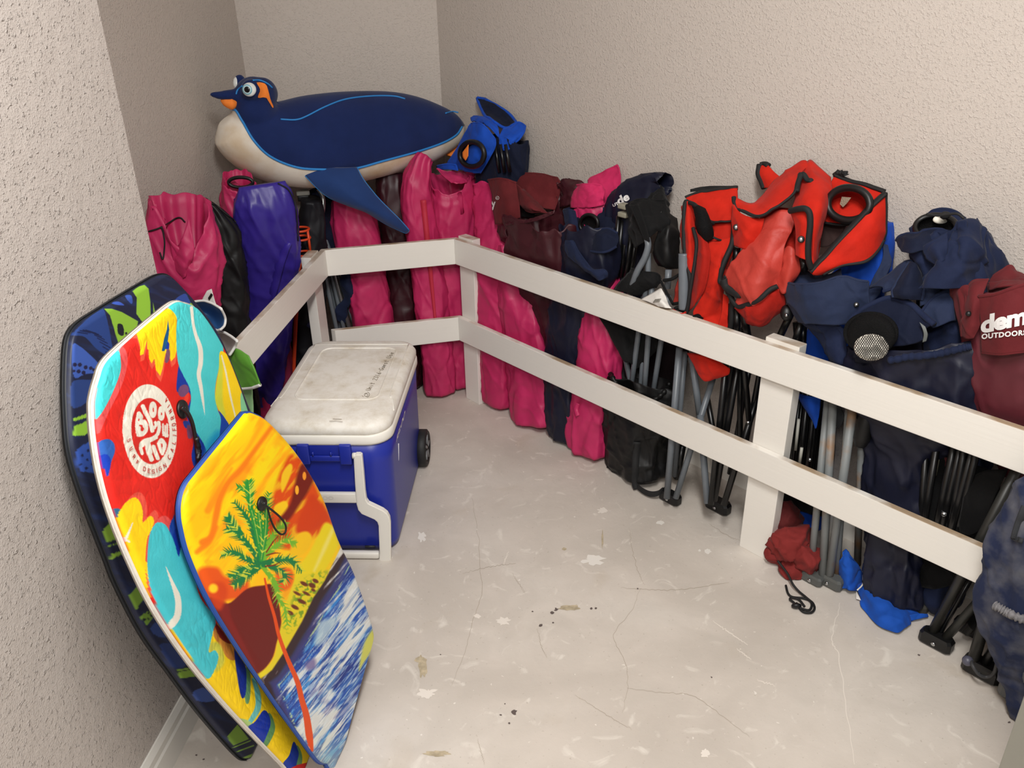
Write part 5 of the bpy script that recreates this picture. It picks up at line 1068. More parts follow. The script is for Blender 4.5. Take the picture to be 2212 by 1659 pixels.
# navy folded chair with grey tubes
ch = thing('folded_camp_chair', 'folded navy camp chair with bent grey tubes behind the back left corner post', 'folding chair', np.array([*FB(740, 740, .16)[:2], 0.]))
rod(ch, FB, [(688, 408, .14), (697, 425, .14), (698, 450, .13), (691, 490, .13), (694, 530, .13), (710, 548, .13), (735, 640, .14), (757, 715, .15)], .0085, M('steel_tube', (150, 150, 148), .25, metal=.8), 'bent_tube', n=50)
for k, (a, c) in enumerate((((703, 600), (728, 715)), ((716, 590), (744, 715)), ((735, 610), (770, 712)), ((722, 655), (736, 715)))):
    A_ = FB(*a, .13+.02*k); C_ = FB(*c, .13+.02*k); d = nz(C_-A_); E_ = C_+d*((C_[2]-.02)/-d[2]); mk('leg', *tube([A_-d*.25, E_], .0085, 10), GREY, ch)
mk('corner_post', *box(FB(646, 560, .20), dB*.028, nB*.028, (FB(650, 412, .2)-FB(646, 560, .2)), .003), m_black, ch)
bk_ = mk('buckle', *box(FB(641, 424, .17), dB*.048, nB*.02, UP*.016, .004), M('grey_plastic', (158, 156, 146), .5), ch); mk('buckle_plate', *box(FB(644, 436, .175), dB*.042, nB*.02, UP*.022, .004), m_black, ch)
patch('seat_cloth', grid3(FB, ID, [[(662, 415, .24), (690, 405, .22), (722, 425, .24)], [(660, 470, .22), (690, 460, .18), (728, 480, .22)], [(664, 520, .20), (700, 520, .17), (735, 520, .20)], [(690, 600, .2), (715, 600, .2), (745, 590, .2)]]), NAVD, ch, 24, 30, .004, .012, 12, 3)
o, g = patch('seat_flap', grid3(FB, ID, [[(738, 590, .13), (752, 592, .11), (764, 600, .13)], [(735, 620, .13), (752, 618, .10), (770, 625, .13)], [(742, 645, .13), (760, 650, .11), (766, 640, .13)], [(725, 665, .14), (748, 668, .13), (752, 662, .14)], [(728, 692, .15), (742, 700, .15), (748, 690, .15)]]), NAVC, ch, 18, 26, .004, .006, 16, 5); hem('hem', g, 'r', .003, NAVC, ch)
# ------------------------------------------------------------------ along the back
r, b = cbag('pink chair bag behind the back rail, just under the penguin flipper', FB, [(815, 770, .14, 84), (806, 700, .14, 86), (796, 640, .15, 88), (786, 580, .16, 92), (772, 520, .17, 98), (760, 465, .19, 92), (752, 425, .20, 70), (750, 405, .21, 40)], PINK, .065, 31, G2, top='closed')
r, b = cbag('dark maroon chair bag between two pink bags beneath the penguin', FB, [(876, 840, .18, 78), (872, 700, .2, 72), (866, 600, .22, 74), (856, 500, .24, 78), (848, 430, .26, 76), (842, 375, .28, 60)], NY('dark_maroon_nylon', (52, 16, 24), .34), .07, 8, G2, top='closed')
r, b = cbag('tall pink chair bag with a red strap, under the penguin tail', FB, [(950, 850, .075, 66), (944, 760, .085, 68), (932, 660, .095, 68), (918, 560, .11, 70), (904, 470, .12, 72), (900, 410, .13, 66), (908, 362, .14, 52), (918, 343, .15, 38)], PINK, .058, 13, G2, top='closed', pleat=.004)
sribbon('strap', [b], [(914, 432), (919, 480), (925, 540), (931, 600), (939, 680), (946, 740)], [13, 12, 12, 9, 6, 8], M('red_webbing', (186, 36, 60), .6, bump=.3, bscale=300, bdist=.001), r, 40, .006, .002)
r, b = cbag('wide pink chair bag with folded open mouth, at the corner of the railing', FB, [(1000, 822, .12, 60), (990, 740, .13, 76), (982, 640, .14, 92), (979, 540, .15, 106), (978, 470, .16, 108), (976, 410, .17, 100), (972, 382, .18, 84)], PINK, .065, 17, G2, rim=.015, indepth=.1, tilt=-.02, notch=(5.0, 1.1, .05))
o, g = patch('mouth_fold', grid3(FB, Z2, [[(800, 745, .17), (930, 760, .16), (1060, 765, .17)], [(870, 800, .13), (960, 800, .12), (1070, 800, .14)], [(930, 850, .10), (990, 860, .09), (1060, 850, .11)]]), PINK, r, 26, 16, .003, .007, 16, 6); hem('hem', g, 't', .003, PINK, r)
o, g = patch('mouth_fold', grid3(FB, Z2, [[(1050, 770, .15), (1100, 735, .15), (1135, 760, .15)], [(1058, 810, .14), (1095, 800, .13), (1128, 800, .14)], [(1065, 860, .13), (1085, 850, .12), (1100, 835, .13)]]), PINK, r, 14, 14, .003, .004, 18, 7); hem('hem', g, 't', .003, PINK, r)
# bright blue chair in the corner
bc = thing('open_camp_chair', 'bright blue canvas chair with a black cup ring, in the corner behind the penguin', 'folding chair', np.array([*FR(1060, 640, .17)[:2], 0.]))
Q = lambda rows: grid3(FR, Z2, rows)
bb_, bbF, bC = bag(FR, [(1075, 640, .2, 60), (1078, 500, .2, 70), (1082, 420, .2, 84), (1085, 350, .21, 90), (1088, 300, .22, 80)], NAVD, .05, 33, top='open'); mk('folded_seat', bb_, bbF, NAVD, bc)
o, g = patch('back_panel', Q([[(1105, 345, .15), (1190, 350, .13), (1300, 480, .15)], [(1045, 440, .14), (1170, 470, .11), (1300, 540, .14)], [(960, 590, .13), (1110, 620, .10), (1250, 640, .13)], [(890, 700, .13), (1040, 745, .11), (1180, 760, .13)]]), BLUC, bc, 30, 30, .004, .006, 10, 2); hem('hem', g, 'tlr', .0035, BLUC, bc)
torus(bc, FR, Z2, 1105, 605, .085, 104, 106, .0095, m_black); cupdisc(bc, FR, Z2, 1110, 608, .088, 92, 92, .02, MESH, sag=(8, 6))
o2, g2 = patch('foot_glimpse', Q([[(1022, 590, .080), (1075, 520, .080)], [(1025, 630, .080), (1073, 590, .080)], [(1050, 660, .080), (1072, 620, .080)]]), m_org, bc, 6, 8, .001, 0, label='orange cloth seen through the ring')
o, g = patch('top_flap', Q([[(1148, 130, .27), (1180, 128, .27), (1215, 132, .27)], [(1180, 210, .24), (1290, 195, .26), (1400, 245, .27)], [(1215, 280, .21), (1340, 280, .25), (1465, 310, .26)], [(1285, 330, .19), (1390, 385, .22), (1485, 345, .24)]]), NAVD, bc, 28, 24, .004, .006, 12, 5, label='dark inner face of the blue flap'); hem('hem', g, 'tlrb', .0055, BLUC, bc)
o, g = patch('rim_panel', Q([[(1100, 300, .22), (1160, 285, .22), (1230, 300, .22)], [(1105, 330, .19), (1210, 310, .18), (1320, 370, .19)], [(1180, 340, .16), (1260, 390, .15), (1340, 470, .17)]]), BLUC, bc, 24, 18, .004, .006, 14, 8); hem('hem', g, 't', .0035, BLUC, bc)
o, g = patch('side_flap', Q([[(1370, 400, .2), (1440, 385, .22), (1510, 340, .24), (1560, 368, .24)], [(1335, 460, .17), (1420, 450, .18), (1490, 430, .2), (1545, 420, .22)], [(1340, 520, .16), (1395, 500, .17), (1450, 490, .18), (1500, 490, .2)], [(1370, 565, .16), (1405, 565, .17), (1440, 550, .18), (1460, 530, .19)]]), BLUC, bc, 28, 20, .004, .006, 14, 11); hem('hem', g, 'trb', .004, BLUC, bc)
o, g = patch('low_flap', Q([[(808, 705, .10), (890, 690, .09), (970, 695, .10)], [(812, 735, .10), (900, 735, .09), (985, 745, .10)]]), BLUC, bc, 16, 10, .004, .003, 14, 1); hem('hem', g, 'tr', .0035, BLUC, bc)
for x in (1300, 1345, 1390): rod(bc, FR, [(x+40, 760, .15), (x, 520, .15)], .006, BTUB, 'back_tube', Z2)
rod(bc, FR, [(1028, 560, .16), (1028, 500, .16), (1024, 430, .16)], .012, CV('blue_glimpse', (30, 60, 130)), 'arm_sleeve')
# ------------------------------------------------------------------ along the right wall, from the corner outwards
r, b = cbag('narrow tall pink chair bag right of the corner post, beside the maroon bag', FR, [(1078, 886, .075, 56), (1073, 780, .08, 58), (1068, 660, .09, 58), (1070, 560, .10, 62), (1070, 480, .16, 66), (1066, 420, .19, 76), (1066, 382, .2, 70)], PINK, .055, 14, G3, rim=.015, tilt=-.02)
V_ = sphere(FR(1121, 371, .22), _r*.017, _f*.015, _u*.014, 10, 14); mk('mesh_pocket', *V_, MESH, r)
r, b = cbag('full pink chair bag standing forward on the floor, second right of the corner post', FR, [(1155, 922, .07, 88), (1150, 830, .09, 92), (1142, 740, .105, 86), (1126, 660, .105, 82), (1112, 600, .11, 74), (1108, 560, .11, 60), (1108, 530, .12, 30)], PINK, .062, 15, G3, top='closed', amp=1.2)
# maroon bag with folded chair
r, b = cbag('dark maroon chair bag with flaps folded open, right of the railing corner', FR, [(1190, 760, .17, 70), (1180, 660, .15, 100), (1172, 590, .125, 126), (1168, 530, .10, 136), (1166, 476, .10, 128)], MAR, .07, 21, G3, amp=1.3, rim=.03, indepth=.08)
Q = lambda rows: grid3(FR, Z4, rows)
o, g = patch('back_flap', Q([[(1005, 215, .19), (1080, 180, .21), (1290, 185, .22), (1440, 215, .22)], [(1040, 300, .18), (1150, 290, .18), (1320, 300, .19), (1465, 280, .21)], [(1100, 400, .16), (1200, 380, .16), (1340, 400, .18), (1440, 400, .2)], [(1150, 470, .15), (1250, 470, .15), (1350, 480, .16), (1410, 490, .18)]]), MARC, r, 30, 22, .004, .006, 10, 1); hem('hem', g, 'tr', .0035, MARC, r)
fo_, g = patch('front_flap', Q([[(848, 235, .13), (950, 225, .12), (1090, 260, .13)], [(875, 350, .11), (990, 345, .09), (1105, 380, .11)], [(895, 480, .10), (1010, 480, .08), (1120, 470, .10)], [(920, 610, .09), (1010, 605, .08), (1125, 555, .09)]]), MARC, r, 24, 24, .004, .006, 9, 2); hem('hem', g, 't', .0045, MARC, r)
o, g = patch('inner_flap', Q([[(1090, 270, .14), (1130, 310, .13), (1150, 310, .14)], [(1110, 400, .12), (1200, 420, .10), (1290, 450, .13)], [(1140, 450, .11), (1230, 480, .08), (1340, 495, .12)], [(1170, 490, .11), (1250, 515, .09), (1360, 505, .12)]]), MARC, r, 22, 20, .004, .008, 12, 3); hem('hem', g, 'tb', .003, MARC, r)
patch('mesh_panel', Q([[(1130, 480, .13), (1250, 500, .13)], [(1130, 545, .12), (1240, 555, .12)]]), MESH, r, 8, 8, .002, 0)
hb, g = patch('gathered_hem', Q([[(1010, 590, .045), (1130, 575, .035), (1260, 550, .03), (1420, 490, .05)], [(1015, 625, .042), (1140, 605, .030), (1270, 580, .026), (1415, 520, .046)]]), MAR, r, 50, 8, .004, .006, 40, 4)
patch('loose_corner', Q([[(920, 620, .08), (1000, 615, .06)], [(935, 680, .08), (1010, 700, .05)], [(960, 720, .08), (1040, 750, .06)], [(965, 750, .08), (1020, 770, .07)]]), MAR, r, 12, 18, .003, .008, 16, 6)
surftext('bag_lettering', [fo_], 'y', (1062.5, 447), (20, 2.4), (-1, -26), m_let, r, .025, .003, keep=lambda p: p[0] > 1062)
surftext('bag_lettering', [fo_], 'R', (1073.6, 429.5), (4.2, .3), (0, -5), m_let, r, .01, .003)
P = surf_path([fo_], [(1075.2+3.4*math.cos(t), 427.6+3.6*math.sin(t)) for t in np.linspace(0, 6.28, 14)], 24, .003); mk('bag_lettering', *tube(P, .0007, 6), m_let, r)
r, b = cbag('small gathered dark maroon bag top against the wall beside the pink flap', FR, [(1235, 620, .225, 46), (1230, 520, .23, 50), (1224, 460, .235, 46), (1218, 415, .24, 32), (1224, 395, .24, 16)], MAR, .035, 23, G3, top='closed', pleat=.008)
patch('gathered_fold', grid3(FR, ID, [[(1205, 400, .2), (1218, 388, .2), (1232, 390, .2)], [(1215, 420, .18), (1230, 410, .17), (1262, 395, .2)], [(1210, 450, .18), (1235, 440, .17), (1262, 415, .2)]]), MAR, r, 16, 16, .003, .010, 20, 2)
# pink with pointed flap
r, b = cbag('pink chair bag with a pointed flap against the wall, left of the black bag', FR, [(1276, 988, .07, 70), (1276, 900, .08, 74), (1292, 800, .09, 80), (1300, 720, .10, 80), (1304, 640, .13, 64), (1300, 560, .17, 62), (1286, 490, .20, 76), (1280, 450, .21, 84)], PINK, .055, 41, G3, amp=1.4)
o, g = patch('pointed_flap', grid3(FR, Z4, [[(1700, 240, .25), (1830, 165, .27), (1948, 105, .28)], [(1690, 290, .22), (1830, 250, .25), (1975, 190, .275)], [(1640, 380, .21), (1820, 350, .23), (1960, 300, .265)], [(1600, 470, .2), (1760, 460, .21), (1880, 430, .25)]]), PNKC, r, 24, 24, .004, .006, 12, 3); hem('hem', g, 'tr', .0032, PNKC, r)
o, g = patch('front_flap', grid3(FR, Z4, [[(1570, 275, .18), (1680, 270, .16), (1800, 275, .18), (1832, 320, .19)], [(1565, 350, .17), (1680, 345, .15), (1780, 350, .17), (1835, 380, .18)], [(1555, 470, .16), (1680, 470, .15), (1780, 460, .16), (1830, 440, .18)]]), PNKC, r, 30, 20, .004, .008, 16, 4); hem('hem', g, 't', .003, PNKC, r)
sribbon('strap_end', [b], [(1250, 872), (1246, 884), (1250, 898)], 12, PINK, r, 10, .008, .003)
# navy bag lying with lettering
nq, b = cbag('navy chair bag with white lettering lying over against the wall behind the black chair', FR, [(1350, 660, .2, 60, .035), (1345, 540, .2, 80, .04), (1352, 470, .2, 96, .045), (1382, 425, .205, 84, .04), (1425, 400, .21, 58, .03), (1438, 398, .21, 40, .025)], NAVY, .05, 51, G3, top='open', drop=True, rim=.01)
surftext('bag_lettering', [b], 'de', (1337, 443), (24.5, -13), (-9, -22), m_let, nq, .04, .003); surftext('bag_lettering', [b], 'UT', (1325, 447), (9.2, -4), (-2.5, -8), m_let, nq, .03, .003)
# navy bag with folded flaps
r, b = cbag('navy chair bag with layered open flaps, directly left of the black chair', FR, [(1228, 918, .09, 70), (1226, 830, .10, 76), (1234, 740, .11, 86), (1250, 660, .11, 98), (1266, 600, .11, 104), (1273, 545, .11, 108), (1272, 490, .12, 104)], NAVY, .062, 25, G3, rim=.02, amp=1.1)
Q = lambda rows: grid3(FR, Z5, rows)
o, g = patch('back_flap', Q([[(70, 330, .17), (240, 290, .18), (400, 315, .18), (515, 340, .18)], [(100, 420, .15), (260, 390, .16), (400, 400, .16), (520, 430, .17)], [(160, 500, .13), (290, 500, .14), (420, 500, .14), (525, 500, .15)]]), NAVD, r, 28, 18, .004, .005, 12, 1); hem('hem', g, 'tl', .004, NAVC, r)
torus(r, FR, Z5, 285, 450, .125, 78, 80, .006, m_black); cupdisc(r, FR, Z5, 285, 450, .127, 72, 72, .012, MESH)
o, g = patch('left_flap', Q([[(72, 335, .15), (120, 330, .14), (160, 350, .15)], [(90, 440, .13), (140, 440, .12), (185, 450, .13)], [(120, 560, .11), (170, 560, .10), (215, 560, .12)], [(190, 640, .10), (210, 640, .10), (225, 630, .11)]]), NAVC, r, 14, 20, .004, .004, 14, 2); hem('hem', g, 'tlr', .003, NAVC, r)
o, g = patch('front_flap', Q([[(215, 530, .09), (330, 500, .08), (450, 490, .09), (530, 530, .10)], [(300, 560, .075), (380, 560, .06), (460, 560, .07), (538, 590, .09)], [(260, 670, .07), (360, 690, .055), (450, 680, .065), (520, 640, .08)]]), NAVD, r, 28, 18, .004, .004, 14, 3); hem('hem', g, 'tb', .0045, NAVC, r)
o, g = patch('side_band', Q([[(100, 590, .05), (130, 590, .045), (150, 600, .05)], [(90, 680, .045), (160, 700, .035), (220, 720, .04)], [(150, 760, .035), (240, 800, .02), (320, 840, .03)], [(260, 840, .03), (330, 880, .018), (430, 850, .035)], [(330, 900, .03), (380, 930, .025), (440, 900, .04)]]), NAVC, r, 18, 34, .004, .005, 16, 4); hem('hem', g, 'lr', .003, NAVC, r)
# black chair with grey tubes in its bag
r, b = cbag('black chair bag slipped down round grey chair legs, its strap trailing on the floor', FR, [(1372, 1040, .09, 118), (1370, 985, .09, 112), (1372, 930, .09, 118), (1378, 880, .09, 132), (1386, 838, .10, 134), (1388, 815, .105, 124)], BLK, .062, 27, G3, amp=1.6, rim=.012, indepth=.06, tilt=.0)
mk('gathered_rim', *tube(smooth_path(surf_path([b], [(1318, 806), (1335, 832), (1365, 858), (1400, 868), (1432, 850), (1448, 826)], 50, .003), 2), .0075+.002*np.sin(np.arange(50)*1.9), 8), BLK, r)
sribbon('strap', [b], [(1376, 955), (1373, 1000), (1372, 1040), (1376, 1056)], 15, M('black_webbing', (22, 22, 23), .8), r, 24, .006, .002)
P = np.array([FZ(1376, 1056, .012), FZ(1388, 1066, .01), FZ(1404, 1073, .012), FZ(1420, 1072, .02), FZ(1431, 1064, .03)]); P = catmull(P, 20); mk('strap', *joinm((np.concatenate([P, P+UP*.022]), [(k, k+1, 21+k, 20+k) for k in range(19)]))[:2], MATS['black_webbing'], r)
bk = thing('folded_camp_chair', 'folded black camp chair with grey legs standing in the slipped down black bag', 'folding chair', np.array([*FR(1390, 1000, .1)[:2], 0.]))
Q = lambda rows: grid3(FR, Z5, rows)
for a, c, o in (((905, 400), (850, 800), .085), ((990, 420), (960, 830), .075), ((1090, 520), (1040, 840), .10), ((940, 660), (925, 840), .11), ((800, 640), (830, 780), .10)):
    p, q = FR(*Z9(*a), o), FR(*Z9(*c), o); d = nz(q-p); mk('leg', *tube([p-d*.18, q+d*.16], .0088, 12), GREY, bk)
rod(bk, FR, [(780, 570, .06), (790, 640, .055), (760, 740, .05), (700, 850, .045), (660, 960, .05), (620, 1100, .07)], .0098, GREY, 'arm_tube', Z5); rod(bk, FR, [(790, 700, .075), (790, 860, .07), (770, 1000, .07), (760, 1100, .075)], .0088, GREY, 'arm_tube', Z5); rod(bk, FR, [(965, 840, .09), (955, 1000, .085)], .010, GREY, 'arm_tube', Z5)
for k, (x, y0_, y1_) in enumerate(((540, 380, 900), (570, 420, 910), (610, 460, 900), (650, 520, 900), (690, 560, 880), (500, 560, 880))): rod(bk, FR, [(x, y0_, .14+.012*(k % 3)), (x-50, y1_, .13+.012*(k % 3))], .008, BTUB, 'frame_tube', Z5)
for y in (298, 368): mk('hinge_joint', *box(FR(*Z5(525, y+20), .12), -dR*.034, nR*.03, UP*.016, .004), M('joint_plastic', (142, 138, 122), .45), bk)
o, g = patch('seat_back', Q([[(600, 290, .12), (700, 255, .13), (820, 240, .14), (940, 250, .15)], [(620, 400, .10), (720, 380, .08), (850, 380, .10), (965, 400, .13)], [(650, 520, .09), (740, 500, .06), (860, 470, .08), (970, 470, .12)], [(690, 650, .08), (760, 600, .06), (850, 520, .08), (900, 500, .11)]]), BLKC, bk, 30, 30, .004, .010, 12, 1); hem('hem', g, 'tl', .004, BLKC, bk)
o, g = patch('back_strap', Q([[(640, 290, .07), (700, 285, .07)], [(690, 400, .055), (745, 400, .055)], [(730, 500, .05), (780, 510, .05)], [(760, 580, .05), (800, 600, .05)]]), BLKC, bk, 8, 24, .004, .002, 14, 2); hem('hem', g, 'lr', .0028, BLKC, bk)
o, g = patch('back_top', Q([[(860, 140, .2), (900, 120, .2), (940, 240, .22)], [(800, 220, .18), (880, 230, .16), (960, 290, .2)], [(780, 300, .15), (870, 330, .13), (970, 400, .17)]]), BLKC, bk, 18, 18, .004, .010, 16, 5)
o, g = patch('seat_side', Q([[(900, 330, .12), (970, 350, .14), (1040, 400, .17)], [(880, 500, .10), (970, 520, .11), (1060, 560, .15)], [(850, 700, .10), (950, 760, .10), (1060, 800, .14)], [(880, 800, .11), (970, 810, .12), (1050, 830, .14)]]), BLK, bk, 22, 26, .004, .010, 12, 8)
o, g = patch('seat_low', Q([[(650, 830, .08), (740, 860, .06), (860, 870, .07), (900, 920, .09)], [(590, 900, .07), (700, 930, .04), (830, 960, .06), (890, 960, .08)], [(500, 1020, .06), (620, 1040, .035), (700, 1060, .05), (760, 1030, .07)]]), BLKC, bk, 26, 22, .004, .008, 14, 9); hem('hem', g, 'tl', .0028, BLKC, bk)
rod(bk, FR, [(900, 940, .06), (940, 1020, .05), (1000, 1130, .05)], .004, BLKC, 'strap', Z5); rod(bk, FR, [(925, 930, .07), (990, 920, .06), (1060, 880, .08)], .005, BLKC, 'strap', Z5)
patch('seat_skirt', grid3(FR, Z9, [[(565, 250, .06), (720, 260, .07), (900, 330, .09), (1100, 480, .1)], [(640, 360, .06), (760, 400, .06), (870, 450, .09), (1060, 540, .11)], [(700, 480, .06), (780, 520, .06), (850, 560, .08), (960, 640, .11)], [(770, 610, .06), (800, 640, .06), (840, 650, .07), (880, 700, .1)]]), BLKC, bk, 26, 26, .004, .004, 10, 12)
patch('dark_backing', grid3(FR, Z9, [[(840, 280, .19), (1080, 380, .19), (1340, 500, .19)], [(850, 700, .19), (1080, 740, .19), (1300, 800, .19)], [(900, 1150, .19), (1100, 1200, .19), (1220, 1240, .19)]]), CV('near_black_maroon', (22, 11, 13)), bk, 20, 26, .004, .006, 9, 31)  # near-black sheet added to fill the gap behind the legs
o, g = patch('care_label', grid3(FR, Z5, [[(725, 1095, .015), (880, 1010, .03), (905, 1000, .03)], [(780, 1110, .005), (880, 1080, .005), (940, 1070, .02)], [(860, 1140, .003), (910, 1120, -.005), (965, 1140, .01)], [(880, 1150, .003), (935, 1165, -.002), (990, 1170, .008)]]), PAPER, bk, 16, 16, .001, .003, 20, 3, label='white crumpled paper label')
for k in range(5): mk('label_print', *tube(surf_path([o], [Z5(835+k*4, 1118-k*6), Z5(890+k*3, 1110-k*5)], 8, .002), .0009, 5), M('grey_print', (150, 146, 138), .7), o)
# ------------------------------------------------------------------ red chairs
r1 = thing('open_camp_chair', 'red canvas chair with black binding and grey legs, left of the two red ones', 'folding chair', np.array([*FR(1500, 1000, .1)[:2], 0.]))
Q = lambda rows: grid3(FR, Z6, rows)
o, g = patch('back_panel', Q([[(160, 385, .15), (260, 345, .17), (440, 320, .19), (608, 300, .21)], [(200, 430, .14), (330, 430, .15), (460, 440, .16), (605, 420, .18)], [(250, 470, .13), (360, 530, .13), (460, 530, .14), (580, 500, .16)], [(330, 560, .12), (400, 590, .12), (480, 590, .13), (572, 580, .14)]]), REDC, r1, 30, 22, .004, .006, 9, 1); hem('binding', g, 't', .0075, PIPE, r1, .5); hem('binding', g, 'b', .005, PIPE, r1, .6)
patch('back_lower', Q([[(215, 430, .155), (380, 520, .15), (590, 540, .16)], [(235, 600, .14), (400, 640, .13), (570, 640, .15)], [(250, 760, .12), (400, 800, .11), (565, 780, .13)]]), REDC, r1, 24, 20, .004, .006, 10, 21)
o, g = patch('top_band', Q([[(205, 310, .22), (330, 290, .23), (608, 283, .235)], [(205, 335, .22), (350, 320, .225), (608, 318, .23)]]), PIPE, r1, 20, 8, .005, .002, 9, 3)
o, g = patch('left_panel', Q([[(130, 455, .12), (175, 420, .10), (210, 430, .11)], [(128, 600, .11), (180, 600, .07), (235, 620, .09)], [(132, 760, .10), (185, 760, .055), (240, 800, .07)], [(150, 860, .09), (190, 880, .05), (245, 940, .06)], [(180, 980, .07), (200, 1010, .045), (225, 1060, .05)]]), REDC, r1, 18, 34, .004, .005, 12, 2)
mk('binding', *tube(catmull([FR(*Z6(x, y), o) for x, y, o in ((205, 425, .12), (165, 410, .10), (150, 480, .085), (145, 600, .075), (148, 760, .065), (160, 900, .055), (195, 1050, .04), (200, 1150, .035), (185, 1290, .03), (165, 1370, .03))], 60), .006, 8, flat=.6), PIPE, r1)
mh, g = patch('mesh_holder', Q([[(215, 440, .09), (260, 450, .08), (330, 480, .09)], [(245, 520, .075), (300, 520, .06), (360, 560, .08)], [(255, 630, .07), (320, 640, .05), (395, 670, .075)], [(290, 730, .07), (340, 755, .06), (400, 735, .075)]]), MESH, r1, 18, 22, .004, .003, 14, 5, .012); rod(r1, FR, [(195, 425, .09), (240, 445, .08), (290, 500, .07), (340, 580, .075), (400, 600, .10)], .006, PIPE, 'binding', Z6)
rod(r1, FR, [(395, 720, .07), (440, 740, .08), (495, 758, .10)], .003, PIPE, 'binding', Z6)
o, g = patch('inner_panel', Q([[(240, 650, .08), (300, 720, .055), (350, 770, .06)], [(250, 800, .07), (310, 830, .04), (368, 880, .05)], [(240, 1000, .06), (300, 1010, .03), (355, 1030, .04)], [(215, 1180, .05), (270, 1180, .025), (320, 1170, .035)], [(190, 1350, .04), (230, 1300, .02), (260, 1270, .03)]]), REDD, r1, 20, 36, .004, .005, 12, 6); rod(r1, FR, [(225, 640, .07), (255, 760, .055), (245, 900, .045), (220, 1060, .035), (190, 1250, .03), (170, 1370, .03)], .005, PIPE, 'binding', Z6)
o, g = patch('seat_panel', Q([[(360, 760, .075), (460, 740, .09), (560, 720, .11)], [(370, 880, .06), (470, 860, .06), (570, 850, .10)], [(350, 1040, .05), (430, 1040, .045), (500, 1000, .09)], [(300, 1220, .04), (390, 1220, .04), (480, 1180, .08)], [(230, 1370, .03), (350, 1400, .04), (480, 1300, .08)], [(360, 1460, .04), (430, 1490, .05), (520, 1480, .08)]]), REDC, r1, 26, 44, .004, .010, 10, 7)
o, g = patch('seat_panel', Q([[(480, 1200, .06), (530, 1230, .07)], [(470, 1360, .05), (520, 1400, .06)], [(440, 1480, .04), (525, 1500, .06)]]), REDC, r1, 12, 20, .004, .006, 12, 9)
rod(r1, FR, [(575, 600, .12), (568, 720, .09), (550, 800, .08), (480, 960, .055), (455, 1080, .05), (480, 1120, .05), (540, 1200, .055), (560, 1280, .06), (555, 1400, .06), (540, 1510, .06)], .0075, PIPE, 'binding', Z6, 70)
rod(r1, FR, [(150, 860, .055), (150, 1100, .045), (150, 1335, .04)], .0165, GREY, 'arm_tube', Z6); torus(r1, FR, Z6, 130, 1335, .04, 55, 20, .006, PIPE, 'arm_ring')
o, g = patch('arm_loop', Q([[(50, 1330, .03), (120, 1370, .01), (175, 1350, .03)], [(70, 1365, .03), (130, 1390, .015), (170, 1380, .03)]]), REDC, r1, 14, 8, .004, .001)
o, g = patch('arm_gusset', Q([[(125, 1040, .08), (140, 1100, .06)], [(85, 1160, .07), (130, 1200, .05)], [(55, 1290, .06), (115, 1280, .05)]]), REDL, r1, 10, 16, .004, .004); hem('binding', g, 'b', .005, PIPE, r1)
mk('lower_mesh', *sphere(FR(*Z6(280, 1400), .03), _r*.020, _f*.008, _u*.009, 8, 14), MESH, r1)
o, g = patch('hanging_corner', grid3(FR, Z9, [[(1330, 560, .06), (1400, 570, .04), (1520, 600, .04), (1690, 690, .06)], [(1385, 660, .05), (1450, 670, .035), (1560, 680, .035), (1680, 730, .06)], [(1415, 720, .05), (1470, 740, .04), (1550, 740, .04), (1640, 750, .06)], [(1470, 795, .05), (1490, 796, .05), (1510, 790, .05), (1540, 780, .06)]]), REDC, r1, 22, 18, .004, .005, 12, 4)
Lg = lambda root, p, q, o0, o1, r_, m_, nm='leg': mk(nm, *tube([FR(*p, o0), FR(*q, o1)], r_, 12), m_, root)
Lg(r1, Z9(1255, 520), Z10(555, 1090), .06, .005, .0105, GREY); Lg(r1, Z9(1300, 560), Z10(620, 900), .11, .12, .009, GREY); Lg(r1, Z9(1360, 580), Z10(840, 420), .09, .09, .0105, GREY); Lg(r1, Z10(690, 640), Z10(640, 920), .14, .13, .012, BTUB)
Lg(r1, Z10(840, 380), Z10(900, 1135), .085, .02, .0105, GREY); Lg(r1, Z9(1540, 780), Z10(630, 1090), .12, .012, .0095, GREY); Lg(r1, Z10(900, 240), Z10(1000, 780), .13, .12, .009, BTUB)
foot(r1, FZ(1447, 1084, .0), -dR, .95); 
# second red chair
r2 = thing('open_camp_chair', 'large red canvas chair with black binding piled highest against the right wall', 'folding chair', np.array([*FR(1600, 1000, .1)[:2], 0.]))
c_, g = patch('back_collar', Q([[(575, 375, .12), (745, 430, .16), (960, 220, .22), (1140, 90, .26), (1200, 90, .265)], [(578, 420, .11), (760, 480, .11), (960, 320, .15), (1125, 190, .2), (1190, 150, .23)], [(610, 480, .10), (780, 545, .07), (955, 465, .09), (1110, 330, .13), (1150, 180, .18)]]), REDC, r2, 44, 24, .005, .006, 8, 1); hem('binding', g, 'b', .0075, PIPE, r2, .55); hem('binding', g, 'l', .0065, PIPE, r2, .6)
t_, g = patch('snap_tab', Q([[(575, 440, .10), (640, 520, .08), (720, 555, .075), (835, 560, .09)], [(565, 560, .09), (640, 590, .065), (720, 620, .06), (815, 640, .08)], [(565, 680, .085), (640, 700, .06), (700, 730, .06), (770, 750, .08)], [(580, 790, .085), (630, 810, .065), (690, 822, .065), (715, 800, .08)]]), REDC, r2, 30, 26, .005, .004, 9, 2); snap(r2, [t_], *Z6(600, 635), .0055)
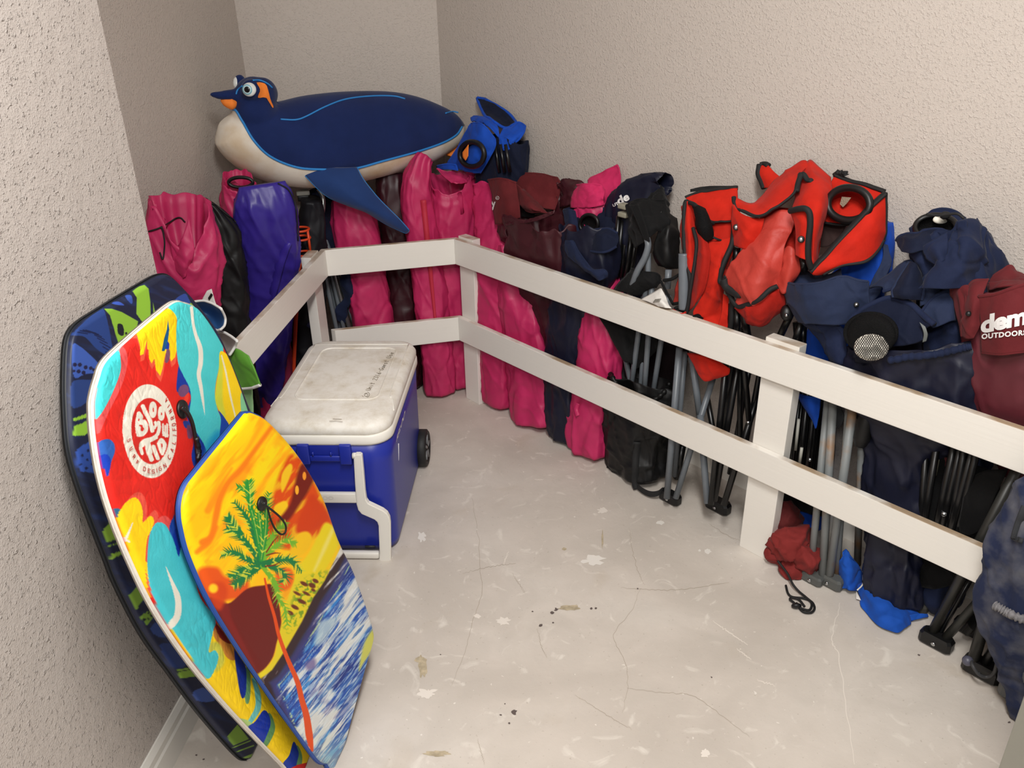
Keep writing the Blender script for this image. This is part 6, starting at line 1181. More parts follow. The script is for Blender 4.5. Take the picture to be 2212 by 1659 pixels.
p_, g = patch('seat_panel', Q([[(840, 560, .10), (960, 500, .11), (1090, 500, .12)], [(740, 720, .08), (900, 690, .075), (1085, 620, .11)], [(620, 880, .06), (820, 880, .045), (1020, 760, .09)], [(515, 1030, .045), (760, 1040, .02), (990, 880, .075)], [(520, 1130, .04), (740, 1170, .01), (955, 1080, .07)], [(610, 1210, .04), (760, 1270, .02), (945, 1150, .065)], [(600, 1290, .045), (760, 1290, .03), (935, 1165, .065)]]), REDL, r2, 40, 52, .005, .008, 9, 3, label='paler coated inside of the red seat')
rod(r2, FR, [(510, 1050, .04), (490, 1110, .04), (530, 1200, .04), (600, 1305, .035), (680, 1300, .025), (790, 1250, .02), (880, 1170, .035), (945, 1140, .05)], .0068, PIPE, 'binding', Z6, 60); rod(r2, FR, [(490, 1080, .035), (520, 1150, .035), (620, 1205, .03), (640, 1170, .04)], .012, PIPE, 'binding', Z6)
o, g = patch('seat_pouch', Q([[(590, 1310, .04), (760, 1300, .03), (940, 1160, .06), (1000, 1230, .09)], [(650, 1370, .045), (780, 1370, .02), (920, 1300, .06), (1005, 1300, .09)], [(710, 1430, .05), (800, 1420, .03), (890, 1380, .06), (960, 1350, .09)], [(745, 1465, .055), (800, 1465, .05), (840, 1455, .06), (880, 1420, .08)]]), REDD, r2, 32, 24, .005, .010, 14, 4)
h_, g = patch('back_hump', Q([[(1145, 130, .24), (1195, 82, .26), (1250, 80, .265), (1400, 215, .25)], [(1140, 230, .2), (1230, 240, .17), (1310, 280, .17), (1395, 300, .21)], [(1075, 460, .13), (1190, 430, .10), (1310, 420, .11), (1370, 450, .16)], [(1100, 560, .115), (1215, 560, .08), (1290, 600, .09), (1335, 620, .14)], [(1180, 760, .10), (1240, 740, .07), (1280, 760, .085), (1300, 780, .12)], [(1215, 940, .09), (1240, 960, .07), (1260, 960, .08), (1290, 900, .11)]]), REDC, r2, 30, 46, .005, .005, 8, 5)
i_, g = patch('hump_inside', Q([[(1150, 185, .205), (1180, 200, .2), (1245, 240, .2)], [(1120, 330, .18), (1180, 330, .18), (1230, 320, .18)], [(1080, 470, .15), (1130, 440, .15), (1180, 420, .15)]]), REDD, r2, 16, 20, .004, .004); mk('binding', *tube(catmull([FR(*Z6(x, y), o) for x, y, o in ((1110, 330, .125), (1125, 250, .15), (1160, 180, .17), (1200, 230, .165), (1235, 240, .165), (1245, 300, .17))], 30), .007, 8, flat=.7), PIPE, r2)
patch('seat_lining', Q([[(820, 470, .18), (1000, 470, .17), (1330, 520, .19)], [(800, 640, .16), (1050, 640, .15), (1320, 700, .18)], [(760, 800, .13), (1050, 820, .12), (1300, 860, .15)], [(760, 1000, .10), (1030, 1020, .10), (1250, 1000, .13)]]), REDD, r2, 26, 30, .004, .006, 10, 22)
patch('seat_corner', Q([[(1010, 830, .09), (1060, 800, .08), (1135, 900, .09)], [(960, 1000, .075), (1050, 980, .06), (1135, 1010, .085)], [(945, 1130, .07), (1000, 1200, .06), (1060, 1120, .08)]]), REDL, r2, 18, 22, .004, .006, 12, 23)
t2, g = patch('snap_tab', Q([[(1065, 510, .075), (1130, 485, .06), (1195, 490, .06), (1220, 560, .06)], [(1105, 640, .065), (1150, 640, .05), (1190, 640, .05), (1222, 660, .055)], [(1110, 800, .065), (1145, 800, .05), (1180, 800, .05), (1212, 800, .055)], [(1112, 870, .065), (1145, 890, .05), (1175, 905, .05), (1200, 915, .055)]]), REDC, r2, 22, 28, .005, .003, 9, 7); snap(r2, [t2], *Z6(1152, 737), .0055)
rod(r2, FR, [(1055, 497, .065), (1120, 480, .05), (1185, 478, .045), (1220, 520, .045), (1225, 620, .045), (1210, 760, .045), (1210, 900, .05), (1235, 990, .06)], .0075, PIPE, 'binding', Z6, 60)
u_, g = patch('side_upper', Q([[(1440, 190, .26), (1560, 240, .26), (1690, 270, .26), (1860, 330, .265)], [(1395, 290, .24), (1520, 330, .235), (1650, 360, .24), (1770, 400, .25)], [(1365, 440, .21), (1460, 460, .2), (1580, 480, .2), (1690, 480, .22)], [(1325, 590, .18), (1420, 605, .17), (1510, 610, .17), (1580, 600, .18)]]), REDC, r2, 34, 26, .005, .005, 9, 8); hem('binding', g, 't', .0095, PIPE, r2, .55); hem('binding', g, 'b', .006, PIPE, r2, .6)
w_, g = patch('side_wing', Q([[(1862, 340, .2), (1866, 480, .2), (1866, 600, .2), (1845, 740, .2)], [(1700, 500, .16), (1740, 600, .155), (1770, 680, .16), (1790, 830, .17)], [(1500, 720, .12), (1550, 780, .11), (1600, 830, .115), (1690, 925, .13)], [(1340, 900, .085), (1380, 930, .08), (1430, 960, .085), (1500, 950, .10)], [(1225, 1020, .06), (1240, 1030, .06), (1260, 1035, .065), (1330, 1030, .08)]]), REDC, r2, 28, 40, .005, .006, 7, 9); hem('binding', g, 'l', .0105, PIPE, r2, .5); hem('binding', g, 't', .006, PIPE, r2, .6); hem('binding', g, 'r', .007, PIPE, r2, .6)
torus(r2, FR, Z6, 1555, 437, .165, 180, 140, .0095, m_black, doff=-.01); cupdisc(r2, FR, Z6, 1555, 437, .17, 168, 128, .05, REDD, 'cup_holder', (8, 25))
mk('mesh_tag', *patch('tmp', Q([[(1490, 375, .19), (1580, 380, .19)], [(1475, 440, .19), (1535, 440, .19)], [(1500, 470, .19), (1525, 465, .19)]]), WHITEC, None, 8, 8, .002, 0)[0].data.vertices and joinm((np.array([FR(*Z6(x, y), .185) for x, y in ((1495, 375), (1575, 382), (1535, 435), (1505, 465), (1478, 438))]), [(0, 1, 2, 3, 4)]))[:2], M('mesh_tag_grey', (150, 132, 112), .8, bump=1., bscale=300, bdist=.003), r2); bpy.data.objects.remove(bpy.data.objects['tmp'])
s_, g = patch('back_spike', Q([[(795, 100, .25), (830, 90, .255), (870, 110, .25)], [(790, 180, .24), (850, 170, .235), (930, 180, .24)], [(815, 240, .23), (880, 230, .22), (970, 220, .235)], [(838, 300, .22), (880, 300, .21), (940, 280, .22)]]), REDC, r2, 18, 22, .005, .003, 12, 2); hem('binding', g, 'lt', .009, PIPE, r2, .7)
mk('binding_tuft', *tube(catmull([FR(*Z6(x, y), .26) for x, y in ((1440, 240), (1445, 180), (1480, 170), (1505, 185), (1520, 170), (1530, 195))], 24), .007+.002*np.sin(np.arange(24)*2.), 8), PIPE, r2)
o, g = patch('dark_back', Q([[(1320, 600, .2), (1420, 610, .2), (1540, 610, .2)], [(1290, 700, .2), (1400, 700, .2), (1500, 680, .2)], [(1290, 800, .2), (1370, 800, .2), (1430, 760, .2)]]), CV('brown_canvas', (62, 46, 44)), r2, 12, 12, .004, .003)
for a, c, o0, o1 in (((600, 810), (585, 960), .10, .10), ((1165, 900), (1175, 1010), .09, .09), ((1190, 910), (1200, 1010), .10, .10)): Lg(r2, Z6(*a), Z6(*c), o0, o1, .010, BTUB, 'frame_tube')
for a, c in (((560, 1290), (545, 1540)), ((650, 1330), (690, 1560)), ((600, 1330), (600, 1560))): Lg(r2, Z6(*a), Z6(*c), .07, .07, .011, BTUB, 'frame_tube')
for a, c, o0, o1, rr in (((1050, 40), (930, 1140), .07, .02, .0095), ((1150, 30), (960, 1110), .09, .03, .0095), ((1180, 60), (1180, 620), .12, .12, .009), ((1220, 40), (1260, 440), .10, .11, .009), ((1260, 440), (1040, 1150), .11, .015, .0095), ((1100, 60), (1020, 620), .14, .14, .008), ((1200, 300), (1090, 880), .15, .15, .008), ((1300, 260), (1230, 620), .13, .13, .008)):
    p_, q_ = FR(*Z10(*a), o0), FR(*Z10(*c), o1); mk('leg', *tube([p_+nz(p_-q_)*.14, q_], rr, 12), BTUB, r2)
h = FR(*Z10(1249, 445), .095); mk('rivet', *lathe(h, nz(EYE-h), [(.006, 0), (.005, .002), (.001, .003)], 14), RIV, r2)
foot(r2, FZ(1550, 1103, .0), -dR, 1.05)
# ------------------------------------------------------------------ right end
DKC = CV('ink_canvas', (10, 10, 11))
NVF = CV('faded_navy_canvas', (36, 45, 70))
def leg3(root, p, q, r_, m_, nm='leg'): return mk(nm, *tube([p, q], r_, 12), m_, root)
r, b = cbag('bright blue chair bag mostly hidden behind the large red chair', FR, [(1752, 1000, .24, 66), (1752, 900, .24, 72), (1770, 800, .235, 84), (1812, 690, .23, 96), (1860, 600, .23, 100), (1885, 530, .235, 76), (1892, 480, .24, 50)], BLUC, .04, 61, G3, top='closed')
o, g = patch('loose_corner', grid3(FR, Z11, [[(285, 205, .12), (370, 225, .10), (475, 240, .12)], [(330, 300, .12), (390, 310, .10), (468, 320, .12)], [(400, 400, .12), (425, 410, .115), (455, 410, .12)], [(436, 480, .12), (440, 492, .12), (446, 485, .12)]]), BLUC, r, 14, 16, .004, .003, 14, 2); hem('hem', g, 't', .003, BLUC, r)
# navy chair with a hanging front panel
nc_ = thing('folded_camp_chair', 'folded navy camp chair with a slack panel and snap, below the large red chair', 'folding chair', np.array([*FR(1770, 1180, .1)[:2], 0.]))
Q = lambda rows: grid3(FR, Z7, rows)
o, g = patch('back_panel', Q([[(165, 690, .12), (240, 640, .14), (420, 690, .14), (560, 690, .14), (650, 640, .15)], [(190, 740, .10), (300, 730, .10), (440, 740, .10), (580, 730, .11), (660, 690, .12)], [(240, 800, .08), (340, 810, .08), (480, 800, .08), (600, 780, .09), (700, 760, .10)]]), NVF, nc_, 30, 16, .004, .005, 11, 1); hem('hem', g, 't', .0035, NVF, nc_)
f_, g = patch('front_panel', Q([[(155, 745, .08), (290, 770, .035), (470, 755, .03), (655, 700, .07), (800, 735, .075), (882, 745, .09)], [(180, 860, .075), (300, 880, .03), (480, 890, .02), (655, 850, .05), (790, 860, .07), (878, 860, .09)], [(225, 970, .07), (340, 1000, .03), (480, 1010, .02), (650, 980, .045), (770, 960, .07), (872, 940, .09)], [(290, 1090, .06), (380, 1095, .035), (500, 1100, .03), (640, 1112, .045), (720, 1080, .065), (800, 1030, .085)]]), NVF, nc_, 44, 30, .005, .007, 9, 2); hem('hem', g, 'tr', .0035, NVF, nc_)
snap(nc_, [f_], *Z7(780, 938), .004)
o, g = patch('under_fold', Q([[(320, 1100, .06), (480, 1110, .05), (650, 1125, .06)], [(430, 1200, .08), (560, 1220, .06), (690, 1180, .07)], [(530, 1360, .07), (620, 1420, .05), (700, 1330, .06)], [(600, 1470, .07), (660, 1460, .06), (720, 1440, .07)]]), NAVC, nc_, 22, 26, .004, .008, 12, 3)
o, g = patch('side_strip', Q([[(1010, 420, .2), (1050, 430, .2)], [(1000, 560, .18), (1080, 580, .19)], [(900, 780, .15), (1060, 640, .17)], [(880, 960, .13), (980, 850, .15)]]), NVF, nc_, 12, 24, .004, .004, 10, 4)
for a, c, o0 in (((250, 960), (110, 1250), .10), ((310, 1100), (240, 1320), .10), ((270, 1090), (290, 1330), .12), ((330, 1110), (320, 1330), .13)): mk('frame_tube', *tube([FR(*Z7(*a), o0), FR(*Z7(*c), o0)], .010, 10), BTUB, nc_)
mk('hinge_joint', *sphere(FR(*Z7(190, 1010), .08), _r*.018, _f*.016, _u*.022, 8, 12), m_black, nc_); h = FR(*Z7(186, 1030), .06); mk('rivet', *lathe(h, nz(EYE-h), [(.005, 0), (.004, .002), (.001, .003)], 12), RIV, nc_)
def legf(root, top, toff, bot, z, r_, m_, nm='leg'): return mk(nm, *tube([FR(*top, toff), FZ(*bot, z)], r_, 12), m_, root)
legf(nc_, Z11(540, 230), .11, Z12(388, 560), .02, .0098, RUST); legf(nc_, Z11(585, 250), .09, Z12(490, 590), .02, .0108, RUST); legf(nc_, Z11(755, 300), .07, Z12(546, 606), .02, .0112, RUST); legf(nc_, Z11(720, 290), .10, Z12(610, 560), .03, .0095, RUST); legf(nc_, Z11(835, 400), .10, Z12(790, 470), .02, .0098, RUST)
foot(nc_, FZ(*Z12(548, 650)), -dR, .95, M('grey_foot', (84, 86, 84), .6)); foot(nc_, FZ(*Z12(398, 622)), -dR, .8, MATS['grey_foot'])
rod(nc_, FR, [(880, 360, .08), (850, 480, .07), (815, 640, .07)], [*np.interp(np.linspace(0, 1, 30), [0, .8, 1], [.020, .021, .014])], BLK, 'arm_sleeve', Z11, 30)
patch('dark_backing', grid3(FR, Z11, [[(560, 280, .14), (640, 300, .13)], [(590, 400, .14), (680, 400, .13)], [(630, 500, .14), (650, 480, .13)]]), CV('grey_canvas', (60, 62, 64)), nc_, 8, 10, .003, .003)
# bundle of black tubes by the second post
bt = thing('folded_camp_chair', 'folded chair with thin black tubes standing right behind the thick railing post', 'folding chair', np.array([*FR(1715, 1080, .12)[:2], 0.]))
patch('dark_backing', grid3(FR, Z11, [[(180, 140, .19), (400, 200, .19), (620, 260, .19)], [(140, 600, .19), (350, 640, .19), (600, 700, .19)], [(60, 1150, .18), (300, 1200, .18), (560, 1260, .18)]]), DKC, bt, 20, 26, .004, .006, 9, 33)  # near-black sheet added as the shade behind the tubes, hiding the blue bag
for k in range(9):
    x = 262+k*22; mk('leg', *tube([FR(*Z11(x+40, 180), .14+.02*(k % 3)), FR(*Z11(x-50, 1010), .12+.02*(k % 3))], .0068+.0015*(k % 2), 9), BTUB, bt)
for a, c in (((290, 415), (262, 680)), ((316, 660), (298, 790))): mk('tube_glint', *tube([FR(*Z11(*a), .10), FR(*Z11(*c), .10)], .0045, 8), M('glint_pale', (170, 168, 158), .4), bt)  # pale slivers added as the white glint on the black tubes
h = FR(*Z11(386, 762), .10); mk('rivet', *lathe(h, nz(EYE-h), [(.0055, 0), (.005, .002), (.001, .003)], 14), RIV, bt); foot(bt, FZ(*Z12(60, 130)), -dR, .9)
# navy bag high at the wall
r, b = cbag('navy chair bag with a black cup ring on top, high against the right wall', FR, [(2070, 900, .2, 120), (2068, 760, .2, 146), (2072, 660, .2, 160), (2066, 590, .2, 168), (2050, 545, .205, 160), (2038, 515, .21, 140)], NAVC, .07, 63, G3, amp=1.5, rim=.03, indepth=.12)
o, g = patch('top_panel', Q([[(1280, 260, .25), (1400, 170, .265), (1500, 130, .27), (1620, 150, .27), (1700, 220, .265)], [(1240, 310, .23), (1360, 250, .24), (1480, 230, .245), (1600, 240, .245), (1720, 290, .24)], [(1260, 360, .2), (1370, 330, .2), (1480, 320, .2), (1600, 340, .2), (1720, 360, .2)]]), NAVC, r, 30, 18, .004, .005, 12, 1); hem('hem', g, 't', .004, NAVC, r)
torus(r, FR, Z7, 1462, 285, .185, 178, 108, .007, m_black, doff=-.03); cupdisc(r, FR, Z7, 1462, 290, .19, 168, 98, .02, MESH)
mk('cloth_in_mesh', *sphere(FR(*Z7(1500, 215), .20), _r*.018, _f*.008, _u*.010, 10, 16), WHITEC, r); cordon(r, [b], [Z7(1380, 170), Z7(1480, 180), Z7(1540, 175), Z7(1640, 165), Z7(1700, 205)], .003)
mk('cord_knot', *sphere(FR(*Z7(1540, 178), .17), _r*.012, _f*.01, _u*.009, 8, 12), m_bk_soft, r)
o, g = patch('left_flap', Q([[(1135, 395, .16), (1190, 340, .15), (1330, 330, .15), (1450, 300, .16), (1560, 320, .17)], [(1140, 440, .14), (1230, 410, .12), (1340, 400, .12), (1430, 400, .13), (1520, 390, .15)], [(1170, 490, .12), (1240, 500, .10), (1330, 480, .11), (1400, 470, .12), (1480, 440, .14)]]), NAVD, r, 32, 18, .004, .005, 12, 2); hem('hem', g, 't', .004, NAVC, r)
patch('inner_fold', Q([[(1350, 450, .12), (1430, 400, .11), (1560, 330, .13)], [(1400, 530, .11), (1460, 480, .09), (1560, 430, .11)], [(1480, 600, .10), (1510, 580, .085), (1550, 540, .10)]]), NAVC, r, 18, 18, .004, .006, 12, 3)
o, g = patch('right_drape', Q([[(1640, 240, .17), (1740, 220, .18), (1830, 310, .2)], [(1600, 380, .13), (1720, 390, .12), (1850, 430, .17)], [(1520, 560, .10), (1690, 560, .09), (1860, 560, .16)], [(1400, 700, .08), (1610, 700, .075), (1830, 690, .15)], [(1330, 800, .08), (1560, 800, .07), (1800, 770, .14)]]), NAVC, r, 28, 40, .004, .016, 10, 6)
patch('hem_tab', Q([[(1640, 235, .15), (1725, 225, .15)], [(1640, 300, .145), (1728, 300, .145)]]), NAVC, r, 8, 8, .004, .002)
# navy bag in front
r, b = cbag('navy chair bag whose mesh cup holder is stuffed with white cloth', FR, [(1928, 1296, .11, 104), (1930, 1200, .12, 116), (1938, 1080, .135, 126), (1950, 970, .14, 150, .06), (1962, 905, .125, 230, .06), (1966, 850, .10, 276, .065), (1966, 780, .095, 282, .06), (1970, 712, .10, 262, .058)], NAVY, .06, 71, G3, amp=1.4, rim=.008, indepth=.07, tilt=-.01, notch=(5.5, 1.5, .05))
gh = smooth_path(surf_path([b], [(1922, 777), (1965, 771), (2010, 766), (2050, 759), (2085, 751), (2098, 748)], 60, .008), 2)
mk('gathered_hem', *tube(gh, .0085+.0011*np.sin(np.arange(60)*1.5)+.0006*np.sin(np.arange(60)*3.7), 10), NAVC, r)
o, g = patch('back_flap', Q([[(690, 1110, .06), (860, 970, .08), (1060, 885, .10), (1230, 930, .09), (1340, 1020, .08), (1450, 1110, .06)], [(740, 1160, .055), (900, 1050, .065), (1070, 990, .08), (1200, 1020, .075), (1290, 1090, .07), (1370, 1150, .06)], [(800, 1260, .05), (930, 1200, .055), (1080, 1150, .06), (1190, 1160, .06), (1270, 1190, .06), (1350, 1210, .055)], [(860, 1350, .045), (980, 1340, .05), (1090, 1300, .05), (1190, 1290, .05), (1280, 1270, .05), (1350, 1240, .05)]]), NAVD, r, 44, 28, .005, .005, 9, 1); hem('hem', g, 't', .0075, NAVC, r)
o, g = patch('right_flap', Q([[(1330, 1010, .08), (1440, 880, .10), (1560, 820, .12), (1672, 790, .13)], [(1380, 1080, .075), (1480, 1000, .085), (1580, 960, .10), (1640, 960, .115)], [(1430, 1140, .07), (1500, 1120, .075), (1590, 1080, .09), (1630, 1080, .11)]]), NVF, r, 28, 20, .004, .005, 12, 2); hem('hem', g, 't', .004, NAVC, r)
o, g = patch('pocket_fold', Q([[(890, 800, .12), (1060, 680, .13), (1180, 580, .14), (1250, 565, .15)], [(1000, 790, .10), (1090, 740, .105), (1180, 670, .11), (1300, 640, .14)], [(1010, 830, .095), (1100, 800, .10), (1210, 740, .10), (1320, 720, .13)]]), NVF, r, 26, 16, .004, .004, 12, 3); hem('hem', g, 'b', .004, NAVC, r)
o, g = patch('pocket_fold', Q([[(1240, 580, .12), (1290, 600, .11), (1345, 740, .12)], [(1160, 700, .10), (1240, 700, .085), (1350, 790, .11)], [(1095, 820, .085), (1200, 840, .07), (1350, 840, .10)], [(1095, 880, .08), (1210, 890, .075), (1340, 900, .10)]]), NAVD, r, 24, 22, .004, .004, 12, 4); hem('hem', g, 'rl', .004, NVF, r)
o, g = patch('inner_panel', Q([[(1340, 740, .12), (1420, 670, .12), (1490, 640, .13)], [(1340, 850, .11), (1420, 790, .11), (1495, 760, .13)], [(1330, 960, .10), (1410, 920, .10), (1490, 860, .12)]]), NVF, r, 16, 18, .004, .004, 12, 5); hem('hem', g, 't', .004, NVF, r)
cupdisc(r, FR, Z7, 910, 1195, .035, 216, 175, -.025, MESH, 'cup_pocket', (5, 55)); torus(r, FR, Z7, 905, 1180, .03, 215, 160, .006, MESH, 'cup_ring', doff=-.01)
Vw, Fw = sphere(FR(*Z7(910, 1305), -.012), _r*.040, _f*.016, _u*.031, 30, 44); Vw = Vw+(ridge(Vw*34+3)*.006)[:, None]*nz(EYE-Vw.mean(0)); cw = mk('cloth_in_mesh', Vw, Fw, WHITEC, r, label='white cloth bundled in the mesh')
net = []
for k in range(-9, 10):
    for sx in (1, -1):
        pts = [Z7(910+k*19+sx*j*7.5, 1305+j*11) for j in range(-11, 12)]; seg = [hit([cw], x, y, .004) for x, y in pts]; seg = [s for s in seg if s is not None]
        if len(seg) > 3: net.append(tube(np.array(seg), .0007, 4))
V, Fc, _ = joinm(*net); mk('netting', V, Fc, m_bk_soft, cw)['kind'] = 'stuff'
o, g = patch('ring_edge', Q([[(1320, 1090, .05), (1370, 1130, .05)], [(1360, 1180, .045), (1390, 1190, .045)], [(1350, 1260, .045), (1380, 1250, .045)]]), M('faded_ring', (96, 100, 98), .6), r, 8, 14, .006, .001)
sribbon('side_lace', [b], [Z7(690, 1180), Z7(650, 1260), Z7(610, 1350), Z7(570, 1430)], 14, NAVC, r, 20, .01, .003)
# maroon bag with white lettering at the right edge
r, b = cbag('maroon chair bag with large white lettering at the right edge', FR, [(2300, 1060, .17, 150), (2236, 940, .15, 168), (2204, 850, .13, 190), (2192, 760, .12, 194), (2196, 690, .13, 186), (2200, 660, .14, 170)], NY('wine_nylon', (90, 33, 42), .45), .075, 73, G3, amp=1.2, rim=.02)
ft, g = patch('front_panel', Q([[(1836, 870, .05), (1980, 850, .03), (2120, 800, .03), (2280, 750, .05)], [(1842, 1000, .045), (1990, 990, .02), (2120, 960, .02), (2290, 930, .04)], [(1848, 1180, .04), (2000, 1180, .015), (2130, 1160, .015), (2300, 1130, .04)], [(1852, 1350, .04), (2000, 1365, .015), (2140, 1350, .015), (2310, 1330, .04)]]), MARC, r, 36, 36, .005, .004, 8, 1); hem('hem', g, 't', .0045, MARC, r); hem('hem', g, 'b', .003, MARC, r)
surftext('bag_lettering', [ft], 'dem', (2119.5, 719), (58, -12.5), (2.5, -51), m_let, r, .045, .003, space=.95, keep=lambda p: p[0] > 2119); surftext('bag_lettering', [ft], 'OUTDOORS', (2121.5, 732), (15.8, -1.6), (.6, -15), m_let, r, .04, .003, space=1.12)
o, g = patch('left_flap', Q([[(1592, 690, .13), (1640, 680, .12), (1755, 755, .11)], [(1590, 820, .12), (1650, 800, .09), (1740, 830, .07)], [(1630, 1000, .10), (1690, 980, .07), (1740, 960, .065)], [(1690, 1200, .09), (1740, 1180, .06), (1800, 1100, .05)]]), MARC, r, 20, 30, .004, .006, 10, 2); hem('hem', g, 't', .003, MARC, r)
l2, g = patch('snap_flap', Q([[(1745, 790, .09), (1800, 740, .09), (1915, 740, .09)], [(1720, 950, .06), (1780, 940, .035), (1850, 900, .05)], [(1690, 1120, .06), (1760, 1110, .035), (1840, 1080, .045)], [(1690, 1210, .065), (1730, 1225, .045), (1790, 1220, .045)]]), MARC, r, 20, 30, .004, .005, 12, 3); hem('hem', g, 'lt', .003, MARC, r)
h = hit([l2], *Z7(1748, 1018), .004); h = FR(*Z7(1748, 1018), .03) if h is None else h; mk('snap_button', *lathe(h, nz(EYE-h), [(.006, 0), (.005, .003), (.001, .004)], 14), m_black, r)
o, g = patch('back_flap', Q([[(1880, 740, .17), (1990, 660, .18), (2090, 610, .2), (2140, 650, .2), (2230, 700, .19)], [(1905, 800, .14), (2010, 750, .14), (2100, 740, .15), (2170, 730, .15), (2250, 740, .15)], [(1900, 880, .10), (2000, 850, .08), (2100, 830, .08), (2180, 800, .09), (2260, 780, .11)]]), MARC, r, 30, 20, .004, .006, 11, 4); hem('hem', g, 't', .003, MARC, r)
patch('inner_flap', Q([[(1910, 750, .12), (2060, 740, .11), (2230, 745, .11)], [(1915, 820, .10), (2060, 790, .08), (2230, 780, .08)]]), MARC, r, 20, 10, .004, .004, 11, 7)
# crumpled maroon bag on the floor
def heap(fr, c, off, rx, ry, rd, mat, name, root, seed, amp=.02, fq=14, n=46, m=64):
    C = fr(*c, off); V, Fc = sphere(C, _r*rx, _f*rd, _u*ry, n, m); d = V-C; d /= np.maximum(np.linalg.norm(d, axis=1), 1e-9)[:, None]
    V = V+d*(amp*(ridge(V*fq+seed)*.6+.35*ridge(V*fq*2.1+seed*2)+.6*perlin(V*fq*.5+seed)+.5*crs(V*fq*.9+seed*3, .6)+.25*crs(V*fq*2.+seed*5, .65)-.2))[:, None]; V[:, 2] = np.maximum(V[:, 2], .004); return mk(name, V, Fc, mat, root)
cm = CV('brick_red_nylon', (124, 42, 40)); cm2 = MARC
hp = thing('crumpled_bag', 'crumpled dull red bag with a black drawcord, on the floor by the railing post', 'bag', np.array([*FZ(1715, 1230)[:2], 0.]))
fz_ = lambda x, y, o: FR(x, y, o)
heap(fz_, (1700, 1120), .09, .040, .05, .03, CV('dark_red_nylon', (84, 30, 30)), 'bag_body', hp, 3, .012)
heap(fz_, (1712, 1172), .055, .055, .040, .05, cm, 'bag_body', hp, 5, .022); heap(fz_, (1742, 1205), .045, .034, .030, .04, cm, 'bag_body', hp, 9, .016); heap(fz_, (1680, 1196), .035, .028, .024, .03, cm, 'bag_body', hp, 14, .014)
heap(fz_, (1712, 1228), .025, .026, .036, .025, cm, 'bag_neck', hp, 21, .012, 18)
cpts = [Z12(*p) for p in ((180, 650), (200, 720), (240, 750), (330, 760), (400, 790), (425, 840), (400, 880), (340, 880), (300, 850), (270, 800))]; mk('drawcord', *tube(catmull([FZ(x, y, .006) for x, y in cpts], 60), .0032, 8), m_bk_soft, hp)
cpts = [Z12(*p) for p in ((110, 440), (150, 490), (200, 560), (240, 640), (290, 700), (350, 750), (400, 800), (380, 860), (300, 840), (240, 790), (215, 770), (230, 755), (290, 770), (340, 830))]; mk('drawcord', *tube(catmull([FZ(x, y, z) for (x, y), z in zip(cpts, (.05, .04, .03, .02, .01, .01, .009, .009, .009, .008, .008, .008, .008, .006))], 80), .0032, 8), m_bk_soft, hp)
mk('cord_toggle', *sphere(FZ(*Z12(270, 825), .010), _r*.014, _f*.011, UP*.010, 8, 14), m_black, hp)
# blue empty bag on the floor
bf = thing('crumpled_bag', 'crumpled bright blue cloth bag lying on the floor under the lower rail', 'bag', np.array([*FZ(1920, 1330)[:2], 0.]))
blf = CV('blue_cloth', (26, 78, 170)); qz = lambda rows: grid3(FZ, Z12, rows)
patch('bag_body', qz([[(660, 400, .10), (690, 340, .12), (740, 390, .11)], [(630, 470, .06), (700, 450, .09), (800, 480, .07)], [(622, 560, .025), (710, 560, .06), (822, 560, .03)], [(640, 660, .006), (720, 690, .02), (790, 700, .006)]]), blf, bf, 30, 38, .003, .010, 14, 2)
patch('bag_body', qz([[(800, 640, .03), (850, 610, .05), (900, 660, .03), (960, 700, .02)], [(800, 760, .01), (880, 730, .04), (1000, 740, .035), (1170, 780, .02)], [(850, 870, .006), (960, 860, .03), (1100, 850, .04), (1290, 870, .02)], [(960, 980, .006), (1050, 960, .025), (1170, 940, .025), (1320, 900, .008)], [(1115, 1060, .006), (1150, 1050, .008), (1200, 1000, .008), (1260, 960, .006)]]), blf, bf, 44, 50, .003, .014, 12, 7)
patch('bag_tip', qz([[(1220, 900, .02), (1300, 890, .02), (1385, 890, .015)], [(1240, 950, .006), (1320, 935, .01), (1390, 915, .006)]]), blf, bf, 16, 8, .003, .004, 18, 3)
sr = [Z12(*p) for p in ((840, 560), (835, 640), (790, 690))]; mk('white_seam', *tube(catmull([FZ(x, y, .05) for x, y in sr], 14), .002, 6), WHITEC, bf); mk('care_label', [FZ(*Z12(782, 700), .03), FZ(*Z12(822, 778), .008), FZ(*Z12(780, 765), .008)], [(0, 1, 2)], PAPER, bf)
# black tube chairs near the right edge
t1 = thing('folded_camp_chair', 'folded chair of many thin black tubes, right of the blue cloth on floor', 'folding chair', np.array([*FZ(1985, 1318)[:2], 0.]))
for a, c, z, rr in (((535, 330), (345, 1480), .03, .009), ((470, 330), (390, 1500), .03, .008), ((700, 320), (450, 1500), .03, .009), ((760, 340), (500, 1500), .03, .0075), ((880, 340), (560, 1540), .03, .010), ((830, 350), (620, 1500), .03, .008), ((940, 350), (660, 1500), .03, .0085)):
    p_, q_ = FR(*Z13(*a), .10), FZ(*Z13(*c), z); mk('leg', *tube([p_+(p_-q_)*.42, q_], rr, 10), BTUB, t1)
foot(t1, FZ(*Z13(370, 1590)), -dR, .85, M('dusty_foot', (58, 56, 50), .7)); foot(t1, FZ(*Z13(570, 1600)), -dR, .85, MATS['dusty_foot']); h = FR(*Z13(700, 556), .10); mk('rivet', *lathe(h, nz(EYE-h), [(.007, 0), (.006, .003), (.001, .004)], 14), RIV, t1)
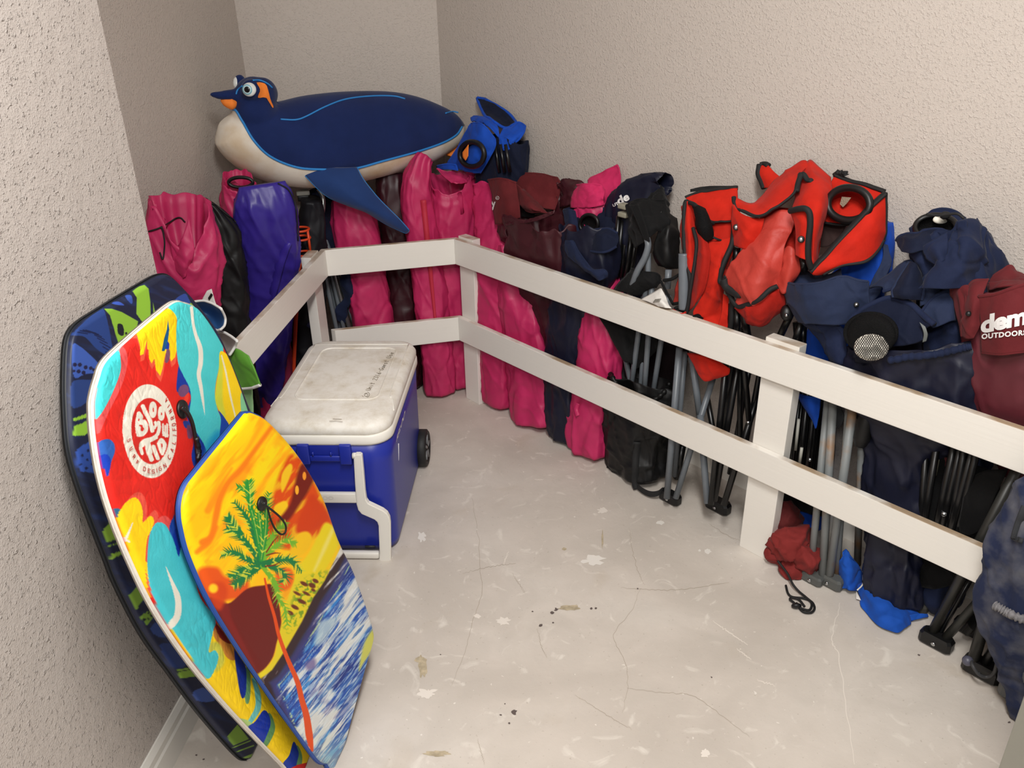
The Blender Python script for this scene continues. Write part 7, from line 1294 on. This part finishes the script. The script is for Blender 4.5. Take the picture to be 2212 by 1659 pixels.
patch('seat_cloth', grid3(FR, Z13, [[(420, -150, .125), (700, -100, .12), (1000, 0, .12), (1330, 120, .12)], [(400, 300, .125), (650, 350, .12), (950, 400, .115), (1280, 420, .11)], [(330, 900, .12), (560, 900, .12), (860, 900, .11), (1120, 800, .10)], [(300, 1300, .115), (500, 1350, .115), (700, 1350, .11), (900, 1250, .11)]]), DKC, t1, 34, 34, .004, .008, 9, 4)  # not seat cloth: near-black sheet added for the shade behind the tubes
mk('leg', *tube([FR(*Z13(625, -40), .11), FR(*Z13(596, 130), .11)], .006, 8), M('olive_tube', (92, 90, 78), .4), t1)
mh_ = thing('hanging_cloth', 'dark maroon cloth corner hanging down below the top rail among black chair tubes', 'cloth', FR(*Z13(800, 100), .12))
patch('cloth_corner', grid3(FR, Z13, [[(690, -60, .12), (800, -60, .10), (900, -60, .12)], [(705, 40, .12), (790, 60, .10), (860, 20, .12)], [(745, 130, .12), (790, 140, .105), (820, 120, .12)], [(790, 205, .12), (800, 208, .12), (815, 190, .12)]]), MARC, mh_, 16, 18, .003, .006, 18, 1); patch('cloth_corner', grid3(FR, Z13, [[(850, -20, .11), (950, 0, .10), (1070, -40, .11)], [(880, 60, .11), (960, 60, .10), (1040, 40, .11)], [(930, 95, .11), (965, 106, .11), (990, 95, .11)]]), MARC, mh_, 16, 12, .003, .005, 18, 2)
t2_ = thing('folded_camp_chair', 'folded black camp chair with splayed legs and a ball on a cord', 'folding chair', np.array([*FZ(2080, 1430)[:2], 0.]))
DG = M('dark_olive_tube', (40, 40, 37), .4, spec=.5)
mk('leg', *tube([FR(*Z13(1500, 60), .06), FZ(*Z14(455, 480), .03)], .0118, 12), DG, t2_); mk('leg', *tube([FR(*Z14(990, 60), .08), FZ(*Z14(566, 535), .03)], .0108, 12), DG, t2_); mk('leg', *tube([FR(*Z14(830, -60), .10), FZ(*Z14(520, 490), .03)], .007, 10), BTUB, t2_)
mk('leg', *tube([FR(*Z14(985, 160), .05), FZ(*Z14(815, 740), .03)], .0135, 12), DG, t2_); mk('leg', *tube([FR(*Z14(1150, 330), .06), FZ(*Z14(905, 780), .03)], .011, 12), BTUB, t2_); mk('leg', *tube([FR(*Z14(1050, 100), .1), FZ(*Z14(760, 470), .03)], .011, 12), BTUB, t2_)
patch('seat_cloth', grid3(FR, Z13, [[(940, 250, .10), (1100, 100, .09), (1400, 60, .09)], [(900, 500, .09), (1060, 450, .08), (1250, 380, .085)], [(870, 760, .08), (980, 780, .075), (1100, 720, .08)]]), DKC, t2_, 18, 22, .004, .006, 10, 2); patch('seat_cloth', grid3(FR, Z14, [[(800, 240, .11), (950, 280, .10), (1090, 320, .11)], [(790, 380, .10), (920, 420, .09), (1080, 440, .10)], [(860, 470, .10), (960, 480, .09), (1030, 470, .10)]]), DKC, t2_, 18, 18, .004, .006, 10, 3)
foot(t2_, FZ(*Z14(485, 590)), -dR, 1.); foot(t2_, FZ(*Z14(885, 850)), -dR, 1.1); foot(t2_, FZ(*Z14(770, 475)), -dR, .9)
mk('cord_ball', *sphere(FZ(*Z14(772, 720), .055), _r*.0125, _f*.0125, _u*.0125, 14, 20), M('grey_ball', (78, 78, 92), .4), t2_); mk('cord', *tube(catmull([FZ(*Z14(x, y), z) for x, y, z in ((800, 715, .06), (820, 770, .06), (870, 840, .045), (940, 862, .04), (1000, 830, .06), (1030, 740, .10))]+[FR(*Z14(1060, 600), .02), FR(*Z14(1090, 440), .02), FR(*Z14(1085, 340), .03)], 60), .0042, 8), M('grey_cord', (56, 56, 58), .6), t2_)
t3 = thing('folded_camp_chair', 'folded chair with grey feet just entering at the lower right edge of the photo', 'folding chair', np.array([*FZ(2200, 1500)[:2], 0.]))
GF = M('grey_foot_cap', (98, 100, 100), .5)
foot(t3, FZ(*Z14(1180, 850)), -dR, 1.05, GF); foot(t3, FZ(*Z14(1230, 1080)), -dR, 1.2, GF); mk('leg', *tube([FZ(*Z14(1170, 780), .05), FR(*Z14(1400, 380), .03)], .013, 12), GREY, t3); mk('leg', *tube([FZ(*Z14(1250, 960), .05), FZ(*Z14(1420, 700), .3)], .014, 12), GREY, t3); mk('leg', *tube([FZ(*Z14(1010, 680), .02), FR(*Z14(1250, 480), .06)], .012, 12), BTUB, t3)
# faded navy bag hung at the end of the railing
r, b = cbag('faded dusty navy chair bag with black webbing strap, in front of the railing', FR, [(2262, 1500, -.03, 150, .045), (2240, 1420, -.04, 160, .05), (2214, 1350, -.05, 170, .055), (2206, 1290, -.055, 168, .055), (2216, 1220, -.055, 162, .055), (2236, 1150, -.05, 156, .05), (2262, 1080, -.04, 130, .045), (2285, 1040, -.03, 100, .04)], CV('dusty_navy_canvas', (38, 46, 74)), .05, 75, G3, top='closed', amp=1.2)
mt = MATS['dusty_navy_canvas']; n2 = [n for n in mt.node_tree.nodes if n.type == 'VALTORGB'][0]; n2.color_ramp.elements[1].color = (*lin((104, 104, 108)), 1); n2.color_ramp.elements[0].position = .42; n2.color_ramp.elements[1].position = .82
gh = smooth_path(surf_path([b], [Z13(1262, 1545), Z13(1340, 1590), Z13(1430, 1640), Z13(1569, 1700)], 40, .004), 1); mk('gathered_hem', *tube(gh, .009+.0025*np.sin(np.arange(40)*1.6), 10), M('worn_hem', (118, 116, 118), .8, var=.3, vscale=120), r)
sribbon('strap', [b], [Z13(1600, 480), Z13(1550, 600), Z13(1510, 720), Z13(1480, 830)], 20, M('dark_webbing', (42, 44, 48), .8, bump=.6, bscale=500, bdist=.001), r, 30, .006, .003); sribbon('strap_end', [b], [Z13(1450, 800), Z13(1500, 830), Z13(1560, 850)], 12, MATS['dark_webbing'], r, 12, .009, .003)
sm = thing('hanging_cloth', 'small dull pink cloth edge showing left of the faded navy bag at right', 'cloth', FR(*Z13(1400, 600), .05)); patch('cloth_edge', grid3(FR, Z13, [[(1560, 220, .06), (1600, 260, .06)], [(1420, 500, .05), (1540, 480, .05)], [(1345, 600, .045), (1440, 620, .045)], [(1390, 690, .04), (1440, 680, .04)]]), M('dull_pink_cloth', (134, 58, 66), .6), sm, 12, 18, .004, .004)
